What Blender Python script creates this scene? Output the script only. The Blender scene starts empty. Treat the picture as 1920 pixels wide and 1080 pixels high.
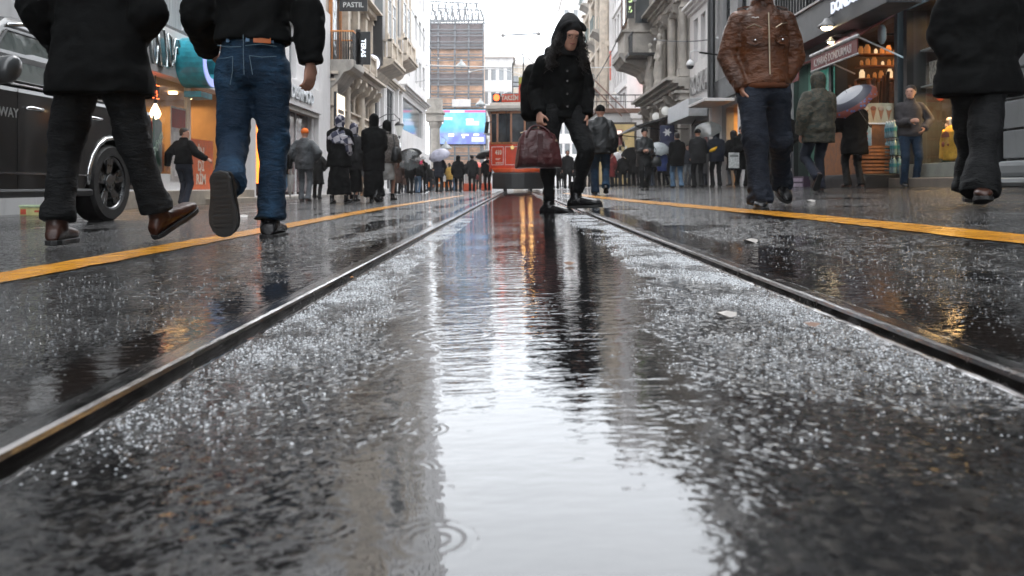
import bpy, bmesh, math, random
from mathutils import Vector, Matrix
from mathutils.noise import noise as mnoise
V = Vector
PI = math.pi
C = bpy.context.scene.collection
scn = bpy.context.scene

# ------------------------------------------------------------------ camera, sky, sun, exposure
FPX = 1500.0      # focal length in pixels of the 1920 wide photograph
CX, CY, CH = 968.0, 348.0, 0.227
cam_data = bpy.data.cameras.new('camera')
cam = bpy.data.objects.new('camera', cam_data)
C.objects.link(cam)
cam.location = (0, 0, CH)
cam.rotation_euler = (math.radians(90), 0, 0)
cam_data.sensor_width = 36
cam_data.lens = 36 * FPX / 1920
cam_data.shift_x = -(CX - 960) / 1920
cam_data.shift_y = -(540 - CY) / 1920
cam_data.clip_start = 0.05
cam_data.clip_end = 3000
cam_data.dof.use_dof = True
cam_data.dof.focus_distance = 3.0
cam_data.dof.aperture_fstop = 8.0
scn.camera = cam

w = bpy.data.worlds.new('World')
scn.world = w
w.use_nodes = True
wn, wl = w.node_tree.nodes, w.node_tree.links
wn.clear()
SUN_EL, SUN_AZ = math.radians(58), math.radians(200)
sky = wn.new('ShaderNodeTexSky'); sky.sky_type = 'NISHITA'; sky.sun_disc = False
sky.sun_elevation = SUN_EL; sky.sun_rotation = SUN_AZ; sky.air_density = 1.0; sky.dust_density = 4.0
b1 = wn.new('ShaderNodeBackground'); b1.inputs[1].default_value = 0.10
wl.new(sky.outputs[0], b1.inputs[0])
tc = wn.new('ShaderNodeTexCoord')
cn = wn.new('ShaderNodeTexNoise'); cn.inputs['Scale'].default_value = 2.2; cn.inputs['Detail'].default_value = 4
wl.new(tc.outputs['Generated'], cn.inputs['Vector'])
cr = wn.new('ShaderNodeValToRGB')
cr.color_ramp.elements[0].position = 0.3; cr.color_ramp.elements[0].color = (0.81, 0.86, 0.92, 1)
cr.color_ramp.elements[1].position = 0.7; cr.color_ramp.elements[1].color = (0.94, 0.965, 1.0, 1)
wl.new(cn.outputs[0], cr.inputs[0])
b2 = wn.new('ShaderNodeBackground'); b2.inputs[1].default_value = 2.3      # the overcast layer
wl.new(cr.outputs[0], b2.inputs[0])
mx = wn.new('ShaderNodeMixShader'); mx.inputs[0].default_value = 0.92
wl.new(b1.outputs[0], mx.inputs[1]); wl.new(b2.outputs[0], mx.inputs[2])
wo = wn.new('ShaderNodeOutputWorld'); wl.new(mx.outputs[0], wo.inputs[0])

sun_d = bpy.data.lights.new('sun', 'SUN'); sun_d.energy = 0.5; sun_d.angle = math.radians(25); sun_d.color = (1.0, 0.96, 0.9)
sun = bpy.data.objects.new('sun', sun_d); C.objects.link(sun)
sun.rotation_euler = (math.radians(32), 0, math.radians(160)); sun.location = (0, -10, 60)
scn.view_settings.view_transform = 'Standard'
scn.view_settings.look = 'None'
scn.view_settings.gamma = 1
scn.view_settings.use_curve_mapping = False
scn.view_settings.exposure = 1.0
scn.cycles.use_denoising = True
scn.cycles.max_bounces = 8
scn.cycles.caustics_reflective = False
scn.cycles.caustics_refractive = False
scn.cycles.sample_clamp_indirect = 8

def gz(x):
    return 0.03 * max(-9.0, min(9.0, x))
def P(px, py, Y):
    """world point seen at photo pixel px, py at distance Y"""
    return V(((px - CX) / FPX * Y, Y, CH + (CY - py) / FPX * Y))

# ------------------------------------------------------------------ tags and mesh helpers
def tag(o, label=None, cat=None, group=None, kind=None):
    if label: o['label'] = label
    if cat: o['category'] = cat
    if group: o['group'] = group
    if kind: o['kind'] = kind
    return o

def thing(name, label, cat, loc=(0, 0, 0), rz=0, group=None):
    o = bpy.data.objects.new(name, None); C.objects.link(o)
    o.location = loc; o.rotation_euler = (0, 0, rz)
    o.empty_display_size = 0.1
    return tag(o, label, cat, group)

class MB:
    def __init__(s, tf=None):
        s.v = []; s.f = []; s.tf = tf
    def add(s, pts, faces):
        n = len(s.v)
        if s.tf: pts = [s.tf(*p) for p in pts]
        s.v += [tuple(p) for p in pts]
        s.f += [tuple(n + i for i in f) for f in faces]
        return s
    def box(s, x0, x1, y0, y1, z0, z1):
        return s.add([(x0, y0, z0), (x1, y0, z0), (x1, y1, z0), (x0, y1, z0), (x0, y0, z1), (x1, y0, z1), (x1, y1, z1), (x0, y1, z1)],
              [(0, 3, 2, 1), (4, 5, 6, 7), (0, 1, 5, 4), (1, 2, 6, 5), (2, 3, 7, 6), (3, 0, 4, 7)])
    def quad(s, a, b, c, d):
        return s.add([a, b, c, d], [(0, 1, 2, 3)])
    def loft(s, rings, cap=True, closed=True):
        """rings: lists of equally many points"""
        n = len(rings[0]); pts = [p for r in rings for p in r]; fs = []
        for k in range(len(rings) - 1):
            for i in range(n if closed else n - 1):
                j = (i + 1) % n
                fs.append((k * n + i, k * n + j, (k + 1) * n + j, (k + 1) * n + i))
        if cap:
            fs.append(tuple(range(n - 1, -1, -1))); fs.append(tuple((len(rings) - 1) * n + i for i in range(n)))
        return s.add(pts, fs)
    def ell(s, rings, n=14, cap=True):
        """rings: (centre, a vector, b vector)"""
        R = []
        for c, a, b in rings:
            R.append([V(c) + V(a) * math.cos(2 * PI * i / n) + V(b) * math.sin(2 * PI * i / n) for i in range(n)])
        return s.loft(R, cap)
    def tube(s, pts, rad, n=10, cap=True, round_ends=False):
        pts = [V(p) for p in pts]
        if not hasattr(rad, '__len__'): rad = [rad] * len(pts)
        if round_ends:
            d0 = (pts[0] - pts[1]).normalized(); d1 = (pts[-1] - pts[-2]).normalized()
            r0, r1 = rad[0], rad[-1]
            pts = [pts[0] + d0 * r0 * .9, pts[0] + d0 * r0 * .6] + pts + [pts[-1] + d1 * r1 * .6, pts[-1] + d1 * r1 * .9]
            rad = [r0 * .35, r0 * .8] + list(rad) + [r1 * .8, r1 * .35]
        rings = []; u = None
        for i, p in enumerate(pts):
            if i == 0: t = pts[1] - pts[0]
            elif i == len(pts) - 1: t = pts[-1] - pts[-2]
            else: t = (pts[i + 1] - p).normalized() + (p - pts[i - 1]).normalized()
            t.normalize()
            if u is None:
                u = t.orthogonal().normalized()
            else:
                u = (u - t * u.dot(t)).normalized()
            q = t.cross(u)
            rings.append((p, u * rad[i], q * rad[i]))
        return s.ell(rings, n, cap)
    def limb(s, pts, rad, n=18, amp=0.0, wl=.05, seed=0.0, where=None):
        """tapering limb whose surface carries creases running round it"""
        pts = [V(p) for p in pts]; L = [0]
        for a, b in zip(pts, pts[1:]): L.append(L[-1] + (b - a).length)
        N = max(8, int(L[-1] / .016)); rings = []; u = None
        def at(x):
            for i in range(len(pts) - 1):
                if x <= L[i + 1] or i == len(pts) - 2:
                    f = (x - L[i]) / max(L[i + 1] - L[i], 1e-6); f = min(1, f)
                    return pts[i].lerp(pts[i + 1], f), rad[i] + (rad[i + 1] - rad[i]) * (f * f * (3 - 2 * f))
        for k in range(N + 1):
            x = L[-1] * k / N; p, r = at(x); a, _ = at(max(0, x - .03)); b, _ = at(min(L[-1], x + .03)); t = (b - a).normalized()
            u = t.orthogonal().normalized() if u is None else (u - t * u.dot(t)).normalized(); q = t.cross(u)
            w_ = 1.0 if where is None else where(k / N); ring = []
            for i in range(n):
                th = 2 * PI * i / n; c_, s_ = math.cos(th), math.sin(th)
                nz = mnoise(V((c_ * 1.1 + seed, s_ * 1.1 + seed * .7, x / wl + .8 * c_))); nz = 1 - 2.4 * abs(nz)
                ring.append(p + (u * c_ + q * s_) * (r + amp * w_ * nz))
            rings.append(ring)
        return s.loft(rings)
    def cyl(s, c, r, h, n=20, axis='z', r2=None):
        c = V(c); ax = {'x': V((1, 0, 0)), 'y': V((0, 1, 0)), 'z': V((0, 0, 1))}[axis]
        u = ax.orthogonal().normalized(); q = ax.cross(u)
        r2 = r if r2 is None else r2
        return s.ell([(c, u * r, q * r), (c + ax * h, u * r2, q * r2)], n)
    def lathe(s, c, prof, n=16):
        c = V(c)
        return s.ell([(c + V((0, 0, z)), V((max(r, .0005), 0, 0)), V((0, max(r, .0005), 0))) for r, z in prof], n)
    def ball(s, c, rx, ry=None, rz=None, n=12, m=8):
        ry = ry or rx; rz = rz or rx; c = V(c)
        return s.ell([(c + V((0, 0, -rz * math.cos(PI * k / m))), V((max(rx * math.sin(PI * k / m), .0003), 0, 0)), V((0, max(ry * math.sin(PI * k / m), .0003), 0))) for k in range(m + 1)], n)
    def prism(s, poly, d0, d1, plane='xz'):
        """poly of 2D points extruded along the third axis"""
        n = len(poly)
        mp = {'xz': lambda a, b, d: (a, d, b), 'yz': lambda a, b, d: (d, a, b), 'xy': lambda a, b, d: (a, b, d)}[plane]
        return s.add([mp(a, b, d0) for a, b in poly] + [mp(a, b, d1) for a, b in poly],
                     [tuple(range(n)), tuple(range(2 * n - 1, n - 1, -1))] + [(i, (i + 1) % n, n + (i + 1) % n, n + i) for i in range(n)])
    def mesh(s, name, smooth=False, recalc=True):
        me = bpy.data.meshes.new(name)
        me.from_pydata(s.v, [], s.f)
        if recalc:
            bm = bmesh.new(); bm.from_mesh(me); bmesh.ops.recalc_face_normals(bm, faces=bm.faces[:]); bm.to_mesh(me); bm.free()
        if smooth:
            me.polygons.foreach_set('use_smooth', [True] * len(me.polygons))
        return me
    def split(s, name, m=None, parent=None, bevel=0):
        """every box of eight points becomes an object of its own"""
        for k in range(0, len(s.v), 8):
            q = MB(); q.v = s.v[k:k + 8]; q.f = [tuple(i - k for i in f) for f in s.f if k <= f[0] < k + 8]; q.build(name, m, parent, bevel=bevel)
    def build(s, name, m=None, parent=None, smooth=False, bevel=0, recalc=True, label=None):
        me = s.mesh(name, smooth, recalc)
        if m: me.materials.append(m)
        o = bpy.data.objects.new(name, me); C.objects.link(o)
        if parent: o.parent = parent
        if bevel:
            b = o.modifiers.new('b', 'BEVEL'); b.width = bevel; b.segments = 2; b.limit_method = 'ANGLE'
        if label: o['label'] = label
        return o

def loc_obj(o, loc, rz=0):
    o.location = loc; o.rotation_euler = (0, 0, rz); return o

def remesh(o, vox, smooth=2, disp=0, dsize=.08, fac=.5):
    m = o.modifiers.new('r', 'REMESH'); m.mode = 'VOXEL'; m.voxel_size = vox; m.use_smooth_shade = True
    if smooth:
        k = o.modifiers.new('s', 'SMOOTH'); k.iterations = smooth; k.factor = fac
    if disp:
        key = 'clouds%g' % dsize
        t = bpy.data.textures.get(key)
        if not t:
            t = bpy.data.textures.new(key, 'CLOUDS'); t.noise_scale = dsize; t.noise_depth = 2
        d = o.modifiers.new('d', 'DISPLACE'); d.texture = t; d.strength = disp; d.mid_level = .5; d.texture_coords = 'LOCAL'
    return o

# ------------------------------------------------------------------ materials
MATS = {}
class NT:
    """small helper to write node trees"""
    def __init__(s, m):
        s.n = m.node_tree.nodes; s.l = m.node_tree.links
    def node(s, t, **k):
        x = s.n.new(t)
        for a, b in k.items(): setattr(x, a, b)
        return x
    def put(s, sock, val):
        if val is None: return
        if hasattr(val, 'is_linked') or hasattr(val, 'links'): s.l.new(val, sock)
        elif hasattr(val, '__len__') and len(val) == 3 and sock.type == 'RGBA': sock.default_value = (*val, 1)
        else: sock.default_value = val
    def math(s, op, a, b=None, c=None, clamp=False):
        x = s.node('ShaderNodeMath', operation=op, use_clamp=clamp)
        s.put(x.inputs[0], a); s.put(x.inputs[1], b)
        if c is not None: s.put(x.inputs[2], c)
        return x.outputs[0]
    def vmath(s, op, a, b=None):
        x = s.node('ShaderNodeVectorMath', operation=op); s.put(x.inputs[0], a); s.put(x.inputs[1], b)
        return x.outputs[1] if op in ('DISTANCE', 'LENGTH', 'DOT_PRODUCT') else x.outputs[0]
    def noise(s, vec, scale, detail=3, rough=.5, dist=0):
        x = s.node('ShaderNodeTexNoise'); s.put(x.inputs['Vector'], vec); x.inputs['Scale'].default_value = scale
        x.inputs['Detail'].default_value = detail; x.inputs['Roughness'].default_value = rough; x.inputs['Distortion'].default_value = dist
        return x.outputs[0]
    def voro(s, vec, scale, feature='F1', rnd=1):
        x = s.node('ShaderNodeTexVoronoi', feature=feature); s.put(x.inputs['Vector'], vec); x.inputs['Scale'].default_value = scale
        x.inputs['Randomness'].default_value = rnd
        return x
    def map(s, vec, scale=(1, 1, 1), loc=(0, 0, 0), rot=(0, 0, 0)):
        x = s.node('ShaderNodeMapping'); s.put(x.inputs[0], vec); x.inputs['Scale'].default_value = scale; x.inputs['Location'].default_value = loc
        x.inputs['Rotation'].default_value = rot
        return x.outputs[0]
    def sstep(s, v, lo, hi, a=0.0, b=1.0):
        x = s.node('ShaderNodeMapRange', interpolation_type='SMOOTHSTEP')
        s.put(x.inputs[0], v); s.put(x.inputs[1], lo); s.put(x.inputs[2], hi); s.put(x.inputs[3], a); s.put(x.inputs[4], b)
        return x.outputs[0]
    def mix(s, f, a, b):
        x = s.node('ShaderNodeMix', data_type='RGBA'); s.put(x.inputs[0], f); s.put(x.inputs[6], a); s.put(x.inputs[7], b)
        return x.outputs[2]
    def mixf(s, f, a, b):
        x = s.node('ShaderNodeMix', data_type='FLOAT'); s.put(x.inputs[0], f); s.put(x.inputs[2], a); s.put(x.inputs[3], b)
        return x.outputs[0]
    def bump(s, h, dist=.01, strength=1.0, normal=None):
        x = s.node('ShaderNodeBump'); s.put(x.inputs['Height'], h); x.inputs['Distance'].default_value = dist; x.inputs['Strength'].default_value = strength
        if normal is not None: s.l.new(normal, x.inputs['Normal'])
        return x.outputs[0]

def newmat(name):
    m = bpy.data.materials.new(name); m.use_nodes = True
    t = NT(m); b = m.node_tree.nodes['Principled BSDF']
    co = t.node('ShaderNodeTexCoord').outputs['Object']
    return m, t, b, co

def mat(name, col, rough=.6, metal=0, var=.15, vs=6, bump=0, bs=60, coat=0, spec=None, emit=None, es=0, alpha=1, stretch=(1, 1, 1), dirt=0):
    """general purpose: colour with noise variation, optional bump"""
    if name in MATS: return MATS[name]
    m, t, b, co = newmat(name)
    co = t.map(co, stretch)
    n = t.noise(co, vs, 4, .6)
    f = t.sstep(n, .3, .7)
    c1 = tuple(max(0, c * (1 - var)) for c in col); c2 = tuple(min(1, c * (1 + var)) for c in col)
    c = t.mix(f, c1, c2)
    if dirt:
        n2 = t.noise(t.map(co, (1, 1, .25)), 1.7, 6, .7)
        c = t.mix(t.math('MULTIPLY', t.sstep(n2, .48, .75), dirt), c, tuple(k * .35 for k in col))
    t.put(b.inputs['Base Color'], c)
    b.inputs['Metallic'].default_value = metal
    if isinstance(rough, (int, float)):
        t.put(b.inputs['Roughness'], t.mixf(f, max(0, rough * .85), min(1, rough * 1.15)))
    if bump:
        t.put(b.inputs['Normal'], t.bump(t.noise(co, bs, 4, .6), bump))
    if coat:
        b.inputs['Coat Weight'].default_value = coat; b.inputs['Coat Roughness'].default_value = .12
    if spec is not None: b.inputs['Specular IOR Level'].default_value = spec
    if emit:
        b.inputs['Emission Color'].default_value = (*emit, 1); b.inputs['Emission Strength'].default_value = es
    if alpha < 1: b.inputs['Alpha'].default_value = alpha
    MATS[name] = m
    return m

def glass_mat(name, tint=(.05, .06, .065), rough=.04):
    """window glass seen from outside: dark, mirror like, slightly wavy"""
    if name in MATS: return MATS[name]
    m, t, b, co = newmat(name)
    n = t.noise(co, 1.3, 2)
    t.put(b.inputs['Base Color'], t.mix(n, tuple(c * .6 for c in tint), tuple(c * 1.5 for c in tint)))
    b.inputs['Roughness'].default_value = rough
    b.inputs['Specular IOR Level'].default_value = .9
    t.put(b.inputs['Normal'], t.bump(t.noise(co, 2.5, 2), .004))
    MATS[name] = m
    return m

def clear_glass(name='clear_glass', tint=(.9, .95, .95), a=.18):
    if name in MATS: return MATS[name]
    m, t, b, co = newmat(name)
    tr = t.node('ShaderNodeBsdfTransparent'); t.put(tr.inputs[0], tint)
    gl = t.node('ShaderNodeBsdfGlossy'); gl.inputs['Roughness'].default_value = .03
    lw = t.node('ShaderNodeLayerWeight')
    mx_ = t.node('ShaderNodeMixShader')
    t.put(mx_.inputs[0], t.math('MULTIPLY_ADD', t.math('POWER', lw.outputs['Facing'], 4.0), .7, .05)); t.l.new(tr.outputs[0], mx_.inputs[1]); t.l.new(gl.outputs[0], mx_.inputs[2])
    t.l.new(mx_.outputs[0], t.n['Material Output'].inputs[0])
    MATS[name] = m
    return m

def film(name, tint, opac):
    if name in MATS: return MATS[name]
    m, t, b, co = newmat(name)
    tr = t.node('ShaderNodeBsdfTransparent'); t.put(tr.inputs[0], (.92, .93, .93))
    df = t.node('ShaderNodeBsdfTranslucent'); t.put(df.inputs[0], tint); gl = t.node('ShaderNodeBsdfGlossy'); gl.inputs['Roughness'].default_value = .12; t.put(gl.inputs[0], (.5, .5, .5))
    m1 = t.node('ShaderNodeMixShader'); m1.inputs[0].default_value = .18; t.l.new(df.outputs[0], m1.inputs[1]); t.l.new(gl.outputs[0], m1.inputs[2])
    m2 = t.node('ShaderNodeMixShader'); t.put(m2.inputs[0], t.mixf(t.noise(co, 6, 3), opac * .7, min(1, opac * 1.3))); t.l.new(tr.outputs[0], m2.inputs[1]); t.l.new(m1.outputs[0], m2.inputs[2])
    t.l.new(m2.outputs[0], t.n['Material Output'].inputs[0]); MATS[name] = m
    return m

def emis(name, col, s):
    if name in MATS: return MATS[name]
    m, t, b, co = newmat(name)
    b.inputs['Base Color'].default_value = (*[min(1, c * .5) for c in col], 1)
    b.inputs['Emission Color'].default_value = (*col, 1); b.inputs['Emission Strength'].default_value = s
    MATS[name] = m
    return m

def text(body, m, parent, size, loc, rot, extrude=.01, name='lettering', sx=1, align='CENTER', bold=0):
    cu = bpy.data.curves.new(name, 'FONT'); cu.body = body; cu.size = size; cu.extrude = extrude; cu.align_x = align; cu.align_y = 'CENTER'
    cu.offset = bold; cu.resolution_u = 2
    cu.materials.append(m)
    o = bpy.data.objects.new(name, cu); C.objects.link(o); o.location = loc; o.rotation_euler = rot; o.scale = (sx, 1, 1)
    me = bpy.data.meshes.new_from_object(o); me.name = name
    q = bpy.data.objects.new(name, me); C.objects.link(q); q.location = loc; q.rotation_euler = rot; q.scale = (sx, 1, 1)
    bpy.data.objects.remove(o); q.name = name
    if parent: q.parent = parent
    return q

def area_light(name, loc, sx, sy, power, col, rot=(0, 0, 0), parent=None):
    d = bpy.data.lights.new(name, 'AREA'); d.shape = 'RECTANGLE'; d.size = sx; d.size_y = sy; d.energy = power; d.color = col
    o = bpy.data.objects.new(name, d); C.objects.link(o); o.location = loc; o.rotation_euler = rot
    if parent: o.parent = parent
    return o

# ------------------------------------------------------------------ wet road
RL_L, RL_R = -0.4535, 0.5465      # the two gauge faces
def pxg(px, py):
    """point on the tilted road seen at a photo pixel"""
    a = (px - CX) / FPX
    Y = CH / ((py - CY) / FPX + .03 * a)
    return a * Y, Y

def road_mat():
    m, t, b, co = newmat('wet_asphalt')
    sep = t.node('ShaderNodeSeparateXYZ'); t.l.new(co, sep.inputs[0])
    x, y = sep.outputs[0], sep.outputs[1]
    warp = t.noise(co, 3.0, 4, .6)
    warp2 = t.noise(t.map(co, (1, .55, 1), (3.1, 7.7, 0)), 1.6, 3, .55)
    fine = t.noise(co, 42, 3, .6)
    # puddle between the rails: narrow beside the camera, wider further on
    hw = t.math('MULTIPLY_ADD', t.math('SUBTRACT', y, .47), .10, .14)
    hw = t.math('MINIMUM', hw, .42)
    d = t.math('ABSOLUTE', t.math('SUBTRACT', x, .01))
    e = t.math('SUBTRACT', t.math('ADD', hw, t.math('MULTIPLY', t.math('SUBTRACT', warp, .5), .42)), d)
    e = t.math('ADD', e, t.math('MULTIPLY', t.math('SUBTRACT', fine, .5), .12))
    wc = t.sstep(e, -.035, .05)
    # puddle outside the left rail
    e2 = t.math('SUBTRACT', t.math('ADD', .10, t.math('MULTIPLY', t.math('SUBTRACT', warp2, .5), 1.0)), t.math('ABSOLUTE', t.math('ADD', x, .86)))
    e2 = t.math('ADD', e2, t.math('MULTIPLY', t.math('SUBTRACT', fine, .5), .12))
    wl_ = t.math('MULTIPLY', t.sstep(e2, -.03, .06), t.sstep(y, 1.2, 2.0))
    # outside the right rail
    e3 = t.math('SUBTRACT', t.math('ADD', .04, t.math('MULTIPLY', t.math('SUBTRACT', warp2, .5), 1.2)), t.math('ABSOLUTE', t.math('SUBTRACT', x, 1.0)))
    wr_ = t.math('MULTIPLY', t.sstep(e3, -.06, .10), .85)
    # scattered shallow water
    ws = t.sstep(t.math('ADD', warp2, t.math('MULTIPLY', fine, .10)), .60, .68)
    ws = t.math('MULTIPLY', ws, t.sstep(y, 1.5, 4.0))
    # sealant strips along the rails, smooth
    sl = t.math('MULTIPLY', t.sstep(x, -.64, -.58), t.sstep(x, -.50, -.53))
    sr = t.math('MULTIPLY', t.sstep(x, .80, .70), t.sstep(x, .60, .63))
    seal = t.math('MAXIMUM', sl, sr)
    W = t.math('MAXIMUM', t.math('MAXIMUM', wc, wl_), t.math('MAXIMUM', wr_, ws))
    W = t.math('MAXIMUM', W, t.math('MULTIPLY', seal, .93))
    dry = t.math('SUBTRACT', 1.0, W, clamp=True)
    # relief of the stone grain
    vo = t.voro(co, 118)
    vb = t.voro(t.map(co, (1, 1, 1), (5.3, 1.7, 0)), 62)
    g1 = t.math('SUBTRACT', 1.0, t.math('MULTIPLY', vo.outputs['Distance'], 1.3))
    g2 = t.math('SUBTRACT', 1.0, t.math('MULTIPLY', vb.outputs['Distance'], 1.2))
    pn = t.noise(t.map(co, (1, .7, 1)), 5, 4, .65)
    bR = t.math('MULTIPLY', t.sstep(x, .20, .36), t.sstep(x, .60, .52)); bL = t.math('MULTIPLY', t.sstep(x, -.14, -.26), t.sstep(x, -.50, -.44))
    band = t.math('MULTIPLY', t.math('MAXIMUM', bR, bL), t.sstep(y, .62, 1.0))
    patch = t.math('ADD', t.math('MULTIPLY', band, .75), t.math('MULTIPLY', t.sstep(pn, .44, .66), .5))
    patch = t.math('ADD', patch, t.math('MULTIPLY', t.sstep(y, 2.2, 4.0), t.math('MULTIPLY', t.sstep(t.noise(t.map(co, (1.3, .30, 1), (4, 1, 0)), 1.6, 3, .6), .46, .58), .8)))
    outer = t.math('ADD', t.sstep(x, -.62, -.75), t.sstep(x, .80, .95))
    patch = t.math('ADD', patch, t.math('MULTIPLY', outer, t.sstep(pn, .34, .60, .30, .95)))
    patch = t.math('ADD', patch, t.sstep(y, 5, 12, 0, .35))
    patch = t.math('MINIMUM', t.math('ADD', patch, .10), 1.1)
    grain = t.math('ADD', t.math('MULTIPLY', g1, .0016), t.math('MULTIPLY', g2, .0022))
    grain = t.math('ADD', grain, t.math('MULTIPLY', t.noise(co, 320, 2, .6), .0008))
    grain = t.math('MULTIPLY', t.math('MULTIPLY', grain, dry), patch)
    # wind ripples, crests across the street
    rp = t.noise(t.map(co, (6, 15, 1)), 1.9, 3, .5, .3)
    rp2 = t.noise(t.map(co, (16, 46, 1), (2, 9, 0)), 2.2, 2, .5)
    amp = t.sstep(y, .45, 1.2, .30, 1.0)
    calm = t.sstep(t.noise(t.map(co, (1.2, .9, 1), (9, 2, 0)), 2.0, 2), .35, .65, .45, 1.15)
    rip = t.math('ADD', t.math('MULTIPLY', rp, .0021), t.math('MULTIPLY', rp2, .0007))
    rip = t.math('MULTIPLY', t.math('MULTIPLY', rip, amp), calm)
    h = t.math('ADD', grain, rip)
    # rain drop rings
    rings = [(795, 806, .018, .9), (765, 882, .016, .8), (850, 628, .05, .8), (812, 1012, .024, .7), (1085, 631, .022, .8), (1112, 594, .02, .7),
             (905, 742, .02, .5), (592, 985, .024, 1.2), (1322, 1010, .016, .5), (860, 500, .05, .5), (1060, 470, .03, .5), (700, 640, .03, .6),
             (1240, 560, .04, .6), (1180, 720, .02, .5), (890, 560, .035, .5), (640, 770, .03, .6)]
    for (px, py, r0, a) in rings:
        X, Y = pxg(px, py)
        dd = t.vmath('DISTANCE', co, (X, Y, .03 * X))
        q = t.math('DIVIDE', t.math('SUBTRACT', dd, r0), r0 * .45)
        env = t.math('EXPONENT', t.math('MULTIPLY', t.math('MULTIPLY', q, q), -1.0))
        env = t.math('MULTIPLY', env, t.sstep(t.noise(co, 26, 2), .42, .58, .05, 1.0)); wv = t.math('SINE', t.math('MULTIPLY', dd, 2 * PI / (r0 * .42)))
        h = t.math('MULTIPLY_ADD', t.math('MULTIPLY', wv, env), .00011 * a * r0 / .02, h)
    sp = t.voro(co, 118)
    colr = t.node('ShaderNodeValToRGB')
    e_ = colr.color_ramp.elements
    e_[0].position = 0; e_[0].color = (.006, .006, .0065, 1); e_[1].position = 1; e_[1].color = (.040, .037, .034, 1)
    for p_, c_ in ((.60, (.014, .0135, .0135, 1)), (.90, (.028, .026, .024, 1))):
        k = e_.new(p_); k.color = c_
    sepc = t.node('ShaderNodeSeparateColor'); t.l.new(sp.outputs['Color'], sepc.inputs[0])
    t.put(colr.inputs[0], sepc.outputs[0])
    base = t.mix(t.math('MULTIPLY', W, .75), colr.outputs[0], (.012, .0115, .012))
    base = t.mix(t.math('MULTIPLY', seal, .8), base, (.016, .012, .010))
    t.put(b.inputs['Base Color'], base)
    t.put(b.inputs['Roughness'], t.mixf(W, .09, .015))
    t.put(b.inputs['IOR'], t.mixf(W, 1.5, 1.75))
    x_ = t.node('ShaderNodeBump'); t.put(x_.inputs['Height'], h); x_.inputs['Distance'].default_value = 1.0; x_.inputs['Strength'].default_value = 1.0
    # each wet stone of the surface has its own facet
    fa = t.voro(t.map(co, (1, 1, 1), (1.9, 4.4, 0)), 150)
    fb = t.voro(t.map(co, (.8, 1.25, 1), (7.9, 2.4, 0)), 78)
    cv = t.vmath('SUBTRACT', t.mix(t.sstep(y, 1.1, 2.0), fa.outputs['Color'], fb.outputs['Color']), (.5, .5, .5))
    cv = t.vmath('MULTIPLY', cv, (.9, 1.1, 0))
    sc = t.node('ShaderNodeVectorMath', operation='SCALE'); t.l.new(cv, sc.inputs[0]); t.put(sc.inputs['Scale'], t.math('MULTIPLY', t.math('MULTIPLY', dry, patch), .74))
    nn = t.vmath('NORMALIZE', t.vmath('ADD', x_.outputs[0], sc.outputs[0]))
    t.l.new(nn, b.inputs['Normal'])
    return m

M_road = road_mat()
xs = [-400, -9, -3, RL_L - .046, RL_L + .042, RL_R - .042, RL_R + .046, 3, 9, 400]
ys = [-300, -6, 0, 3, 10, 30, 72, 600]
mb = MB()
for i in range(len(xs) - 1):
    for j in range(len(ys) - 1):
        if i in (3, 5) and 0 < j < 6: continue
        a, b_, c, d = xs[i], xs[i + 1], ys[j], ys[j + 1]
        mb.quad((a, c, gz(a)), (b_, c, gz(b_)), (b_, d, gz(b_)), (a, d, gz(a)))
road = mb.build('road', M_road); tag(road, kind='structure')

# grooved tram rails
def steel_mat():
    m, t, b, co = newmat('wet_rail_steel')
    n = t.noise(t.map(co, (1, .12, 1)), 60, 4, .6)
    n3 = t.noise(co, 14, 5, .7)
    t.put(b.inputs['Base Color'], t.mix(t.sstep(n3, .56, .72), t.mix(n, (.16, .15, .145), (.55, .54, .54)), (.06, .04, .03)))
    b.inputs['Metallic'].default_value = 1
    t.put(b.inputs['Roughness'], t.math('ADD', t.mixf(n, .10, .24), t.sstep(n3, .56, .72, 0, .22)))
    t.put(b.inputs['Normal'], t.bump(n, .0012))
    return m
M_steel = steel_mat()
M_groove = mat('rail_groove_grime', (.02, .018, .016), .45, bump=.003, bs=90)
for sgn, X0, side in ((-1, RL_L, 'left'), (1, RL_R, 'right')):
    g = thing('tram_rail', 'wet grooved tram rail %s' % ('with a double bright edge, on the jeans walker side' if sgn < 0 else 'with a thin bright head, on the brown jacket side'), 'rail', (0, 0, 0), 0, 'rails of the tram track')
    z = gz(X0)
    # profile from the outer edge across the head to the lip; w is measured outwards from the gauge face
    prof = [(.046, -.03), (.046, .001), (.038, .0042), (.008, .0050), (.002, .003), (.0, -.002), (-.001, -.036)]
    lip = [(-.034, -.036), (-.0345, -.001), (-.036, .0012), (-.040, .0012), (-.042, -.001), (-.042, -.03)]
    yy = [-5.9] + [.3 + .02 * q for q in range(150)] + [3.4 + .1 * q for q in range(60)] + [12, 20, 40, 71.9]; jr = random.Random(int(X0 * 100))
    for nm, pr in (('rail_head', prof), ('rail_lip', lip)):
        mb = MB()
        jit = .0018 if nm == 'rail_lip' else .0004
        rings = []
        for y in yy:
            e1 = jr.uniform(-jit, jit); e2 = jr.uniform(-jit, jit) * (.5 if nm == 'rail_lip' else .0)
            rings.append([(X0 + sgn * (a + (e1 if abs(a) > .03 else e1 * .3)), y, z + b_ + (e2 if b_ > -.01 else 0)) for a, b_ in pr])
        mb.loft(rings, cap=False, closed=False)
        mb.build(nm, M_steel, g, smooth=False, bevel=0)
    mb = MB(); mb.box(min(X0 + sgn * .046, X0 - sgn * .042), max(X0 + sgn * .046, X0 - sgn * .042), -5.9, 71.9, z - .06, z - .036)
    mb.build('groove_bed', M_groove, g)

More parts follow.
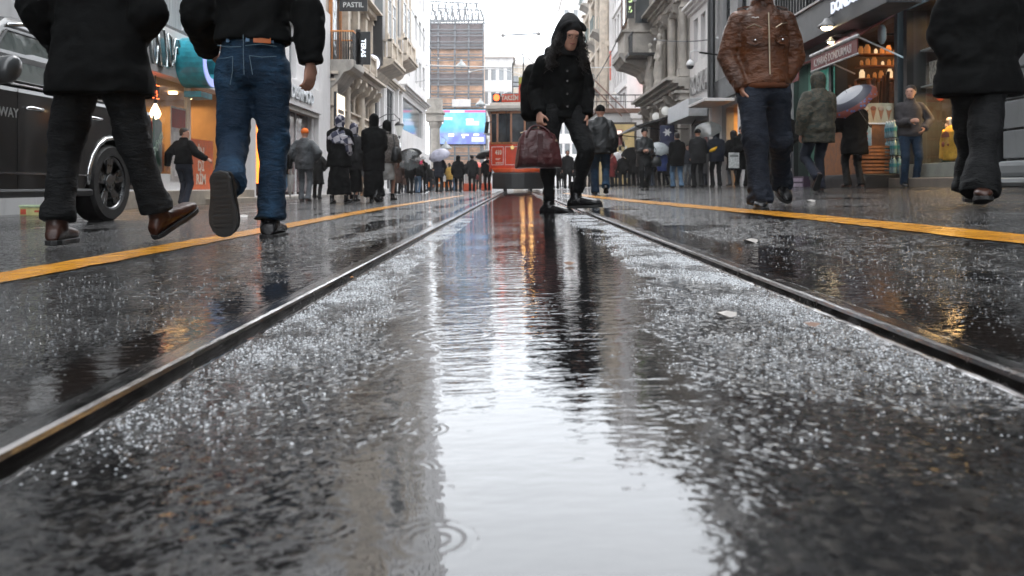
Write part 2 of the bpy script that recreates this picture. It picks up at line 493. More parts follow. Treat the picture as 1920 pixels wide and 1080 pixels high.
# painted yellow lines
def line_mat():
    m, t, b, co = newmat('worn_yellow_paint')
    n = t.noise(co, 9, 6, .7); n2 = t.noise(t.map(co, (1, .35, 1)), 30, 5, .7)
    c = t.mix(t.sstep(n, .35, .65), (.52, .21, .015), (.72, .33, .03))
    c = t.mix(t.math('MULTIPLY', t.sstep(n2, .56, .72), .8), c, (.09, .05, .02))
    t.put(b.inputs['Base Color'], c); b.inputs['Roughness'].default_value = .22
    b.inputs['IOR'].default_value = 1.45
    t.put(b.inputs['Normal'], t.bump(t.math('ADD', t.noise(co, 90, 3), t.noise(co, 14, 2)), .0022))
    return m
M_line = line_mat()
rnd = random.Random(3)
def paint(pts, width, name, label):
    mb = MB(); L = []; R = []
    path = []
    for (x0, y0), (x1, y1) in zip(pts, pts[1:]):
        n = max(2, int((y1 - y0) / .12))
        for k in range(n): path.append((x0 + (x1 - x0) * k / n, y0 + (y1 - y0) * k / n))
    path.append(pts[-1])
    for x, y in path:
        a = x - width / 2 + rnd.uniform(-.012, .012); c = x + width / 2 + rnd.uniform(-.012, .012)
        L.append((a, y, gz(a) + .004)); R.append((c, y, gz(c) + .004))
    for k in range(len(L) - 1): mb.quad(L[k], R[k], R[k + 1], L[k + 1])
    o = mb.build(name, M_line, recalc=False); tag(o, label, 'road marking', kind='structure')
paint([(-1.49, -5), (-1.50, 1), (-1.51, 2.3), (-1.535, 4.4), (-1.60, 8), (-1.63, 10), (-1.55, 14), (-1.45, 22)], .205, 'road_marking_line', 'worn yellow line painted along the road by the jeans walker')
paint([(1.66, -5), (1.66, 1), (1.66, 2.4), (1.655, 3.4), (1.65, 4.85), (1.56, 6.3), (1.43, 9), (1.3, 13), (1.25, 20)], .235, 'road_marking_line', 'worn yellow line painted along the road by the brown jacket walker')

# pale slush specks added as white glitter along the inner rail sides
rg = random.Random(77); mb = MB()
def speck(x, y, s_):
    a = rg.uniform(0, PI); ca, sa = math.cos(a) * s_, math.sin(a) * s_; z = gz(x); h = s_ * rg.uniform(.35, .7); e = rg.uniform(.45, .8); t_ = rg.uniform(-.3, .3) * s_
    n = len(mb.v)
    mb.v += [(x + ca, y + sa, z), (x - sa * e, y + ca * e, z), (x - ca, y - sa, z), (x + sa * e, y - ca * e, z), (x + t_, y + t_, z + h), (x - t_ * .8, y + t_ * .4, z + h * .8)]
    mb.f += [(n, n + 1, n + 4), (n + 1, n + 2, n + 5), (n + 1, n + 5, n + 4), (n + 2, n + 3, n + 5), (n + 3, n, n + 4), (n + 3, n + 4, n + 5)]
k = 0
while k < 24000:
    side = rg.random(); y = .55 + 5.2 * rg.random() ** 1.5
    if side < .5: edge = RL_R - .045; x = edge - abs(rg.gauss(0, .085 if y > 1.4 else .13))
    elif side < .86: edge = RL_L + .045; x = edge + abs(rg.gauss(0, .085))
    else: x = rg.uniform(-.38, .48)
    if (x > RL_R - .045 or x < RL_L + .045): continue
    cl = mnoise(V((x * 7, y * 4.5, 3))) + .6 * mnoise(V((x * 22, y * 16, 8)))
    pw = .13 + .10 * (y - .47)
    if abs(x) < min(pw, .30) and rg.random() < .97: continue
    if cl < rg.uniform(-.25, .45): continue
    if y < 1.15 and rg.random() < (1.15 - y) * 1.7 + .12: continue
    speck(x, y, rg.uniform(.0009, .0026) * (1.15 if y > 1.6 else .9)); k += 1
M_speck = mat('pale_slush_speck', (.50, .52, .54), .12, var=.6, vs=300)
g_ = mb.build('speck', M_speck, recalc=False); tag(g_, kind='stuff')


# small wet stones added to give the outer lanes their glints
mb = MB(); k = 0
while k < 28000:
    side = rg.choice((-1, 1)); y = 1.0 + 9 * rg.random() ** 1.35
    x = (RL_L - .12 - 3.4 * rg.random() ** 1.2) if side < 0 else (RL_R + .12 + 3.4 * rg.random() ** 1.2)
    if abs(x + 1.53) < .14 or abs(x - 1.62) < .17: continue
    cl = mnoise(V((x * 1.6, y * .9, 13))) + .5 * mnoise(V((x * 7, y * 5, 2)))
    if cl < rg.uniform(-.35, .35): continue
    speck(x, y, rg.uniform(.0012, .0032)); k += 1
g_ = mb.build('glint_stones', mat('lane_glint_stones', (.10, .105, .11), .14, var=.85, vs=260), recalc=False); tag(g_, kind='stuff')

# ------------------------------------------------------------------ buildings
XL, XR = -8.0, 7.2
def TL(u, v, w): return (XL + w, u, v)
def TR(u, v, w): return (XR - w, u, v)
M_white = mat('white_plaster', (.74, .72, .71), .6, var=.05, vs=1.2, dirt=.35)
M_cream = mat('cream_stone', (.58, .50, .41), .75, var=.16, vs=2.2, bump=.01, bs=14, dirt=.7)
M_grey_stone = mat('weathered_grey_stone', (.42, .39, .35), .75, var=.2, vs=1.6, bump=.012, bs=12, dirt=.8)
M_pale = mat('pale_grey_render', (.55, .55, .55), .7, var=.08, vs=1, bump=.004, dirt=.5)
M_dgrey = mat('dark_grey_cladding', (.05, .053, .055), .5, var=.12, vs=2, bump=.003, bs=40)
M_black = mat('black_frame_metal', (.014, .015, .016), .35, var=.2)
M_sash = mat('white_window_frame', (.7, .7, .7), .45, var=.05)
M_wood = mat('brown_window_wood', (.20, .09, .035), .5, var=.3, vs=14, stretch=(1, 1, .1))
G_dark = glass_mat('dark_window_glass')
G_pale = glass_mat('pale_window_glass', (.16, .18, .19), .08)
G_clear = clear_glass()
WSEED = random.Random(11)

def wall_with_holes(mb, u0, u1, v0, v1, holes, depth=.25, w=0.0):
    """front sheet at w with reveals of the given depth; holes = (u0,u1,v0,v1)"""
    us = sorted({u0, u1, *[h[0] for h in holes], *[h[1] for h in holes]})
    vs_ = sorted({v0, v1, *[h[2] for h in holes], *[h[3] for h in holes]})
    us = [a for a in us if u0 <= a <= u1]; vs_ = [a for a in vs_ if v0 <= a <= v1]
    for i in range(len(us) - 1):
        for j in range(len(vs_) - 1):
            cu, cv = (us[i] + us[i + 1]) / 2, (vs_[j] + vs_[j + 1]) / 2
            if any(h[0] < cu < h[1] and h[2] < cv < h[3] for h in holes): continue
            mb.quad((us[i], vs_[j], w), (us[i + 1], vs_[j], w), (us[i + 1], vs_[j + 1], w), (us[i], vs_[j + 1], w))
    for a, b_, c, d in holes:
        k = w - depth
        mb.quad((a, c, w), (a, d, w), (a, d, k), (a, c, k)); mb.quad((b_, c, w), (b_, d, w), (b_, d, k), (b_, c, k))
        mb.quad((a, c, w), (b_, c, w), (b_, c, k), (a, c, k)); mb.quad((a, d, w), (b_, d, w), (b_, d, k), (a, d, k))

def window(par, tf, h, w=-.18, fm=None, gm=None, mull=1, trans=1, fr=.07):
    """one window: a frame mesh with its pane below it"""
    a, b_, c, d = h; fm = fm or M_sash; gm = gm or G_dark
    mb = MB(tf)
    mb.box(a + .002, a + fr, c + .002, d - .002, w - .04, w + .03); mb.box(b_ - fr, b_ - .002, c + .002, d - .002, w - .04, w + .03)
    mb.box(a + fr, b_ - fr, c + .002, c + fr, w - .04, w + .03); mb.box(a + fr, b_ - fr, d - fr, d - .002, w - .04, w + .03)
    for k in range(mull):
        x = a + (b_ - a) * (k + 1) / (mull + 1); mb.box(x - fr * .4, x + fr * .4, c + fr, d - fr, w - .03, w + .022)
    if trans:
        z = c + (d - c) * .68; mb.box(a + fr, b_ - fr, z - fr * .35, z + fr * .35, w - .028, w + .018)
    f = mb.build('window', fm, par)
    p = MB(tf); p.quad((a + .01, c + .01, w - .01), (b_ - .01, c + .01, w - .01), (b_ - .01, d - .01, w - .01), (a + .01, d - .01, w - .01))
    p.build('pane', gm, f)
    return f

def shell(par, tf, u0, u1, vt, depth, m, w=0.0, v0=-.4):
    """the other sides and the roof of a building behind its street front"""
    mb = MB(tf)
    A = (u0, v0, w); B = (u1, v0, w); Cc = (u1, v0, w - depth); D = (u0, v0, w - depth)
    up = lambda p: (p[0], vt, p[2])
    mb.quad(A, up(A), up(D), D); mb.quad(B, up(B), up(Cc), Cc); mb.quad(D, Cc, up(Cc), up(D))
    mb.build('wall', m, par, recalc=False)
    r = MB(tf); r.box(u0 - .05, u1 + .05, vt, vt + .3, w - depth, w + .25)
    r.build('roof', m, par)

def building(label, tf, u0, u1, vt, m, holes, depth=12, cat='building', w=0.0, v0=-.4, fm=None, gm=None, mull=1, trans=1, name='building', holes_open=(), side_m=None):
    o = thing(name, label, cat, tf((u0 + u1) / 2, 0, w))
    loc = V(o.location)
    def t2(u, v, q): p = V(tf(u, v, q)); return tuple(p - loc)
    mb = MB(t2)
    wall_with_holes(mb, u0, u1, v0, vt, list(holes) + list(holes_open), .25, w)
    mb.build('street_front', m, o, recalc=False)
    for h in holes: window(o, t2, h, w - .18, fm, gm, mull, trans)
    shell(o, t2, u0, u1, vt, depth, side_m or m, w, v0)
    return o, t2

def grid(u0, u1, n, v0, vstep, nv, ww, hh, off=0):
    """regular window openings"""
    out = []
    for j in range(nv):
        for i in range(n):
            c = u0 + (u1 - u0) * (i + .5) / n + off
            out.append((c - ww / 2, c + ww / 2, v0 + j * vstep, v0 + j * vstep + hh))
    return out

def band(par, tf, u0, u1, v0, steps, m, name='cornice'):
    """stepped moulding: steps of (height, projection)"""
    mb = MB(tf); v = v0
    for k, (h, p) in enumerate(steps):
        mb.box(u0 - .002 * k, u1 + .002 * k, v, v + h, .0, p); v += h
    return mb.build(name, m, par, bevel=.008)

def pilaster(par, tf, u, v0, v1, m, wd=.45, pr=.16, name='pilaster', rnd=False):
    mb = MB(tf)
    mb.box(u - wd * .65, u + wd * .65, v0, v0 + .35, 0, pr * 1.5)
    if rnd:
        n = 12
        R = [[(u + wd * .42 * math.cos(2 * PI * i / n), v, pr * .7 + wd * .42 * math.sin(2 * PI * i / n)) for i in range(n)] for v in (v0 + .35, v1 - .4)]
        mb.loft(R)
    else:
        mb.box(u - wd / 2, u + wd / 2, v0 + .35, v1 - .4, 0, pr)
    mb.box(u - wd * .6, u + wd * .6, v1 - .4, v1 - .3, 0, pr * 1.3); mb.box(u - wd * .5, u + wd * .5, v1 - .3, v1 - .12, 0, pr * 1.15)
    mb.box(u - wd * .72, u + wd * .72, v1 - .12, v1, 0, pr * 1.7)
    return mb.build(name, m, par, bevel=.01)

def arch_frame(par, tf, u, v0, r, hh, m, t=.16, pr=.12, name='arch'):
    """arched surround of an opening with radius r; hh = height of the straight part"""
    mb = MB(tf); n = 12
    inner = [(u - r, v0)] + [(u - r * math.cos(PI * k / n), v0 + hh + r * math.sin(PI * k / n)) for k in range(n + 1)] + [(u + r, v0)]
    outer = [(u - r - t, v0)] + [(u - (r + t) * math.cos(PI * k / n), v0 + hh + (r + t) * math.sin(PI * k / n)) for k in range(n + 1)] + [(u + r + t, v0)]
    for k in range(len(inner) - 1):
        a, b_, c, d = inner[k], inner[k + 1], outer[k + 1], outer[k]
        mb.add([(a[0], a[1], pr), (b_[0], b_[1], pr), (c[0], c[1], pr), (d[0], d[1], pr), (a[0], a[1], -.05), (b_[0], b_[1], -.05), (c[0], c[1], -.05), (d[0], d[1], -.05)],
               [(0, 1, 2, 3), (0, 4, 5, 1), (3, 2, 6, 7), (0, 3, 7, 4), (1, 5, 6, 2)])
    return mb.build(name, m, par)

def arch_pane(par, tf, u, v0, r, hh, gm, fm=None, w=.02):
    mb = MB(tf); n = 12
    pts = [(u - r, v0, w)] + [(u - r * math.cos(PI * k / n), v0 + hh + r * math.sin(PI * k / n), w) for k in range(n + 1)] + [(u + r, v0, w)]
    mb.add(pts, [tuple(range(len(pts)))])
    f = MB(tf); f.box(u - .03, u + .03, v0, v0 + hh + r, w, w + .04); f.box(u - r, u + r, v0 + hh - .03, v0 + hh + .03, w, w + .035)
    fo = f.build('window', fm or M_black, par); mb.build('pane', gm, fo)

def balustrade(par, tf, u0, u1, v0, v1, w0, w1, m, name='balustrade', step=.22):
    """stone balustrade on three sides of a balcony"""
    mb = MB(tf)
    mb.box(u0, u1, v1 - .12, v1, w1 - .16, w1 + .03); mb.box(u0, u1, v0, v0 + .1, w1 - .16, w1)
    for u in (u0, u1 - .14):
        mb.box(u, u + .14, v1 - .12, v1, w0, w1 - .16); mb.box(u, u + .14, v0, v0 + .1, w0, w1 - .16)
    n = int((u1 - u0) / step)
    for i in range(n + 1):
        u = u0 + .07 + (u1 - u0 - .14) * i / n
        prof = [(.03, v0 + .1), (.065, v0 + .1 + (v1 - v0 - .22) * .3), (.03, v0 + .1 + (v1 - v0 - .22) * .75), (.045, v1 - .12)]
        mb.loft([[(u + r * math.cos(2 * PI * k / 6), v, w1 - .08 + r * math.sin(2 * PI * k / 6)) for k in range(6)] for r, v in prof])
    n = max(1, int((w1 - w0) / step))
    for u in (u0 + .07, u1 - .07):
        for i in range(n):
            q = w0 + (w1 - .16 - w0) * (i + .5) / n
            mb.loft([[(u + r * math.cos(2 * PI * k / 6), v, q + r * math.sin(2 * PI * k / 6)) for k in range(6)] for r, v in ((.03, v0 + .1), (.06, v0 + .35), (.03, v1 - .12))])
    for u in (u0, u1 - .3, (u0 + u1) / 2 - .15):
        mb.box(u, u + .3, v0, v1 + .04, w1 - .2, w1 + .05)
    return mb.build(name, m, par)

def corbel(par, tf, u, v1, hh, out, m, wd=.35, name='corbel'):
    """scroll bracket whose top is at v1"""
    prof = [(0, v1), (out, v1), (out, v1 - hh * .22), (out * .86, v1 - hh * .32), (out * .8, v1 - hh * .5), (out * .5, v1 - hh * .62), (out * .32, v1 - hh * .8), (out * .22, v1 - hh), (0, v1 - hh)]
    mb = MB(tf); n = len(prof)
    mb.add([(u - wd / 2, v, q) for q, v in prof] + [(u + wd / 2, v, q) for q, v in prof],
           [tuple(range(n)), tuple(range(2 * n - 1, n - 1, -1))] + [(i, (i + 1) % n, n + (i + 1) % n, n + i) for i in range(n)])
    return mb.build(name, m, par, bevel=.02)

# ---- left side, from behind the camera to the end of the street
b, t2 = building('plain grey building behind the black off-road car, partly hidden', TL, -40, 14.9, 24, M_pale,
                 grid(-40, 14.9, 14, 3.2, 3.1, 6, 1.3, 1.9) + grid(-40, 14.9, 11, .2, 3, 1, 3.6, 2.3), w=-.1)
# glass fronted shop building with the white sign panel (two shops)
hs = grid(15, 33.5, 7, 6.6, 3.4, 8, 1.2, 2.2)
b, t2 = building('white building with glass shop fronts under deep white sign panels', TL, 15, 33.6, 34, M_white, hs,
                 holes_open=[(15.6, 23.3, .12, 2.72), (24.6, 31.3, -.1, 3.0), (25.0, 27.0, 4.1, 6.1), (28.2, 29.1, 4.1, 6.1)], w=-.0)
mb = MB(t2); mb.box(14.95, 23.6, 2.66, 3.72, .003, .3); mb.build('sign_panel', M_white, b, bevel=.01)
mb = MB(t2); mb.box(24.0, 31.5, 3.02, 3.9, .003, .34); mb.build('sign_panel', M_white, b, bevel=.01)
mb = MB(t2); mb.box(24.3, 31.4, 2.85, 3.015, .003, .26); mb.build('sign_soffit', mat('weathered_beige_strip', (.4, .37, .33), .7), b)
mb = MB(t2); mb.box(31.6, 33.55, -.35, 7.4, .0, .2); mb.build('pier', M_white, b, bevel=.01)
# first floor glazing with a grey veil of panels
m_lin = mat('ribbed_grey_glass', (.32, .35, .36), .2, var=.3, vs=5, stretch=(1, 3, .1))
mb = MB(t2); mb.box(15.2, 23.4, 3.85, 5.0, .0, .16); mb.build('glass_band', m_lin, b, bevel=.01)
mb = MB(t2)
for k in range(7): mb.box(15.2 + k * 1.17, 15.26 + k * 1.17, 3.87, 4.98, .162, .19)
mb.build('glass_band_fins', M_sash, b)
mb = MB(t2); mb.box(15.0, 23.6, 5.05, 5.3, .0, .22); mb.build('ledge', M_white, b, bevel=.01)
for h in ((25.0, 27.0, 4.1, 6.1), (28.2, 29.1, 4.1, 6.1)): window(b, t2, h, gm=G_pale, mull=0, trans=0)
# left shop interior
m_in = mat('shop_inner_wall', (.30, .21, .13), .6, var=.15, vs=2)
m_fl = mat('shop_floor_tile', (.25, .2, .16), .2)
def room(par, tf, u0, u1, v0, v1, dp, m1=m_in, mf=m_fl):
    mb = MB(tf)
    mb.quad((u0, v0, -.25), (u0, v0, -dp), (u0, v1, -dp), (u0, v1, -.25)); mb.quad((u1, v0, -.25), (u1, v0, -dp), (u1, v1, -dp), (u1, v1, -.25))
    mb.quad((u0, v0, -dp), (u1, v0, -dp), (u1, v1, -dp), (u0, v1, -dp)); mb.quad((u0, v1, -.25), (u1, v1, -.25), (u1, v1, -dp), (u0, v1, -dp))
    r = mb.build('shop_interior', m1, par, recalc=False)
    f = MB(tf); f.quad((u0, v0 + .003, -.25), (u1, v0 + .003, -.25), (u1, v0 + .003, -dp), (u0, v0 + .003, -dp)); f.build('shop_floor', mf, r, recalc=False)
    return r
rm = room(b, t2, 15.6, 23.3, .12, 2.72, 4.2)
E_warm = emis('warm_lamp', (1.0, .62, .28), 14)
E_white = emis('cool_lamp', (1.0, .95, .9), 9)
for u in (16.4, 17.6, 18.8, 20.0, 21.2, 22.4):
    for q in (-1.1, -2.6):
        mb = MB(t2); mb.cyl((u, 2.66, q), .11, .04, 12, 'y'); mb.build('downlight', E_warm, rm)
area_light('shop_light', V((XL - 2.0, 21.4, 2.55)), 2, 3.5, 62, (1, .52, .18))
area_light('shop_light', V((XL - 2.0, 17.4, 2.55)), 2, 2.5, 18, (1, .68, .40))
mb = MB(t2)
for u in (15.6, 17.4, 19.75, 19.9, 22.75, 23.2): mb.box(u, u + .06, .12, 2.72, -.2, -.12)
mb.split('shop_front_post', M_sash, b)
mb = MB(t2); mb.box(15.662, 19.7, .12, .5, -.19, -.1); mb.build('shop_front_sill', M_sash, b)
mb = MB(t2); mb.quad((15.66, .5, -.15), (19.75, .5, -.15), (19.75, 2.72, -.15), (15.66, 2.72, -.15)); mb.build('shop_window', G_clear, b, recalc=False)
mb = MB(t2); mb.box(15.2, 23.6, -.38, .11, .002, .28); mb.box(19.9, 22.8, -.38, -.1, .28, .6); mb.build('step', mat('worn_beige_step', (.36, .31, .25), .5, bump=.004), b, bevel=.01)
r_ = random.Random(6); sh_m = mat('dark_shelf_wood', (.10, .06, .035), .5)
for k in range(6):
    u0_ = 15.9 + k * 1.22; o = thing('wall_shelf', 'goods shelf on the back wall of the lit shop, %s from the advert board end' % ('first', 'second', 'third', 'fourth', 'fifth', 'sixth')[k], 'shelf', (XL - 4.05, u0_ + .5, .13))
    mb = MB()
    for z in (0, .5, 1.0, 1.5, 2.0): mb.box(-.02, .34, -.5, .5, z, z + .03)
    mb.box(-.02, .34, -.53, -.502, 0, 2.1); mb.box(-.02, .34, .502, .53, 0, 2.1); mb.build('shelf_frame', sh_m, o)
    for z in (.03, .53, 1.03, 1.53):
        y = -.45
        while y < .4:
            w_ = r_.uniform(.08, .2); cm = r_.choice([(.45, .4, .33), (.2, .1, .06), (.06, .06, .07), (.35, .12, .05), (.5, .45, .4)])
            mb = MB(); mb.box(.05, .28, y, y + w_, z, z + r_.uniform(.12, .36)); mb.build('folded_goods', mat('goods_%d' % int(cm[0] * 100), cm, .6), o, bevel=.01); y += w_ + .02
# chrome window figures on the sign panel (outlines of slanted arches)
M_chrome = mat('polished_chrome', (.62, .66, .66), .08, metal=1, var=.4, vs=3)
M_smoke = mat('smoked_mirror', (.12, .14, .145), .1, metal=.6, var=.6, vs=4)
def chrome(shape, label):
    shape = [(16.75 + (u - 17.4) * .76, v) for u, v in shape]
    cu = sum(p[0] for p in shape) / len(shape); cv = sum(p[1] for p in shape) / len(shape)
    mb = MB(t2); mb.add([(u, v, .31) for u, v in shape] + [(u, v, .38) for u, v in shape], [tuple(range(len(shape))), tuple(range(2 * len(shape) - 1, len(shape) - 1, -1))] + [(i, (i + 1) % len(shape), len(shape) + (i + 1) % len(shape), len(shape) + i) for i in range(len(shape))])
    p = mb.build('sign_letter', M_smoke, b)
    e = MB(t2); e.tube([(u, v, .385) for u, v in shape + shape[:1]], .022, 6); e.build('letter_rim', M_chrome, p, smooth=True)
def ov(cu, cv, ru, rv, sl=0, n=16, k0=0, k1=1):
    return [(cu + ru * math.cos(2 * PI * i / n) + sl * rv * math.sin(2 * PI * i / n), cv + rv * math.sin(2 * PI * i / n)) for i in range(n)]
chrome(ov(17.55, 3.2, .16, .40, -.12), '')
chrome([(17.75, 3.55), (18.15, 3.6), (18.35, 3.05), (18.3, 2.8), (17.98, 2.8)], '')
chrome([(18.35, 3.55), (18.62, 3.5), (18.75, 3.1), (18.66, 2.85), (18.52, 3.0)], '')
chrome([(18.7, 3.0), (18.85, 3.5), (19.15, 3.52), (19.32, 3.05), (19.2, 2.98), (19.05, 3.35), (18.92, 3.3), (18.82, 2.95)], '')
chrome(ov(19.55, 3.2, .14, .25, -.05), '')
for (u, v) in ((18.2, 2.74), (18.9, 2.71), (19.6, 2.7)):
    pass
text('DERIMOD', mat('white_letter', (.62, .64, .66), .4, var=.05), b, .62, V(t2(28.6, 3.43, .35)), (PI / 2, 0, PI / 2), .05, 'sign_letters', sx=1.1, bold=.01)
# blue logo: an open ring and a smaller ring standing off the panel
M_teal = mat('teal_letter_side', (.02, .30, .38), .35, var=.4, vs=3)
E_face = emis('violet_letter_face', (.36, .42, .85), .55)
o = thing('sign_logo', 'big teal and violet ring shaped letters standing off the white sign panel', 'sign', (XL + .3, 18.62, 3.08))
def ringpart(u, v, r, t, a0, a1, d0, d1, par):
    n = 24; mb = MB(); fb = MB()
    A = [a0 + (a1 - a0) * k / n for k in range(n + 1)]
    R = [[(q, u + rr * math.cos(a), v + rr * math.sin(a)) for q, rr in ((d0, r - t), (d0, r), (d1, r), (d1, r - t))] for a in A]
    mb.loft(R); p = mb.build('letter', M_teal, par)
    R = [[(q, u + rr * math.cos(a), v + rr * math.sin(a)) for q, rr in ((d1 + .004, r - t + .02), (d1 + .004, r - .02), (d1 + .02, r - .02), (d1 + .02, r - t + .02))] for a in A]
    fb.loft(R); fb.build('letter_face', E_face, p)
ringpart(0, 0, .58, .22, .9, 5.6, .0, .62, o)
ringpart(.72, -.08, .36, .16, 0, 2 * PI - .01, .0, .66, o)
mb = MB(); mb.box(.0, .4, -.1, .6, -.80, -.66); mb.build('letter_base', M_teal, o, bevel=.01)
# second shop interior, pinkish
m_pink = mat('dim_pink_panel', (.20, .13, .13), .3, var=.1)
rm2 = room(b, t2, 24.6, 31.3, -.1, 3.0, 4, m_pink)
mb = MB(t2)
for u in (24.6, 27.2, 29.4, 31.2): mb.box(u, u + .08, -.1, 3.0, -.2, -.1)
mb.split('shop_front_post', M_sash, b)
mb = MB(t2); mb.box(27.28, 31.2, .0, 3.0, -.18, -.14); mb.build('shop_window', glass_mat('rosy_dark_glass', (.16, .11, .11), .1), b)
mb = MB(t2); mb.box(26.2, 26.7, .3, 2.7, -.6, -.5); mb.build('orange_panel', emis('orange_light_panel', (1, .22, .03), 1.6), b)
mb = MB(t2); mb.box(24.0, 33.6, -.4, -.14, .002, .32); mb.build('kerb_step', M_grey_stone, b, bevel=.01)

# ornate cream building with corbelled balcony
hs = grid(33.6, 43.2, 4, 9.6, 3.8, 6, 1.2, 2.4)
b, t2 = building('ornate cream stone building with corbelled balcony and arched windows', TL, 33.6, 43.2, 34, M_cream, hs + [(37.6, 38.9, 5.9, 8.3), (39.6, 40.9, 5.9, 8.3)],
                 holes_open=[(34.4, 36.2, .0, 2.5), (37.2, 39.6, -.1, 2.9), (40.4, 41.6, .3, 3.2)])
for u in (33.95, 36.6, 40.0, 42.9): pilaster(b, t2, u, -.35, 5.05, M_cream, .5, .3, rnd=True)
for u in (36.9, 39.2, 41.2, 42.9): pilaster(b, t2, u, 5.65, 9.2, M_cream, .5, .3)
band(b, t2, 33.6, 43.2, 3.25, [(.12, .18), (.22, .1), (.08, .3)], M_cream)
band(b, t2, 36.0, 43.2, 5.15, [(.14, .25), (.2, .7), (.12, 1.0)], M_cream)
band(b, t2, 33.6, 43.2, 9.0, [(.15, .2), (.2, .5), (.1, .8)], M_cream)
for u, r in ((35.1, .62), (38.2, .6), (40.9, .5), (42.2, .35)):
    arch_frame(b, t2, u, 3.7, r, .75, M_cream); arch_pane(b, t2, u, 3.7, r, .75, G_dark)
for u in (37.2, 38.6, 40.0, 41.4, 42.8): corbel(b, t2, u, 5.16, .85, .8, M_cream)
mb = MB(t2)       # balcony slab with a curved soffit
prof = [(0, 5.55), (1.15, 5.55), (1.15, 5.25), (1.0, 5.1), (.75, 5.02), (.45, 4.6), (.2, 4.35), (0, 4.3)]
n = len(prof); mb.add([(33.7, v, q) for q, v in prof] + [(36.0, v, q) for q, v in prof], [tuple(range(n)), tuple(range(2 * n - 1, n - 1, -1))] + [(i, (i + 1) % n, n + (i + 1) % n, n + i) for i in range(n)])
mb.build('balcony_slab', M_grey_stone, b, bevel=.02)
mb = MB(t2)
for k in range(22): mb.box(33.75 + k * .105, 33.78 + k * .105, 5.56, 6.72, 1.08, 1.11)
for q in range(10):
    mb.box(33.75, 33.78, 5.56, 6.72, .05 + q * .105, .08 + q * .105); mb.box(35.92, 35.95, 5.56, 6.72, .05 + q * .105, .08 + q * .105)
mb.build('balcony_railing', M_black, b)
mb = MB(t2); mb.box(33.72, 36.0, 6.72, 6.78, 1.06, 1.13); mb.box(33.72, 33.79, 6.72, 6.78, .0, 1.06); mb.box(35.93, 36.0, 6.72, 6.78, 0, 1.06)
mb.build('handrail', mat('orange_handrail', (.75, .28, .06), .4), b)
mb = MB(t2); mb.box(34.2, 35.9, 5.6, 8.6, .01, .05); mb.build('balcony_door', G_dark, b)
mb = MB(t2); mb.box(34.1, 34.2, 5.6, 8.7, .01, .16); mb.box(35.9, 36.0, 5.6, 8.7, .01, .16); mb.box(34.2, 35.9, 8.55, 8.7, .01, .16); mb.build('door_frame', mat('orange_wood', (.5, .2, .06), .5), b)
balustrade(b, t2, 36.2, 40.0, 5.62, 6.5, .1, 1.0, M_cream)
mb = MB(t2); mb.box(34.4, 36.2, .0, 2.5, -.24, -.2); mb.build('shop_window', G_dark, b)
mb = MB(t2); mb.box(37.2, 39.6, -.1, 2.9, -.24, -.2); mb.build('shop_window', G_dark, b)
mb = MB(t2); mb.box(37.2, 39.7, 2.5, 3.1, .02, .35); mb.build('shop_sign', mat('brown_gold_sign', (.25, .19, .11), .5, var=.3, vs=12), b)
mb = MB(t2); mb.box(40.4, 41.6, .3, 3.2, -.24, -.2); mb.build('shop_window', G_dark, b)
E_sign = emis('lit_cream_sign', (1, .84, .62), 1.0)
s = thing('lit_sign', 'lit cream signboard in a black frame beside the white pier', 'sign', (XL + .35, 34.6, 3.5))
mb = MB(); mb.box(-.05, .06, -.85, .85, -.75, .7); mb.build('sign_box', M_black, s, bevel=.01)
mb = MB(); mb.box(.062, .075, -.76, .76, -.68, .63); f = mb.build('sign_face', E_sign, s)
mb = MB(); mb.box(.077, .082, -.6, .55, -.18, .0); mb.box(.077, .082, -.3, .0, -.3, -.2); mb.build('sign_drawing', mat('dark_print', (.12, .1, .08), .6), s)
s = thing('hanging_sign', 'black vertical sign with white letters on the orange railed balcony', 'sign', (XL + 1.2, 34.3, 6.15))
mb = MB(); mb.box(-.02, .18, -.3, -.26, -.75, .72); mb.box(-.0, .6, -.3, -.24, -.78, .62); mb.build('sign_board', M_black, s, bevel=.005)
text('TERAS', emis('white_letter_light', (.8, .88, 1), .9), s, .27, (.3, -.31, -.08), (PI / 2, PI / 2, 0), .006, 'sign_letters', bold=.006)
s = thing('name_board', 'black name board with pale letters above the orange railed balcony', 'sign', (XL + .5, 34.4, 8.0))
mb = MB(); mb.box(-.1, 1.1, -.05, 0, -.28, .32); mb.build('sign_board', M_black, s, bevel=.005)
text('PASTIL', mat('pale_print', (.6, .62, .6), .5), s, .3, (.5, -.06, -.02), (PI / 2, 0, 0), .004, 'sign_letters', bold=.004)
s = thing('round_sign', 'round white striped sign projecting from the cream building', 'sign', (XL + .75, 40.0, 6.35))
mb = MB(); mb.cyl((0, .0, 0), .48, .1, 20, 'y'); mb.build('sign_drum', M_black, s)
mb = MB(); mb.cyl((0, -.012, 0), .43, .01, 20, 'y'); mb.build('sign_face', emis('white_sign_face', (.85, .85, 1), .8), s)
mb = MB(); mb.box(-.75, -.45, .03, .07, -.03, .03); mb.build('bracket', M_black, s)
for k, (y, r) in enumerate(((36.25, .0), (36.75, .12))):
    s = thing('air_unit', 'grey drum shaped ventilation unit on the cream balcony corner, %s' % ('the one nearer the street' if k else 'the one by the orange railing'), 'ventilator', (XL + .75, y, 6.55))
    mb = MB(); mb.cyl((0, -.2, .25), .24, .4, 16, 'y', r2=.2); mb.build('drum', mat('grey_unit_paint', (.18, .18, .19), .5), s, smooth=False, bevel=.01)
    mb = MB(); mb.box(-.15, .15, -.12, .12, 0, .06); mb.build('foot', M_black, s)

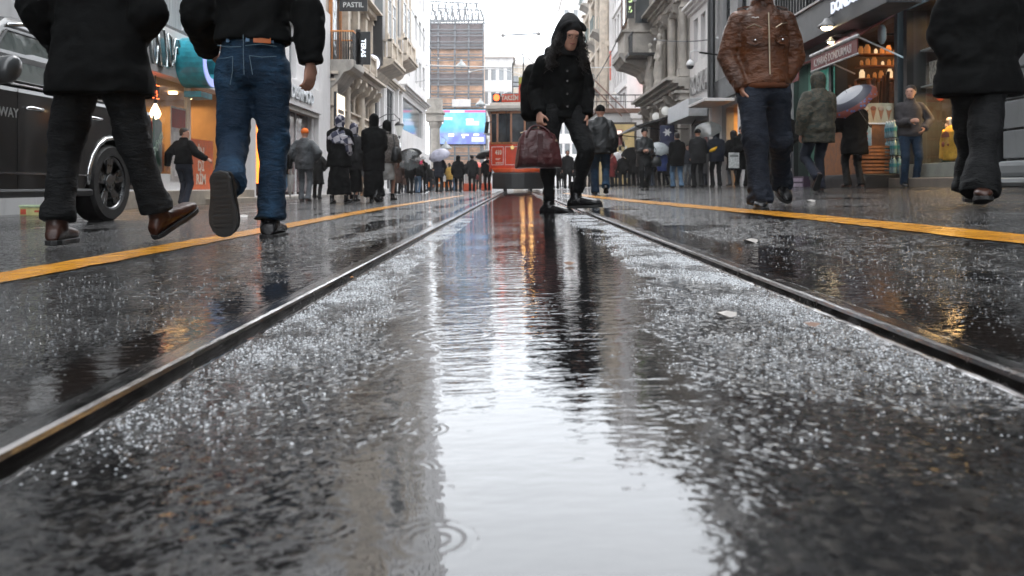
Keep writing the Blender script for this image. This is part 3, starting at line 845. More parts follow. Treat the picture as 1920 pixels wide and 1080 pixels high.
# grey building with the two projecting bays
hs = grid(43.2, 55, 4, 9.0, 3.6, 7, 1.1, 2.3)
b, t2 = building('pale stone building with two projecting bay windows over dark shop glass', TL, 43.2, 55, 34, M_white, hs,
                 holes_open=[(43.6, 46.6, 2.9, 6.3), (48.4, 52.2, 2.9, 6.3), (43.6, 46.8, -.2, 2.4), (48.2, 52.4, -.2, 2.5)], side_m=M_white)
for a, c in ((43.6, 46.6), (48.4, 52.2)):
    n = 3
    for k in range(n):
        u = a + (c - a) * k / n
        window(b, t2, (u + .02, u + (c - a) / n - .02, 2.9, 6.3), -.15, M_dgrey, G_dark, 0, 1)
    mb = MB(t2); mb.box(a - .1, c + .1, 2.42, 2.88, .01, .22); mb.build('spandrel', M_dgrey, b)
for a, c in ((43.6, 46.8), (48.2, 52.4)):
    window(b, t2, (a, c, -.2, 2.4), -.15, M_black, G_dark, 2, 1)
for u in (43.35, 47.3, 47.9, 52.9, 54.6): pilaster(b, t2, u, -.3, 6.9, M_white, .4, .22)
band(b, t2, 43.2, 55, 6.45, [(.12, .12), (.12, .25), (.1, .4)], M_cream)
def bay(par, tf, u0, u1, vb, w1, vt, m, nwin=2):
    mb = MB(tf)
    prof = [(0, vb - .9), (.25, vb - .75), (.45, vb - .45), (w1 * .8, vb - .25), (w1 + .1, vb - .1), (w1 + .1, vb), (w1 + .22, vb + .02), (w1 + .22, vb + .18), (0, vb + .18)]
    n = len(prof); mb.add([(u0 - .1, v, q) for q, v in prof] + [(u1 + .1, v, q) for q, v in prof], [tuple(range(n)), tuple(range(2 * n - 1, n - 1, -1))] + [(i, (i + 1) % n, n + (i + 1) % n, n + i) for i in range(n)])
    mb.build('bay_base', m, par, bevel=.015)
    balustrade(par, tf, u0, u1, vb + .18, vb + 1.25, 0.02, w1, m, 'bay_balustrade', .3)
    mb = MB(tf); wi = w1 - .35
    mb.box(u0 + .25, u1 - .25, vb + .18, vt, .0, wi - .002); mb.build('bay_body', M_white, par)
    for z in (vb + 1.4, vb + 5.0, vb + 8.6):
        for k in range(nwin):
            a = u0 + .35 + (u1 - u0 - .7) * k / nwin; c = u0 + .35 + (u1 - u0 - .7) * (k + 1) / nwin
            window(par, tf, (a + .1, c - .1, z, z + 2.4), wi + .04, M_sash, G_pale, 0, 1, .12)
        # the face towards the camera
        mb = MB(tf); mb.box(u0 + .2, u0 + .248, z, z + 2.4, .2, wi - .15); mb.build('bay_side_window', G_pale, par)
    for u in (u0 + .3, u1 - .3, (u0 + u1) / 2):
        mb = MB(tf); mb.box(u - .12, u + .12, vb + 1.25, vt - .1, wi, wi + .12); mb.box(u - .2, u + .2, vb + 1.25, vb + 1.6, wi, wi + .2); mb.build('bay_pillar', M_cream, par, bevel=.01)
bay(b, t2, 43.8, 47.9, 7.0, 1.15, 20, M_cream)
bay(b, t2, 49.9, 54.2, 8.2, 1.15, 20, M_cream)
mb = MB(t2); mb.box(43.0, 43.25, 6.7, 9.4, .15, .8); mb.build('dark_banner', M_black, b)
mb = MB(t2); mb.box(44.2, 44.7, 1.6, 2.5, .05, .5); mb.build('lit_panel', emis('bluish_panel', (.8, .9, 1), 1.3), b)
mb = MB(t2); mb.box(50.0, 50.4, 2.2, 2.9, .05, .7); mb.build('lit_panel', emis('bluish_panel', (.8, .9, 1), 1.3), b)
# white building at the street end
b, t2 = building('plain white building closing the left row, by the big screen', TL, 55, 70.5, 34, M_white, grid(62.5, 70.5, 3, 8.4, 3.4, 7, 1.4, 2.0) + grid(56, 61, 2, 8.4, 3.4, 7, 1.2, 2.0),
                 holes_open=[(56.5, 68.5, 4.2, 6.5), (56.5, 60.5, -.2, 2.6)])
mb = MB(t2); mb.box(56.5, 68.5, 4.2, 6.5, -.2, -.15); mb.build('panel_window', G_pale, b)
mb = MB(t2); mb.box(56.5, 60.5, -.2, 2.6, -.2, -.15); mb.build('shop_window', G_dark, b)
mb = MB(t2); mb.box(61.2, 70.3, 1.4, 2.9, .0, .5); mb.build('parapet_panel', M_white, b, bevel=.02)
band(b, t2, 55, 70.5, 6.9, [(.1, .12), (.15, .3), (.1, .5)], M_white)
# stone portal with a column beside the screen
o = thing('stone_portal', 'grey stone portal with a round column left of the big screen', 'portal', (-7.5, 73.5, -.22))
for x in (0.05,):
    mb = MB(); mb.lathe((x, 0, 0), [(.62, 0), (.62, .4), (.5, .5), (.48, 3), (.42, 5.7), (.5, 5.8), (.62, 6.05), (.62, 6.3)], 18); mb.build('column', M_grey_stone, o, smooth=False)
mb = MB(); mb.box(-.75, .8, -.7, .7, 6.3, 7.0); mb.box(-.85, .9, -.9, .9, 7.0, 7.25); mb.box(-.7, .7, -.6, .6, 7.25, 8.4); mb.build('entablature', M_grey_stone, o, bevel=.04)

# ---- right side
M_rust = mat('grey_painted_stone', (.19, .20, .205), .6, var=.12, vs=1.5, bump=.004, dirt=.7)
M_midgrey = mat('mid_grey_render', (.26, .26, .26), .7, var=.12, vs=1, bump=.004, dirt=.6)
# rusticated stone wall at the picture's edge
b, t2 = building('pale painted stone wall with deep horizontal joints beside the lit clothes shop', TR, -40, 11.75, 22, M_rust,
                 grid(-40, -2, 9, 3.4, 3.3, 5, 1.3, 2), v0=0)
mb = MB(t2)
v = .62
while v < 6:
    mb.box(-10, 11.72, v, v + .40, .003, .07); v += .43
mb.build('stone_course', M_rust, b, bevel=.012)
mb = MB(t2); mb.box(-10, 11.72, .2, .34, .003, .36); mb.box(-10, 11.72, .34, .58, .003, .2); mb.build('wall_base', M_rust, b, bevel=.07)
# dark building with the display window, ice cream shop and glass shop
hs = grid(11.8, 20.6, 5, 8.0, 3.3, 3, 1.1, 2.1)
b, t2 = building('dark clad building above the lit clothes shop and the ice cream shop', TR, 11.8, 20.6, 18, M_dgrey, hs, fm=M_black, v0=.1,
                 holes_open=[(11.95, 14.5, .62, 3.4), (14.95, 18.0, .22, 3.45), (18.15, 20.4, .3, 3.3)])
mb = MB(t2); mb.box(11.78, 14.9, .15, .36, .002, .5); mb.build('step', mat('worn_dark_step', (.20, .17, .14), .5, bump=.004), b, bevel=.02)
mb = MB(t2); mb.box(11.85, 14.6, .365, .6, .002, .3); mb.build('sill_block', mat('pale_sill_marble', (.26, .28, .25), .35), b, bevel=.01)
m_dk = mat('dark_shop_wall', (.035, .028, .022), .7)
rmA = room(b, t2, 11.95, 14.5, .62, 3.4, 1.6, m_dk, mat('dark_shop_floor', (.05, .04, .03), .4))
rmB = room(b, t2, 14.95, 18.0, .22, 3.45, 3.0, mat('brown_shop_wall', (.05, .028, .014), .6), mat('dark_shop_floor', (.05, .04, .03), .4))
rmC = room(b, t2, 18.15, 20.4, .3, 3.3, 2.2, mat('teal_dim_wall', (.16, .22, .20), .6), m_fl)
area_light('shop_light', V((XR + .9, 13.3, 3.3)), 1, 2, 14, (1, .58, .25))
area_light('shop_light', V((XR + 1.4, 16.6, 3.35)), 1.6, 2.4, 20, (1, .50, .18))
area_light('shop_light', V((XR + 1.2, 19.2, 3.2)), 1.2, 1.6, 26, (.6, 1.0, .85))
mb = MB(t2)
for u in (11.8, 14.5, 14.86, 18.0, 20.42):
    mb.box(u, u + .13, .2, 3.5, .0, .12)
mb.box(11.932, 14.498, 3.4, 3.52, 0, .118)
mb.split('shop_front_post', M_black, b)
mb = MB(t2); mb.quad((11.95, .62, -.05), (14.5, .62, -.05), (14.5, 3.4, -.05), (11.95, 3.4, -.05)); mb.build('shop_window', G_clear, b, recalc=False)
mb = MB(t2); mb.quad((18.15, .3, -.1), (20.4, .3, -.1), (20.4, 3.3, -.1), (18.15, 3.3, -.1)); mb.build('shop_window', G_clear, b, recalc=False)
# white light tube at the edge of the display window
o = thing('light_tube', 'tall thin white light tube at the edge of the clothes shop window', 'lamp', (XR - .06, 14.62, .9))
mb = MB(); mb.box(-.045, .0, -.02, .03, 0, 2.65); mb.build('tube', emis('tube_light', (.62, .86, 1), 3), o)
mb = MB(); mb.box(.001, .04, -.04, .05, -.03, 2.7); mb.build('tube_holder', M_black, o)
o = thing('light_tube', 'short slanting white light tube above the clothes shop window', 'lamp', (XR - .17, 14.0, 3.5))
mb = MB(); mb.box(-.04, .0, -.62, .6, 0, .04); mb.build('tube', emis('tube_light', (.62, .86, 1), 3), o)
mb = MB(); mb.box(.001, .04, -.65, .63, -.01, .05); mb.build('tube_holder', M_black, o)
# grey fascia band over the shops and the dark railing above
mb = MB(t2); mb.box(14.9, 20.7, 3.52, 4.25, .13, .55); mb.build('fascia', mat('grey_fascia', (.10, .105, .108), .5, var=.1, bump=.002), b, bevel=.01)
mb = MB(t2); mb.box(14.8, 20.75, 4.25, 4.30, .1, .6); mb.build('fascia_cap', mat('pale_metal_cap', (.4, .38, .36), .4), b)
mb = MB(t2)
for k in range(30): mb.box(14.9 + k * .2, 14.93 + k * .2, 4.31, 7.6, .45, .5)
mb.box(14.8, 20.8, 7.6, 7.66, .42, .52); mb.build('window_bars', M_black, b)
mb = MB(t2); mb.box(12, 20.5, 4.35, 7.7, .01, .05); mb.build('upper_glass', glass_mat('very_dark_glass', (.012, .013, .014)), b)
s = thing('shop_sign', 'long white lettered sign board on the grey fascia over the ice cream shop', 'sign', (XR - .85, 14.75, 3.66))
mb = MB(); mb.box(-.1, .5, -1.25, 1.1, -.34, .20); mb.build('sign_board', M_dgrey, s, bevel=.01)
text('DONDURMACISI', emis('pale_blue_letter', (.72, .78, .92), .55), s, .30, (-.115, -.05, .06), (PI / 2, 0, -PI / 2), .012, 'sign_letters', sx=1.02, bold=.008)
# wall lamps over the awning
def wall_lamp(label, x, y, z, s_=1.0, on=True):
    o = thing('wall_lamp', label, 'lamp', (x, y, z))
    mb = MB(); mb.lathe((0, 0, 0), [(.16 * s_, 0), (.15 * s_, .04 * s_), (.07 * s_, .10 * s_), (.04 * s_, .16 * s_), (.0, .17 * s_)], 18); mb.build('lamp_shade', mat('grey_lamp_metal', (.2, .2, .2), .35), o, smooth=True)
    mb = MB(); mb.ball((0, 0, .0), .1 * s_, .1 * s_, .055 * s_); mb.build('bulb', emis('warm_bulb', (1, .78, .45), 12) if on else M_white, o, smooth=True)
    mb = MB(); mb.tube([(0, 0, .15 * s_), (.1, 0, .22 * s_), (.5, .0, .2 * s_)], .014, 6); mb.build('arm', M_black, o)
wall_lamp('lit round wall lamp under the grey fascia, above the maroon awning', 6.15, 15.85, 3.36, 1.1)
wall_lamp('small wall lamp low above the upper edge of the maroon awning', 6.25, 15.9, 3.08, .6)
# awning: slanted cloth, front roll and a lettered valance
M_awn = mat('maroon_awning_cloth', (.16, .03, .032), .55, var=.2, vs=3, bump=.004, bs=8)
o = thing('awning', 'maroon awning with white lettering over the ice cream shop', 'awning', (XR, 17.4, 3.35))
def ap(u, v, w): return (-w, u - 17.4, v - 3.35)
mb = MB(ap); a, c = 14.75, 17.1
mb.add([(a, 3.45, .15), (c, 3.45, .15), (c, 3.0, .9), (a, 3.0, .9), (a, 3.42, .15), (c, 3.42, .15), (c, 2.97, .9), (a, 2.97, .9)], [(0, 1, 2, 3), (4, 7, 6, 5), (0, 4, 5, 1), (1, 5, 6, 2), (2, 6, 7, 3), (3, 7, 4, 0)])
mb.build('awning_cloth', M_awn, o, recalc=False)
mb = MB(ap); mb.cyl((0, 0, 0), .055, .01, 8); mb = MB(); mb.cyl((-.9, a - 17.4, 2.99 - 3.35), .04, c - a, 12, 'y'); mb.build('front_roll', mat('white_tube_metal', (.6, .6, .6), .3), o, smooth=True)
mb = MB(ap); mb.box(a + .02, c - .02, 2.68, 2.95, .89, .91); mb.build('valance', M_awn, o)
mb = MB(); mb.cyl((-.9, a - 17.4, 2.66 - 3.35), .018, c - a, 8, 'y'); mb.build('bottom_bar', mat('white_tube_metal', (.6, .6, .6), .3), o, smooth=True)
text('K.MARAŞ DONDURMASI', mat('white_cloth_print', (.55, .50, .50), .6), o, .225, (-.915, 15.95 - 17.4, 2.80 - 3.35), (PI / 2, 0, -PI / 2), .002, 'valance_letters', sx=.76, bold=.004)
for yy_ in (c - 17.5, a - 17.3):
    mb = MB(); mb.tube([(0, yy_, -.75), (-.88, yy_, -.35)], .016, 6); mb.build('awning_arm', mat('white_tube_metal', (.6, .6, .6), .3), o)
o = thing('awning', 'smaller maroon awning edge behind the lettered one', 'awning', (XR + .35, 18.7, 3.35))
mb = MB(); mb.add([(-.1, -1, 0), (-.1, 1.2, 0), (-1.3, 1.2, -.45), (-1.3, -1, -.45), (-.1, -1, -.03), (-.1, 1.2, -.03), (-1.3, 1.2, -.48), (-1.3, -1, -.48)], [(0, 1, 2, 3), (4, 7, 6, 5), (0, 4, 5, 1), (1, 5, 6, 2), (2, 6, 7, 3), (3, 7, 4, 0)]); mb.build('awning_cloth', M_awn, o)
mb = MB(); mb.box(-1.32, -1.29, -1, 1.2, -.8, -.46); mb.build('valance', M_awn, o)
mb = MB(); mb.cyl((-1.31, -1, -.45), .035, 2.2, 10, 'y'); mb.build('front_roll', mat('white_tube_metal', (.6, .6, .6), .3), o)
# grey building
hs = [h for h in grid(20.7, 28.4, 4, 5.0, 3.3, 4, 1.0, 2.0)]
b, t2 = building('plain grey building behind the man in the brown leather jacket', TR, 20.7, 28.5, 19, M_midgrey, hs, holes_open=[(21.2, 24.6, .15, 3.0), (25.4, 27.4, .15, 2.9)], v0=.1, fm=M_black)
rm = room(b, t2, 25.4, 27.4, .15, 2.9, 2, mat('amber_wall', (.5, .3, .12), .6), m_fl)
area_light('shop_light', V((XR + 1.0, 26.4, 2.75)), 1, 1.4, 34, (1, .6, .25))
mb = MB(t2)
for k in range(6): mb.box(25.5, 27.3, .5 + k * .4, .53 + k * .4, -1.7, -1.2)
mb.build('shelf', mat('pale_shelf', (.5, .42, .32), .5), rm)
rm = room(b, t2, 21.2, 24.6, .15, 3.0, 2.4, mat('dark_shop_wall', (.035, .028, .022), .7), m_fl)
mb = MB(t2); mb.box(28.0, 28.45, .15, 3.1, .0, .35); mb.box(24.8, 25.3, .15, 3.1, 0, .2); mb.split('pier', M_white, b, bevel=.01)
mb = MB(t2); mb.box(20.7, 28.5, 3.2, 3.9, .0, .15); mb.build('sign_band', M_dgrey, b)
mb = MB(t2); mb.box(26.0, 28.4, 2.98, 3.08, .1, 1.1); mb.build('canopy_edge', M_white, b, bevel=.01)
mb = MB(t2); mb.cyl((28.62, .2, .22), .14, 9, 10, 'y'); mb.build('drain_pipe', M_black, b)
# narrow white building with the letters
hs = [(29.2 + k * 1.25, 29.95 + k * 1.25, 5.15, 6.9) for k in range(3)] + grid(28.9, 33.2, 3, 8.4, 3.2, 3, .8, 1.9)
b, t2 = building('narrow white building with three slim windows above grey raised letters', TR, 28.9, 33.2, 18.5, M_white, hs, holes_open=[(29.3, 32.9, .15, 2.7)], v0=.1, mull=0)
band(b, t2, 28.9, 33.2, 7.2, [(.12, .1), (.12, .22), (.1, .35)], M_white)
mb = MB(t2); mb.box(29.3, 32.9, .15, 2.7, -.2, -.15); mb.build('shop_window', G_dark, b)
mb = MB(t2); mb.box(29.0, 33.0, 2.75, 3.4, .005, .95); mb.build('box_canopy', mat('grey_metal_canopy', (.4, .41, .42), .35), b, bevel=.015)
text('ROSKA', mat('grey_raised_letter', (.34, .33, .32), .5), b, 1.05, V(t2(31.05, 4.2, .08)), (PI / 2, 0, -PI / 2), .06, 'raised_letters', sx=.93, bold=.012)
mb = MB(t2); mb.tube([(30.6, 3.3, .02), (30.6, 2.5, .5)], .02, 6); mb.build('stay', M_black, b)
# ornate stone building with statues
hs = [(34.2, 35.4, 5.6, 7.6), (36.6, 37.8, 5.6, 7.6), (39.4, 40.6, 5.6, 7.6), (41.6, 42.6, 5.6, 7.6)] + grid(33.3, 43.2, 4, 10.0, 3.8, 1, 1.2, 2.3)
b, t2 = building('ornate grey stone building with statues, heavy cornices and projecting balcony', TR, 33.3, 43.6, 13.2, M_grey_stone, hs, fm=M_wood, v0=.1,
                 holes_open=[(34.0, 36.4, .15, 2.7), (38.0, 42.6, .15, 2.7)], mull=0)
band(b, t2, 33.3, 43.6, 4.25, [(.12, .2), (.14, .45), (.12, .7), (.12, .95)], M_grey_stone)
band(b, t2, 33.3, 43.6, 8.1, [(.15, .2), (.3, .3), (.15, .55), (.12, .85)], M_grey_stone)
for u in (33.6, 35.9, 38.3, 41.0, 43.2): pilaster(b, t2, u, 4.78, 8.08, M_grey_stone, .42, .28, rnd=True)
for u in (33.7, 36.9, 37.6, 40.2, 43.1): pilaster(b, t2, u, .12, 4.2, M_grey_stone, .6, .35, rnd=(u in (37.6, 40.2)))
for u in (34.9, 39.0, 41.6):
    arch_frame(b, t2, u, 2.75, .62, .5, M_grey_stone); arch_pane(b, t2, u, 2.75, .62, .5, G_dark)
for u in (34.5, 36.1, 38.3, 40.4, 42.4): corbel(b, t2, u, 4.24, .6, .6, M_grey_stone, .3)
for u in (34.8, 37.2, 40.0, 42.1): corbel(b, t2, u, 8.09, .7, .5, M_grey_stone, .4)
mb = MB(t2)
for k in range(26): mb.box(33.4 + k * .38, 33.6 + k * .38, 8.42, 8.56, .3, .42)
mb.split('dentil', M_grey_stone, b)
mb = MB(t2); mb.box(34.0, 36.4, .15, 2.7, -.2, -.15); mb.build('shop_window', G_dark, b)
mb = MB(t2); mb.box(38.0, 42.6, .15, 2.7, -.2, -.15); mb.build('shop_window', G_dark, b)
# projecting balcony bay at the far end
mb = MB(t2); prof = [(0, 5.6), (.5, 5.75), (.7, 6.1), (1.3, 6.35), (1.75, 6.45), (1.9, 6.7), (2.0, 6.72), (2.0, 6.95), (0, 6.95)]
n = len(prof); mb.add([(40.4, v, q) for q, v in prof] + [(43.5, v, q) for q, v in prof], [tuple(range(n)), tuple(range(2 * n - 1, n - 1, -1))] + [(i, (i + 1) % n, n + (i + 1) % n, n + i) for i in range(n)])
mb.build('bay_base', M_grey_stone, b, bevel=.02)
mb = MB(t2); mb.box(40.6, 43.4, 6.95, 8.0, .0, 1.7); mb.box(40.5, 43.45, 8.0, 8.12, 0, 1.85); mb.box(40.7, 43.3, 8.12, 12.6, 0, 1.5); mb.build('bay_body', M_grey_stone, b, bevel=.02)
for z in (8.5,): window(b, t2, (41.2, 42.8, z, z + 2.6), 1.56, M_wood, G_dark, 0, 1, .1)
mb = MB(t2); mb.box(40.64, 40.69, 8.5, 11.1, .45, 1.15); mb.build('bay_side_window', G_dark, b)
mb = MB(t2)
for k in range(9): mb.box(39.2 + k * .15, 39.23 + k * .15, 6.75, 7.7, 1.5, 1.53)
mb.box(39.1, 40.5, 7.7, 7.75, 1.46, 1.56); mb.box(39.1, 40.6, 6.6, 6.74, 0, 1.7); mb.build('iron_balcony', M_black, b)
# statues standing on the cornice
for k, u in enumerate((37.1, 39.65)):
    o = thing('statue', 'weathered stone statue of a draped standing figure on the cornice, %s' % ('nearer the white lettered building' if k == 0 else 'nearer the projecting bay'), 'statue', t2(0, 0, 0) and TR(u, 4.78, .55))
    mb = MB()
    mb.ell([((0, 0, 0), (.3, 0, 0), (0, .3, 0)), ((0, 0, .25), (.27, 0, 0), (0, .27, 0)), ((0, 0, .3), (.2, 0, 0), (0, .24, 0)), ((0, 0, 1.0), (.17, 0, 0), (0, .2, 0)), ((0, 0, 1.25), (.2, 0, 0), (0, .24, 0)), ((0, 0, 1.55), (.14, 0, 0), (0, .18, 0)),
            ((0, 0, 1.95), (.17, 0, 0), (0, .27, 0)), ((0, 0, 2.1), (.1, 0, 0), (0, .14, 0)), ((0, 0, 2.2), (.07, 0, 0), (0, .07, 0))], 16)
    mb.ball((0, 0, 2.36), .12, .11, .16)
    mb.tube([(0, .26, 1.95), (-.1, .34, 1.6), (-.22, .2, 1.35)], [.08, .07, .05], round_ends=True); mb.tube([(0, -.26, 1.95), (-.02, -.33, 1.6), (-.08, -.3, 1.25)], [.08, .07, .05], round_ends=True)
    mb.tube([(-.08, .1, 1.2), (-.2, .1, .7), (-.15, .1, .28)], [.12, .1, .08]); o2 = mb.build('figure', M_grey_stone, o); remesh(o2, .035, 2, .05, .12)
# globe lamps
for k, (u, z) in enumerate(((35.6, 3.35), (38.0, 3.3))):
    o = thing('globe_lamp', 'white globe lamp on the ornate building front, %s' % ('the higher one beside the pillar' if k == 0 else 'the lower one above the black awning'), 'lamp', TR(u, z, .55))
    mb = MB(); mb.ball((0, 0, .2), .2, n=16, m=10); mb.build('globe', emis('milk_glass', (.8, .8, .78), .25), o, smooth=True)
    mb = MB(); mb.tube([(.5, 0, -.1), (.15, 0, -.1), (0, 0, .02)], .025, 6); mb.build('arm', M_black, o)
# black awning on stays in front of the ornate building
o = thing('awning', 'narrow black awning on thin stays under the globe lamps', 'awning', TR(38, 2.9, 0))
mb = MB(); mb.add([(-.1, -3, .5), (-.1, 3, .5), (-2.0, 3, -.05), (-2.0, -3, -.05), (-.1, -3, .42), (-.1, 3, .42), (-2.0, 3, -.12), (-2.0, -3, -.12)], [(0, 1, 2, 3), (4, 7, 6, 5), (0, 4, 5, 1), (1, 5, 6, 2), (2, 6, 7, 3), (3, 7, 4, 0)]); mb.build('awning_cloth', M_black, o)
for yy_ in (-2.9, 2.9):
    mb = MB(); mb.tube([(0, yy_, -.3), (-1.9, yy_, -.1)], .025, 6); mb.build('awning_arm', M_black, o)
s = thing('menu_board', 'small pinkish lit board hanging at the outer end of the black awning', 'sign', TR(41, 2.75, 2.1))
mb = MB(); mb.box(-.35, .35, -.04, .04, -.45, .35); mb.build('sign_board', mat('pink_board', (.5, .2, .18), .5), s, bevel=.01)
mb = MB(); mb.box(-.3, .3, -.047, -.042, .1, .3); mb.build('sign_face', emis('pale_board_light', (1, .8, .7), .7), s)
s = thing('street_sign', 'small dark blue hanging sign with a white star shape on the stone pier', 'sign', TR(33.4, 2.3, .9))
mb = MB(); mb.box(-.3, .3, -.03, .03, -.5, .45); mb.build('sign_board', mat('navy_sign', (.03, .035, .08), .4), s, bevel=.01)
mb = MB(); pts = [(.2 * (1 if k % 2 == 0 else .45) * math.cos(PI * k / 6), .2 * (1 if k % 2 == 0 else .45) * math.sin(PI * k / 6)) for k in range(12)]
mb.prism(pts, -.036, -.0315, 'xz'); o_ = mb.build('star_mark', M_sash, s); o_.location = (0, 0, .15)
mb = MB(); mb.tube([(.3, 0, .3), (.9, 0, .3)], .02, 6); mb.build('bracket', M_black, s)
# security camera on an arm
o = thing('security_camera', 'white dome security camera hanging from a bracket in front of the lettered building', 'camera', (XR - 1.2, 27.6, 4.4))
mb = MB(); mb.lathe((0, 0, 0), [(.0, -.16), (.08, -.14), (.13, -.05)], 14); mb.build('dome', M_black, o, smooth=True)
mb = MB(); mb.lathe((0, 0, 0), [(.14, -.05), (.15, .02), (.09, .12), (.03, .18)], 14); mb.build('housing', M_sash, o, smooth=True)
mb = MB(); mb.tube([(0, 0, .17), (0, 0, .42), (.15, 0, .5), (.35, 0, .45)], .025, 8); mb.build('gooseneck', M_sash, o, smooth=True)
mb = MB(); mb.tube([(.33, 0, .42), (1.25, .6, .42)], .035, 8); mb.build('arm', M_black, o)
# vertical green sign, far right row
s = thing('hanging_sign', 'narrow black sign with green numerals high above the projecting stone bay', 'sign', (5.7, 40, 9.45))
mb = MB(); mb.box(-.2, .2, -.06, .06, -.85, 1.0); mb.build('sign_board', M_black, s)
for k in range(3): text('5', emis('green_led', (.55, .75, .35), .7), s, .42, (0, -.075, .55 - k * .5), (PI / 2, 0, 0), .004, 'numeral', bold=.01)

# one storey annexe with the yellow poster across the side street
o = thing('annexe', 'single storey pale annexe with roof railing behind the yellow poster', 'building', (7.2, 50, .15))
mb = MB(); mb.box(-2.2, 6, .0, 5, 0, 4.6); mb.build('wall', M_pale, o)
mb = MB(); mb.box(-2.3, 6, -.15, 5, 4.6, 4.9); mb.build('cornice', mat('brown_cornice', (.16, .09, .06), .6), o, bevel=.03)
mb = MB(); mb.box(-.0, 1.0, -.12, -.002, 0, 4.4); mb.box(-.1, 1.1, -.2, -.002, 4.25, 4.58); mb.build('pilaster', M_white, o, bevel=.02)
mb = MB(); mb.box(1.2, 4, -.05, -.002, 0, 3.9); mb.build('doorway_shade', mat('painted_doorway_shade', (.012, .012, .012), .5), o)  # black panel painted for the shade inside the doorway, no opening is cut
mb = MB()
for k in range(12): mb.box(-2.2 + k * .6, -2.16 + k * .6, -.1, -.06, 4.9, 5.7)
mb.box(-2.3, 5, -.11, -.05, 5.7, 5.76); mb.box(-2.3, 5, -.11, -.05, 5.3, 5.34); mb.build('roof_railing', M_black, o)
for k, (x, s_) in enumerate(((1.2, 1.0), (2.2, 1.3), (-1.0, .8))):
    a = thing('roof_urn', ['small pale chimney pot on the annexe roof', 'tall pale chimney pot on the annexe roof', 'low pale chimney pot near the red stair rail'][k], 'chimney pot', (7.2 + x, 50.6, 5.05))
    mb = MB(); mb.lathe((0, 0, 0), [(.3 * s_, 0), (.3 * s_, .8 * s_), (.36 * s_, .85 * s_), (.36 * s_, 1.0 * s_), (.2 * s_, 1.15 * s_)], 14); mb.build('pot', M_pale, a)
    mb = MB(); mb.lathe((0, 0, 1.16 * s_), [(.25 * s_, 0), (.1 * s_, .15 * s_), (.02, .2 * s_)], 14); mb.build('cap', M_grey_stone, a)
o = thing('poster', 'large framed yellow poster with a faint figure beside the leather jacket walker', 'poster', (6.2, 49.6, .2))
mb = MB(); mb.box(-1.2, 1.25, -.1, .1, 0, 3.95); mb.build('poster_frame', mat('dark_poster_frame', (.05, .035, .03), .5), o, bevel=.02)
mb = MB(); mb.box(-1.06, 1.1, -.115, -.101, .1, 3.82); mb.build('poster_sheet', mat('yellow_print', (.62, .47, .22), .5, var=.12, vs=1.5), o)
mb = MB()
for a0, k in ((0, 0), (.35, 1)):
    pts = [(-1.0 + a0 + 1.6 * math.sin(t_), 3.3 * math.cos(t_)) for t_ in [PI / 2 * q / 12 for q in range(13)]]
    for p, q in zip(pts, pts[1:]): mb.box(min(p[0], q[0]), max(p[0], q[0]) + .03, -.12, -.116, min(p[1], q[1]) + .1, max(p[1], q[1]) + .14)
mb.build('curved_lines', mat('white_print', (.7, .68, .6), .5), o)
mb = MB(); mb.box(.1, .5, -.12, -.116, 2.2, 2.95); mb.box(-.1, .7, -.124, -.1205, 2.85, 3.05); mb.box(.0, .65, -.12, -.116, 1.9, 1.95); mb.build('faint_figure', mat('ochre_print', (.42, .33, .17), .5), o)
for k, x in enumerate((-.5, .2, .9)):
    mb = MB(); mb.box(x - .1, x + .12, -.125, -.121, .1, 1.0 + .3 * k); mb.build('dark_stripe', mat('dark_print', (.12, .1, .08), .6), o)
o = thing('stair_rail', 'pair of reddish brown slanting rails above the leather jacket walker', 'railing', (4.9, 49.2, 4.6))
mb = MB(); mb.tube([(-.7, 0, 2.2), (1.6, 0, -.1)], .04, 6); mb.tube([(-.3, 0, 2.3), (2.0, 0, .1)], .04, 6); mb.build('rails', mat('red_brown_rail', (.20, .10, .075), .5), o)
# plain white building facing the side street
o = thing('building', 'tall plain white building beyond the side street, red neon in one window', 'building', (7.6, 55, 0))
loc = V(o.location)
def t2(u, v, q): return (7.6 + q - loc.x, 55 - loc.y - .0, v)
mb = MB(lambda u, v, q: (u, -q, v)); wall_with_holes(mb, 0, 9, 0, 18.2, [(1.15, 1.72, 7.1, 8.9)], .3); mb.build('street_front', M_white, o, recalc=False)
mb = MB(); mb.box(1.15, 1.72, .2, .25, 7.1, 8.9); mb.build('window', G_dark, o)
tf8 = lambda u, v, q: (-q, u, v)
hs = [(1.0 + k * 1.6, 2.0 + k * 1.6, 4.6 + j * 3.1, 6.8 + j * 3.1) for k in range(4) for j in range(4)]
mb = MB(tf8); wall_with_holes(mb, 0, 7.6, 0, 18.2, hs, .25); mb.build('side_front', M_white, o, recalc=False)
for h in hs: window(o, tf8, h, -.15, M_sash, G_pale, 0, 0, .08)
mb = MB(); mb.box(-.15, 9, -.15, 7.7, 18.2, 18.6); mb.build('roof', M_white, o, bevel=.02)
mb = MB(tf8)
for j in range(5): mb.box(0, 7.6, 7.05 + j * 3.1, 7.2 + j * 3.1, 0, .14)
mb.build('string_course', M_white, o)
s = thing('neon_sign', 'small red neon pharmacy style sign in the white building window', 'sign', (9.05, 54.75, 7.45))
mb = MB(); mb.tube([(-.2, 0, -.35), (.2, 0, -.35), (.2, 0, -.05), (-.2, 0, -.05), (-.2, 0, .35), (.2, 0, .35)], .05, 8); mb.tube([(-.35, -.02, .0), (.4, -.02, .0)], .045, 8); mb.tube([(0, -.04, -.3), (0, -.04, .3)], .045, 8)
mb.build('neon_tube', emis('red_neon', (1, .09, .03), 3.2), s)
s = thing('hanging_sign', 'narrow faded red vertical sign on the white building side', 'sign', (7.35, 60.5, 9.3))
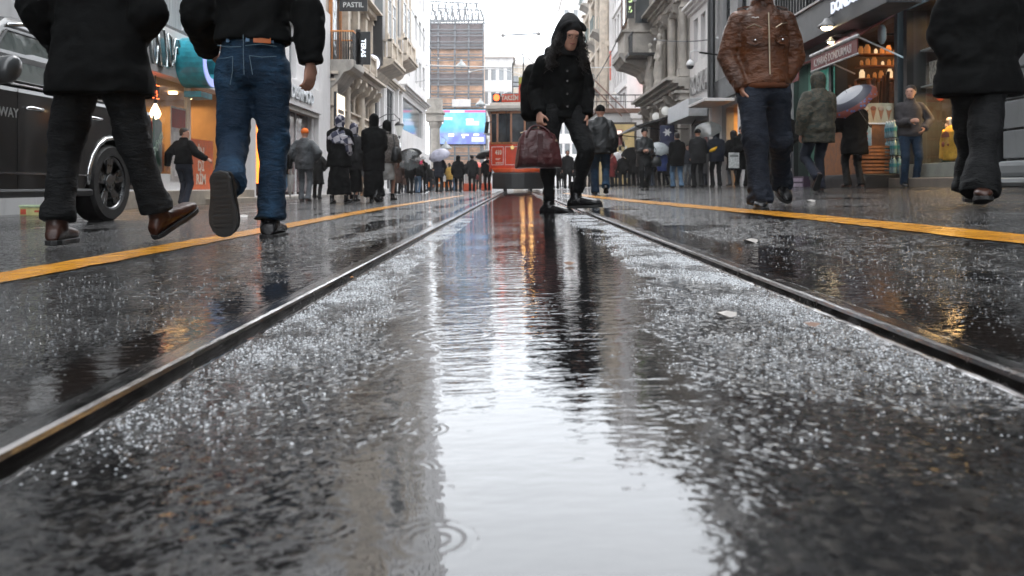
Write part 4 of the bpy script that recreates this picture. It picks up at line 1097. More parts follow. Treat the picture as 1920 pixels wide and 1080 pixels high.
mb = MB(); mb.box(-.3, -.18, -.05, .05, -1.1, 1.1); mb.build('sign_board', mat('faded_red', (.7, .18, .12), .5), s)
# ornate far building with round balconies
hs = grid(62.8, 92, 9, 4.5, 3.9, 5, 1.3, 2.4)
b, t2 = building('far ornate white building with stacked iron balconies on the right row', lambda u, v, w: (7.3 - w, u, v), 62.8, 92, 21, M_white, hs, v0=.1, mull=0, holes_open=[])
for v in (8.0, 12.6, 17.2):
    for u in (64.5, 69.5, 75.5):
        mb = MB(t2); prof = [(0, v - 1.3), (.3, v - 1.1), (.5, v - .6), (1.0, v - .25), (1.3, v - .15), (1.3, v), (0, v)]
        n = len(prof); mb.add([(u - 1.3, z, q) for q, z in prof] + [(u + 1.3, z, q) for q, z in prof], [tuple(range(n)), tuple(range(2 * n - 1, n - 1, -1))] + [(i, (i + 1) % n, n + (i + 1) % n, n + i) for i in range(n)])
        mb.build('balcony_slab', M_grey_stone, b, bevel=.03)
        mb = MB(t2)
        for k in range(12): mb.box(u - 1.25 + k * .22, u - 1.2 + k * .22, v, v + 1.0, 1.2, 1.25)
        for k in range(6): mb.box(u - 1.25, u - 1.2, v, v + 1.0, .1 + k * .2, .14 + k * .2)
        mb.box(u - 1.3, u + 1.3, v + 1.0, v + 1.06, 1.16, 1.28); mb.build('balcony_railing', mat('greenish_iron', (.14, .19, .18), .5), b)
for u in (63.2, 67, 72.5, 79): pilaster(b, t2, u, .2, 17, M_cream, .9, .5, rnd=True)
for v in (6.6, 11.2, 16): band(b, t2, 62.8, 92, v, [(.2, .3), (.2, .6)], M_cream)

# ---- beyond the end of the street
o = thing('scaffold_tower', 'tall boarded building frame behind steel scaffolding with open roof truss', 'building', (-7.8, 104, -.2))
M_board = mat('orange_board', (.62, .38, .25), .7, var=.3, vs=.9)
M_steelg = mat('grey_scaffold_steel', (.15, .16, .17), .5)
mb = MB(); mb.box(-3.45, 3.45, .4, 6, 0, 21.5); mb.build('boarding', M_board, o)
mb = MB(); mb.box(-3.5, 3.5, .1, .35, 18.2, 21.6); mb.box(-3.5, 3.5, .1, .35, 13.6, 15.0); mb.build('dark_panels', mat('grey_brown_panel', (.16, .13, .13), .6, var=.2, vs=1), o)
mb = MB()
for x in (-3.5, -2.45, -.3, 1.5, 3.4): mb.box(x, x + .22, -.2, .08, 0, 21.7)
for k in range(27): mb.box(-3.5, 3.6, -.35, -.21, .6 + k * .8, .72 + k * .8)
for k in range(14): mb.box(-3.5, 3.6, -.02, .09, 1.0 + k * 1.6, 1.22 + k * 1.6)
mb.build('scaffolding', M_steelg, o)
mb = MB(); r_ = random.Random(5)
for y in (0, 4):
    mb.tube([(-3.5, y, 24.4), (2.9, y, 24.1)], .1, 5); mb.tube([(-3.5, y, 21.7), (3.5, y, 21.9)], .1, 5); mb.tube([(2.9, y, 24.1), (3.7, y, 21.9)], .08, 5)
    for k in range(8): mb.tube([(-3.4 + k * .85, y, 21.7), (-3.0 + k * .8 * r_.uniform(.9, 1.1), y, 24.2)], .10, 5); mb.tube([(-2.6 + k * .8, y, 21.8), (-3.3 + k * .85, y, 24.2)], .08, 5)
for k in range(7): mb.tube([(-3.3 + k * 1.1, 0, 22.8), (-2.8 + k * 1.1, 4, 23.2)], .06, 5)
mb.build('roof_truss', M_steelg, o)
# big LED screen
o = thing('led_screen', 'big blue outdoor screen on the scaffolded building', 'screen', (-5.9, 86, 0))
mb = MB(); mb.box(-2.7, 2.7, .0, .5, 4.55, 8.55); mb.build('screen_case', M_black, o, bevel=.02)
mb = MB()
for x in (-2.2, 2.0): mb.box(x, x + .3, .1, .4, -.3, 4.54)
mb.build('screen_legs', M_steelg, o)
def led():
    m, t, b_, co = newmat('led_screen_picture')
    sp = t.node('ShaderNodeSeparateXYZ'); t.l.new(co, sp.inputs[0])
    r = t.node('ShaderNodeValToRGB'); t.put(r.inputs[0], t.sstep(sp.outputs[2], 4.6, 8.1))
    e = r.color_ramp.elements; e[0].position = 0; e[0].color = (.16, .20, .62, 1); e[1].position = 1; e[1].color = (.14, .55, .80, 1)
    for p_, c_ in ((.28, (.20, .22, .72, 1)), (.36, (.10, .36, .75, 1)), (.6, (.10, .55, .85, 1))):
        k = e.new(p_); k.color = c_
    n = t.noise(co, .8, 3)
    c = t.mix(t.sstep(n, .4, .7, 0, .5), r.outputs[0], (.45, .75, .95))
    t.put(b_.inputs['Emission Color'], c); b_.inputs['Emission Strength'].default_value = .80; b_.inputs['Base Color'].default_value = (.02, .02, .03, 1); b_.inputs['Roughness'].default_value = .3
    return m
mb = MB(); mb.box(-2.6, 2.6, -.02, -.002, 4.7, 8.4); mb.build('screen_face', led(), o)
mb = MB(); mb.box(-2.6, 2.6, -.03, -.022, 8.1, 8.32); mb.build('screen_banner', emis('pink_led', (.75, .10, .28), .6), o)
mb = MB(); mb.box(-1.2, .3, -.04, -.032, 8.12, 8.30); mb.box(-2.3, -1.0, -.04, -.03, 7.3, 7.55); mb.box(-2.3, -1.95, -.04, -.03, 6.9, 7.2); mb.box(-1.4, -.8, -.04, -.03, 5.5, 5.8); mb.box(0, .8, -.04, -.03, 5.6, 5.75); mb.box(.1, .35, -.04, -.03, 5.35, 5.55); mb.box(1.3, 1.9, -.04, -.03, 5.6, 5.78); mb.box(.5, 1.3, -.04, -.03, 7.2, 7.4)
mb.build('screen_text', emis('white_led', (.95, .9, .95), 1.0), o)
mb = MB(); mb.box(.5, 1.9, -.04, -.03, 6.7, 7.15); mb.box(1.1, 2.4, -.04, -.03, 4.95, 5.45); mb.split('screen_box', emis('pale_led', (.55, .62, .85), .8), o)
mb = MB(); mb.box(-1.0, 1.0, -.1, .2, 8.7, 9.5); mb.build('top_box', M_white, o, bevel=.02)
# faint buildings further back
def far_block(label, x0, x1, y0, d, h, m, roof='flat', nw=4, nf=4, ww=.9):
    o = thing('building', label, 'building', ((x0 + x1) / 2, y0, -.2))
    a = (x1 - x0) / 2
    hs = []
    for j in range(nf):
        for i in range(nw):
            c = -a + 2 * a * (i + .5) / nw; z = 2.0 + j * (h - 2) / nf
            hs.append((c - ww / 2, c + ww / 2, z, z + (h - 2) / nf * .55))
    mb = MB(lambda u, v, q: (u, -q, v)); wall_with_holes(mb, -a, a, 0, h, hs, .25); mb.build('street_front', m, o, recalc=False)
    for q in hs: window(o, lambda u, v, w_: (u, -w_, v), q, -.15, M_sash, G_pale, 0, 0, .08)
    mb = MB(); mb.quad((-a, 0, 0), (-a, d, 0), (-a, d, h), (-a, 0, h)); mb.quad((a, 0, 0), (a, d, 0), (a, d, h), (a, 0, h)); mb.quad((-a, d, 0), (a, d, 0), (a, d, h), (-a, d, h)); mb.build('wall', m, o, recalc=False)
    mb = MB()
    if roof == 'gable': mb.prism([(-a - .4, h - .1), (a + .4, h - .1), (a * .3, h + 2.2)], -.3, d, 'xz')
    else: mb.box(-a - .2, a + .2, -.2, d, h, h + .4)
    mb.build('roof', mat('pale_roof', (.5, .46, .43), .7), o)
    return o
far_block('grey gabled building seen past the scaffold tower, left of the tram pole', -5.4, -.5, 125, 10, 20.5, M_pale, 'gable', 4, 5)
far_block('cream faraway building with roof lantern above the tram roof', -.6, 5.5, 132, 10, 20.2, M_cream, 'flat', 6, 5)
far_block('white faraway building seen between the legs of the woman', 3.6, 9.2, 118, 8, 14, M_white, 'flat', 5, 4)
far_block('tall pale building far up the street on the right', 8.0, 16, 140, 10, 33, M_white, 'flat', 5, 8)
o = thing('roof_lantern', 'small round roof lantern on the cream faraway building', 'lantern', (3.0, 134, 20.2)); mb = MB(); mb.lathe((0, 0, 0), [(1.2, 0), (1.2, 1.6), (1.5, 1.7), (1.3, 2.1), (.6, 2.6), (.05, 2.8)], 12); mb.build('lantern_body', M_white, o)
mb = MB(); mb.lathe((0, 0, 2.8), [(.05, 0), (.03, .6)], 6); mb.build('finial', M_steelg, o)

# ------------------------------------------------------------------ people
def cloth(name, col, rough=.75, bump=.006, bs=9, fine=180, var=.25, metal=0, spec=.4, coat=0):
    """woven or leather surface with folds as relief"""
    if name in MATS: return MATS[name]
    m, t, b, co = newmat(name)
    n = t.noise(co, 5, 4, .6)
    t.put(b.inputs['Base Color'], t.mix(t.sstep(n, .3, .7), tuple(c * (1 - var) for c in col), tuple(c * (1 + var) for c in col)))
    b.inputs['Roughness'].default_value = rough; b.inputs['Specular IOR Level'].default_value = spec
    if coat: b.inputs['Coat Weight'].default_value = coat; b.inputs['Coat Roughness'].default_value = .25
    f = t.noise(t.map(co, (1, 1, 2.2)), bs, 5, .6, .6)
    h = t.math('ADD', t.math('MULTIPLY', f, bump), t.math('MULTIPLY', t.noise(co, fine, 2), .0006))
    t.put(b.inputs['Normal'], t.bump(h, 1.0))
    MATS[name] = m
    return m
K_black = cloth('black_cloth', (.0055, .006, .0062), .88, spec=.10, bump=.003)
K_char = cloth('charcoal_cloth', (.014, .0145, .0155), .85, spec=.25)
K_navy = cloth('navy_cloth', (.008, .012, .024), .75)
K_blackleather = cloth('black_leather', (.010, .012, .013), .42, bump=.008, bs=14)
K_grey = cloth('grey_puffer', (.05, .055, .06), .55, bump=.02, bs=5)
K_greyj = cloth('grey_jeans', (.10, .11, .12), .8)
K_brown = cloth('brown_leather', (.090, .030, .010), .30, bump=.026, bs=13, var=.5)
K_rib = cloth('brown_rib_knit', (.105, .034, .012), .85, bump=.002)
K_blue = cloth('blue_puffer', (.02, .045, .18), .5, bump=.015, bs=6)
K_yellow = cloth('mustard_cloth', (.40, .24, .04), .8)
K_brownc = cloth('dark_brown_cloth', (.06, .03, .02), .8)
K_pale = cloth('pale_grey_cloth', (.30, .30, .29), .8)
K_lblue = cloth('washed_jeans', (.09, .16, .25), .8)
K_orange = cloth('orange_knit', (.75, .16, .02), .9, bump=.004, bs=30)
K_red = cloth('dark_red_cloth', (.16, .02, .02), .8)
K_sweater = cloth('grey_sweater', (.048, .044, .047), .9)
K_tan = cloth('tan_trousers', (.16, .10, .06), .8)
K_boot = cloth('black_boot_leather', (.012, .012, .013), .22, bump=.003, bs=20)
K_bboot = cloth('brown_boot_leather', (.05, .018, .010), .28, bump=.003, bs=20)
K_sole = mat('rubber_sole', (.02, .02, .02), .5, bump=.002, bs=80)
K_hair = cloth('dark_hair', (.012, .009, .008), .45, bump=.006, bs=60)
K_maroon = cloth('maroon_leather', (.060, .014, .015), .36, bump=.008, bs=12)
def denim(name, lo, hi):
    m, t, b, co = newmat(name)
    n = t.noise(t.map(co, (1.3, 1.3, .9)), 2.6, 3, .5); f = t.noise(t.map(co, (1, 1, 3)), 16, 5, .65, .8)
    c = t.mix(t.sstep(t.math('ADD', n, t.math('MULTIPLY', t.math('SUBTRACT', f, .5), .45)), .44, .72), lo, hi)
    w_ = t.noise(t.map(co, (1, 1, .3)), 260, 2)
    c = t.mix(t.math('MULTIPLY', w_, .35), c, tuple(k * 1.5 for k in hi))
    t.put(b.inputs['Base Color'], c); b.inputs['Roughness'].default_value = .75; b.inputs['Specular IOR Level'].default_value = .25
    t.put(b.inputs['Normal'], t.bump(t.math('ADD', t.math('MULTIPLY', f, .014), t.math('MULTIPLY', w_, .0006)), 1.0))
    MATS[name] = m
    return m
K_denim = denim('blue_denim', (.0028, .0075, .018), (.020, .060, .115))
K_ddenim = denim('dark_denim', (.004, .006, .012), (.026, .034, .050))
K_bdenim = denim('black_denim', (.003, .0034, .0038), (.0075, .0085, .0095))
def plaid_mat():
    m, t, b, co = newmat('checked_scarf')
    ch = t.node('ShaderNodeTexChecker'); t.put(ch.inputs[0], t.map(co, (1, 1, 1), rot=(.3, .5, .7))); ch.inputs['Scale'].default_value = 9
    ch.inputs[1].default_value = (.50, .48, .50, 1); ch.inputs[2].default_value = (.015, .018, .04, 1)
    t.put(b.inputs['Base Color'], t.mix(t.math('MULTIPLY', t.noise(co, 3, 2), .5), ch.outputs[0], (.08, .08, .13))); b.inputs['Roughness'].default_value = .85
    t.put(b.inputs['Normal'], t.bump(t.noise(co, 12, 4), .02))
    return m
K_plaid = plaid_mat()
def camo_mat(name, cols, sc=9):
    m, t, b, co = newmat(name)
    r = t.node('ShaderNodeValToRGB'); r.color_ramp.interpolation = 'CONSTANT'
    t.put(r.inputs[0], t.noise(t.map(co, (1, 1, 1.6)), sc, 3, .6, .5))
    e = r.color_ramp.elements; e[0].position = 0; e[0].color = (*cols[0], 1); e[1].position = .56; e[1].color = (*cols[3], 1)
    for p_, c_ in ((.44, cols[1]), (.50, cols[2])):
        k = e.new(p_); k.color = (*c_, 1)
    t.put(b.inputs['Base Color'], r.outputs[0]); b.inputs['Roughness'].default_value = .8
    t.put(b.inputs['Normal'], t.bump(t.noise(co, 10, 4), .012))
    return m
K_camo = camo_mat('camouflage_cloth', [(.03, .028, .02), (.045, .045, .03), (.07, .055, .035), (.022, .03, .024)])
K_pattern = camo_mat('patterned_cloth', [(.05, .045, .04), (.12, .10, .09), (.20, .18, .16), (.04, .035, .035)], 26)
def skin_mat():
    m, t, b, co = newmat('skin')
    n = t.noise(co, 14, 3)
    t.put(b.inputs['Base Color'], t.mix(n, (.44, .22, .15), (.60, .34, .25))); b.inputs['Roughness'].default_value = .5
    b.inputs['Subsurface Weight'].default_value = .0
    t.put(b.inputs['Normal'], t.bump(t.noise(co, 120, 2), .0008))
    return m
M_skin = skin_mat()
M_eye = mat('dark_eye', (.02, .015, .012), .15)
M_lip = mat('lip', (.30, .09, .08), .45)

def ik(a, c, l1, l2, pole):
    a = V(a); c = V(c); d = c - a; L = min(d.length, (l1 + l2) * .999); d.normalize()
    x = (l1 * l1 - l2 * l2 + L * L) / (2 * L); hgt = math.sqrt(max(l1 * l1 - x * x, 0))
    p = V(pole); p = (p - d * p.dot(d)).normalized()
    return a + d * x + p * hgt, a + d * L

def make_joints(k=1.0, stride=0, lead=-1, lift=.0, lean=0.0, arms=('down', 'down'), turn=0.0, nod=0.0):
    J = {}
    hz = (.93 - stride * stride * .28) * k
    J['hipc'] = V((0, 0, hz))
    nb = V((0, math.sin(lean) * .52 * k, hz + math.cos(lean) * .52 * k)); J['neck'] = nb
    J['head'] = nb + V((0, .03 * k + math.sin(lean) * .12 * k, .17 * k))
    J['hdir'] = V((math.sin(turn), math.cos(turn), -math.sin(nod))).normalized()
    for s in (-1, 1):
        n = 'L' if s < 0 else 'R'
        hip = V((s * .09 * k, 0, hz - .02 * k)); J['hip' + n] = hip
        if s == lead: an = V((s * .09 * k, stride * .5 * k, .09 * k)); fd = V((s * .12, 1, .04 if stride > .3 else 0))
        else:
            an = V((s * .09 * k, -stride * .5 * k, (.09 + (.06 if stride > .3 else 0) + lift) * k)); fd = V((s * .12, 1, -.45 if (stride > .3 or lift) else 0))
            if lift > .1: fd = V((s * .1, .5, -1))
        kn, an = ik(hip, an, .43 * k, .43 * k, (s * .1, 1, 0))
        J['kn' + n] = kn; J['an' + n] = an; J['fd' + n] = fd.normalized()
        sh = nb + V((s * .172 * k, -.0, -.065 * k)); J['sh' + n] = sh
        a = arms[0] if s < 0 else arms[1]
        pole = V((s * .4, -1, 0))
        if a == 'down': w_ = sh + V((s * .07, .04, -.52)) * k
        elif a == 'fwd': w_ = sh + V((s * .02, .24, -.46)) * k
        elif a == 'back': w_ = sh + V((s * .06, -.22, -.46)) * k
        elif a == 'pocket': w_ = V((s * .20 * k, .10 * k, hz + .06 * k)); pole = V((s * 1.0, -.8, 0))
        elif a == 'hold': w_ = nb + V((s * .12, .28, -.18)) * k
        elif a == 'front': w_ = nb + V((s * .07, .28, -.34)) * k
        elif a == 'phone': w_ = nb + V((s * .05, .28, -.12)) * k
        elif a == 'out': w_ = sh + V((s * .20, -.05, -.48)) * k
        elif a == 'outup': w_ = sh + V((s * .34, .08, -.34)) * k; pole = V((s * .3, -1, -.6))
        el, w_ = ik(sh, w_, .29 * k, .26 * k, pole)
        J['el' + n] = el; J['wr' + n] = w_; J['hd' + n] = (w_ - el).normalized()
    J['k'] = k
    return J

def hand(mb, w_, d, pn, side_v, k=1.0, curl=.6):
    """palm, four bent fingers and a thumb leaving the side of the palm"""
    d = d.normalized(); pn = (pn - d * pn.dot(d)).normalized(); sv = side_v - d * side_v.dot(d) - pn * side_v.dot(pn); sv.normalize()
    mb.ell([(w_ - d * .02 * k, sv * .027 * k, pn * .021 * k), (w_ + d * .01 * k, sv * .028 * k, pn * .019 * k), (w_ + d * .045 * k, sv * .039 * k, pn * .017 * k), (w_ + d * .085 * k, sv * .041 * k, pn * .014 * k), (w_ + d * .095 * k, sv * .036 * k, pn * .009 * k)], 12)
    for i, (o, L) in enumerate(((.031, .074), (.011, .082), (-.010, .077), (-.030, .060))):
        r = w_ + d * .086 * k + sv * o * k
        c = curl * (1 + .12 * i)
        p1 = r + (d * math.cos(c * .5) + pn * math.sin(c * .5)) * L * .42 * k
        p2 = p1 + (d * math.cos(c * 1.3) + pn * math.sin(c * 1.3)) * L * .33 * k
        p3 = p2 + (d * math.cos(c * 2.0) + pn * math.sin(c * 2.0)) * L * .27 * k
        mb.tube([r - d * .02 * k, r, p1, p2, p3], [.010 * k, .0098 * k, .0092 * k, .0085 * k, .007 * k], 8, round_ends=True)
    r = w_ + d * .025 * k + sv * .030 * k
    p1 = r + (d * .62 + sv * .62 + pn * .45).normalized() * .042 * k; p2 = p1 + (d * .85 + sv * .25 + pn * .5).normalized() * .034 * k
    mb.tube([r - sv * .012 * k, r, p1, p2], [.013 * k, .0125 * k, .011 * k, .009 * k], 8, round_ends=True)

def head_frame(J):
    f = J['hdir'].normalized(); s = f.cross(V((0, 0, 1))).normalized(); u = s.cross(f).normalized()
    return f, s, u
def torso_frame(J):
    up = (J['neck'] - J['hipc']).normalized(); sd = (J['shR'] - J['shL']); sd = (sd - up * sd.dot(up)).normalized(); fr = up.cross(sd).normalized()
    return up, sd, fr

def body_mesh(J, female=False, curl=.5, detail=True, hold=()):
    k = J['k']; mb = MB(); up, sd, fr = torso_frame(J)
    hs = (J['hipR'] - J['hipL']); hs = (hs - up * hs.dot(up)).normalized(); hf = up.cross(hs).normalized()
    L = (J['neck'] - J['hipc']).length
    R = []
    for t_, rx, ry in ((-.17, .12, .09), (-.06, .155, .11), (.1, .15, .11), (.32, .12, .088), (.6, .14, .10), (.78, .15, .095), (.9, .11, .075), (1.0, .06, .058), (1.08, .052, .056)):
        f = max(0, min(1, t_)); a = (hs * (1 - f) + sd * f).normalized(); b_ = (hf * (1 - f) + fr * f).normalized()
        R.append((J['hipc'] + up * L * t_, a * rx * k, b_ * ry * k))
    mb.ell(R, 18)
    f, s, u = head_frame(J); hc = J['head']
    mb.tube([J['neck'] - up * .03 * k, J['neck'] + up * .04 * k, hc - u * .07 * k - f * .015 * k], [.058 * k, .053 * k, .052 * k], 12)
    R = []
    for z, rs, rf, of in ((-.118, .026, .022, .058), (-.108, .042, .036, .045), (-.085, .054, .062, .028), (-.05, .064, .082, .010), (-.01, .071, .092, .002), (.03, .076, .097, -.002), (.065, .072, .092, -.006), (.095, .055, .070, -.010), (.113, .030, .040, -.012), (.118, .008, .01, -.012)):
        R.append((hc + u * z * k + f * of * k, s * rs * k, f * rf * k))
    mb.ell(R, 20)
    # nose, brow, lips, chin, ears
    mb.loft([[hc + f * a * k + s * b_ * k + u * c * k for a, b_, c in q] for q in (
        [(.086, -.008, .022), (.086, .008, .022), (.093, 0, .024)], [(.088, -.012, -.02), (.088, .012, -.02), (.115, 0, -.018)], [(.084, -.014, -.032), (.084, .014, -.032), (.106, 0, -.034)])])
    mb.tube([hc + f * .083 * k - s * .045 * k + u * .028 * k, hc + f * .093 * k + u * .03 * k, hc + f * .083 * k + s * .045 * k + u * .028 * k], .009 * k, 6, round_ends=True)
    mb.tube([hc + f * .078 * k - s * .022 * k - u * .055 * k, hc + f * .091 * k - u * .056 * k, hc + f * .078 * k + s * .022 * k - u * .055 * k], .0075 * k, 6, round_ends=True)
    for q in (-1, 1):
        mb.ball(hc + s * q * .075 * k - u * .005 * k - f * .005 * k, .012 * k, .02 * k, .03 * k, 8, 6)
    for n, q in (('L', -1), ('R', 1)):
        hip, kn, an, fd = J['hip' + n], J['kn' + n], J['an' + n], J['fd' + n]
        mb.tube([hip + up * .06 * k, hip, hip.lerp(kn, .5), kn, kn.lerp(an, .3), an, an - fd * .0 - V((0, 0, .02 * k))], [.06 * k, .062 * k, .048 * k, .038 * k, .040 * k, .026 * k, .024 * k], 12)
        fu = V(J.get('fu' + n, (0, 0, 1))) if abs(fd.z) > .75 else V((0, 0, 1)); fu = (fu - fd * fu.dot(fd)).normalized(); mb.tube([an - fd * .02 * k - fu * .04 * k, an + fd * .03 * k - fu * .045 * k, an + fd * .13 * k - fu * .06 * k], [.020 * k, .022 * k, .014 * k], 10)
        sh, el, wr = J['sh' + n], J['el' + n], J['wr' + n]
        mb.tube([sh - sd * q * .05 * k, sh, sh.lerp(el, .5), el, el.lerp(wr, .4), wr], [.04 * k, .042 * k, .036 * k, .032 * k, .032 * k, .026 * k], 12)
        d = J['hd' + n]
        pn = J.get('pn' + n, (-sd * q)); sv = J.get('sv' + n, fr)
        hand(mb, wr, d, pn, sv, k, J.get('curl' + n, curl))
    return mb

def jacket_mesh(J, pad=.02, bulk=1.0, hem=-.12, flare=0.0, sleeve=1.0, hw=None, collar=.03, cuff=0, hd=None, crease=.012):
    """torso and sleeves of a coat; hem in metres above (+) or below (-) the hip centre"""
    k = J['k']; mb = MB(); up, sd, fr = torso_frame(J)
    hs = (J['hipR'] - J['hipL']); hs = V((hs.x, hs.y, 0)).normalized() if hs.length > 0 else sd; hf = V((0, 0, 1)).cross(hs)
    L = (J['neck'] - J['hipc']).length
    R = []
    if hem < -.05:
        n = 4
        for i in range(n):
            q = hem + (-.04 - hem) * i / n; w_ = (hw or .185) + flare * (q / min(hem, -.05)); 
            R.append((J['hipc'] + V((0, 0, q * k)) , hs * (w_ + pad * .5) * k, hf * ((hd or .14) + flare * .8 * (q / hem) + pad * .5) * k))
    for t_, rx, ry in ((.0, .175, .135), (.15, .165, .128), (.35, .155, .118), (.62, .168, .122), (.78, .168, .112), (.88, .138, .096), (.96, .092, .08), (1.02, .062, .066), (1.08, .055, .062)):
        if hem >= -.05:
            if (t_ + .14) * L < hem: continue
            t_ = max(t_, hem / L)
        f = max(0, min(1, t_ * 1.3)); a = (hs * (1 - f) + sd * f).normalized(); b_ = (hf * (1 - f) + fr * f).normalized()
        R.append((J['hipc'] + up * L * t_, a * (rx * (1 + (bulk - 1) * min(1, max(0, (1.0 - t_) * 4))) + pad) * k, b_ * (ry + pad) * k))
    R.append((J['neck'] + up * (.05 + collar) * k, sd * .07 * k, fr * .075 * k))
    # finer rings with slanting creases
    N = 32; out = []
    for i in range(len(R) - 1):
        (c0, a0, b0), (c1, a1, b1) = R[i], R[i + 1]; m_ = max(1, int((c1 - c0).length / .022))
        for j in range(m_ + (1 if i == len(R) - 2 else 0)):
            f = j / m_; g = f * f * (3 - 2 * f); c = c0.lerp(c1, f); a = a0.lerp(a1, g); b = b0.lerp(b1, g); ring = []
            for q in range(N):
                th = 2 * PI * q / N; d_ = a * math.cos(th) + b * math.sin(th)
                nz = 1 - 2.2 * abs(mnoise(V((math.cos(th) * 1.4 + J['k'] * 31 + pad * 90, math.sin(th) * 1.4, c.z / (.085 * k) + math.sin(th * 2) * .9))))
                ring.append(c + d_ * (1 + crease * 1.1 * k * nz / max(d_.length, .05)))
            out.append(ring)
    mb.loft(out)
    for n, q in (('L', -1), ('R', 1)):
        sh, el, wr = J['sh' + n], J['el' + n], J['wr' + n]
        d = (wr - el).normalized()
        mb.limb([sh - sd * q * .075 * k + up * .022 * k, sh - sd * q * .006 * k - up * .006 * k, sh.lerp(el, .5), el, el.lerp(wr, .5), wr - d * .01 * k, wr + d * .012 * k],
                [(.044 + pad * .8) * k, (.055 + pad * .8) * k, (.052 + pad) * sleeve * k, (.050 + pad) * sleeve * k, (.046 + pad) * sleeve * k, (.038 + pad * .8) * sleeve * k, (.037 + pad * .8) * sleeve * k], 20, crease * k, .042 * k, 9.3 + 2.3 * q + sh.y, lambda q_: .5 + 1.0 * math.exp(-((q_ - .55) / .14) ** 2) + .8 * max(0, (q_ - .8) / .2))
    return mb

def trouser_mesh(J, wid=1.0, hemw=1.0, top=.12, short=0, knee=1.0, crease=.012):
    k = J['k']; mb = MB(); up, _, _ = torso_frame(J)
    hs = (J['hipR'] - J['hipL']); hs = V((hs.x, hs.y, 0)).normalized(); hf = V((0, 0, 1)).cross(hs)
    R = []
    for z, rx, ry in ((-.13, .10, .10), (-.09, .155, .125), (-.03, .175, .135), (.05, .168, .128), (top, .155, .115)):
        R.append((J['hipc'] + V((0, 0, z * k)), hs * rx * k, hf * ry * k))
    mb.ell(R, 20)
    for n in 'LR':
        hip, kn, an = J['hip' + n], J['kn' + n], J['an' + n]
        e = kn.lerp(an, 1 - short)
        d = (an - kn).normalized()
        mb.limb([hip + V((0, 0, .03 * k)), hip.lerp(kn, .12), hip.lerp(kn, .55), kn, kn.lerp(e, .35), kn.lerp(e, .75), e + d * .015 * k, e + d * .05 * k],
                [.088 * wid * k, .094 * wid * k, .078 * wid * k, .062 * wid * knee * k, .062 * wid * k, .055 * wid * hemw * k, .058 * wid * hemw * k, .057 * wid * hemw * k],
                22, crease * k, .045 * k, 1.7 + 3.1 * 'LR'.index(n) + kn.x * 5, lambda q: .35 + .9 * math.exp(-((q - .47) / .10) ** 2) + 1.3 * max(0, (q - .78) / .22))
    return mb

def shoe_parts(J, n, par, m, k, sole=True, wide=1.0, boot=.07, big=1.0, ribs=False, sole_m=None):
    an, f = J['an' + n], J['fd' + n].normalized()
    u0 = V((0, 0, 1)); u = (u0 - f * u0.dot(f))
    if u.length < .2 or f.z < -.75: u = (V(J.get('fu' + n, (0, 1, .2))) - f * V(J.get('fu' + n, (0, 1, .2))).dot(f))
    u.normalize(); s = f.cross(u).normalized() * wide; b = big * k
    bot = an - u * .088 * b
    prof = [(-.072, .018, .03), (-.068, .030, .062), (-.04, .036, .092), (0, .037, .100), (.04, .039, .088), (.085, .045, .078), (.13, .050, .068), (.165, .046, .060), (.19, .034, .048), (.203, .016, .032)]
    R = []
    for a, w_, h in prof:
        c = bot + f * a * b + u * .012 * b; ring = []
        for i in range(14):
            th = 2 * PI * i / 14; x, z = math.cos(th), math.sin(th)
            ring.append(c + s * w_ * b * (abs(x) ** .7 * (1 if x > 0 else -1)) + u * ((h - .012) * b * (.5 + .5 * z) if True else 0))
        R.append(ring)
    mb = MB(); mb.loft(R)
    if boot: mb.tube([an - u * .03 * b, an + u * .02 * b, an + u * boot * b], [.047 * b, .045 * b, .048 * b], 14)
    o = mb.build('shoe', m, par, smooth=True); remesh(o, .0075 * max(1, k), 2)
    if sole:
        mb = MB(); out = [(-.078, .0), (-.07, .024), (-.045, .036), (0, .037), (.05, .041), (.1, .050), (.145, .051), (.18, .040), (.2, .022), (.206, 0)]
        pts = [(a, w_) for a, w_ in out] + [(a, -w_) for a, w_ in out[-2:0:-1]]
        lo = [bot + f * a * b + s * w_ * b - u * .004 * b for a, w_ in pts]; hi = [bot + f * a * b + s * w_ * b + u * .018 * b for a, w_ in pts]
        mb.loft([lo, hi])
        so = mb.build('sole', sole_m or K_sole, o, bevel=.003)
        if ribs:
            mb = MB()
            for i in range(11):
                a = -.055 + i * .021; w_ = .026 if i < 4 else .034
                p = bot + f * a * b - u * .004 * b
                q = [p + s * w_ * b * x + f * .005 * b * y for x, y in ((-1, -1), (1, -1), (1, 1), (-1, 1))]
                mb.loft([[x - u * .005 * b for x in q], q])
            mb.build('tread_ribs', K_sole, so)
    return o

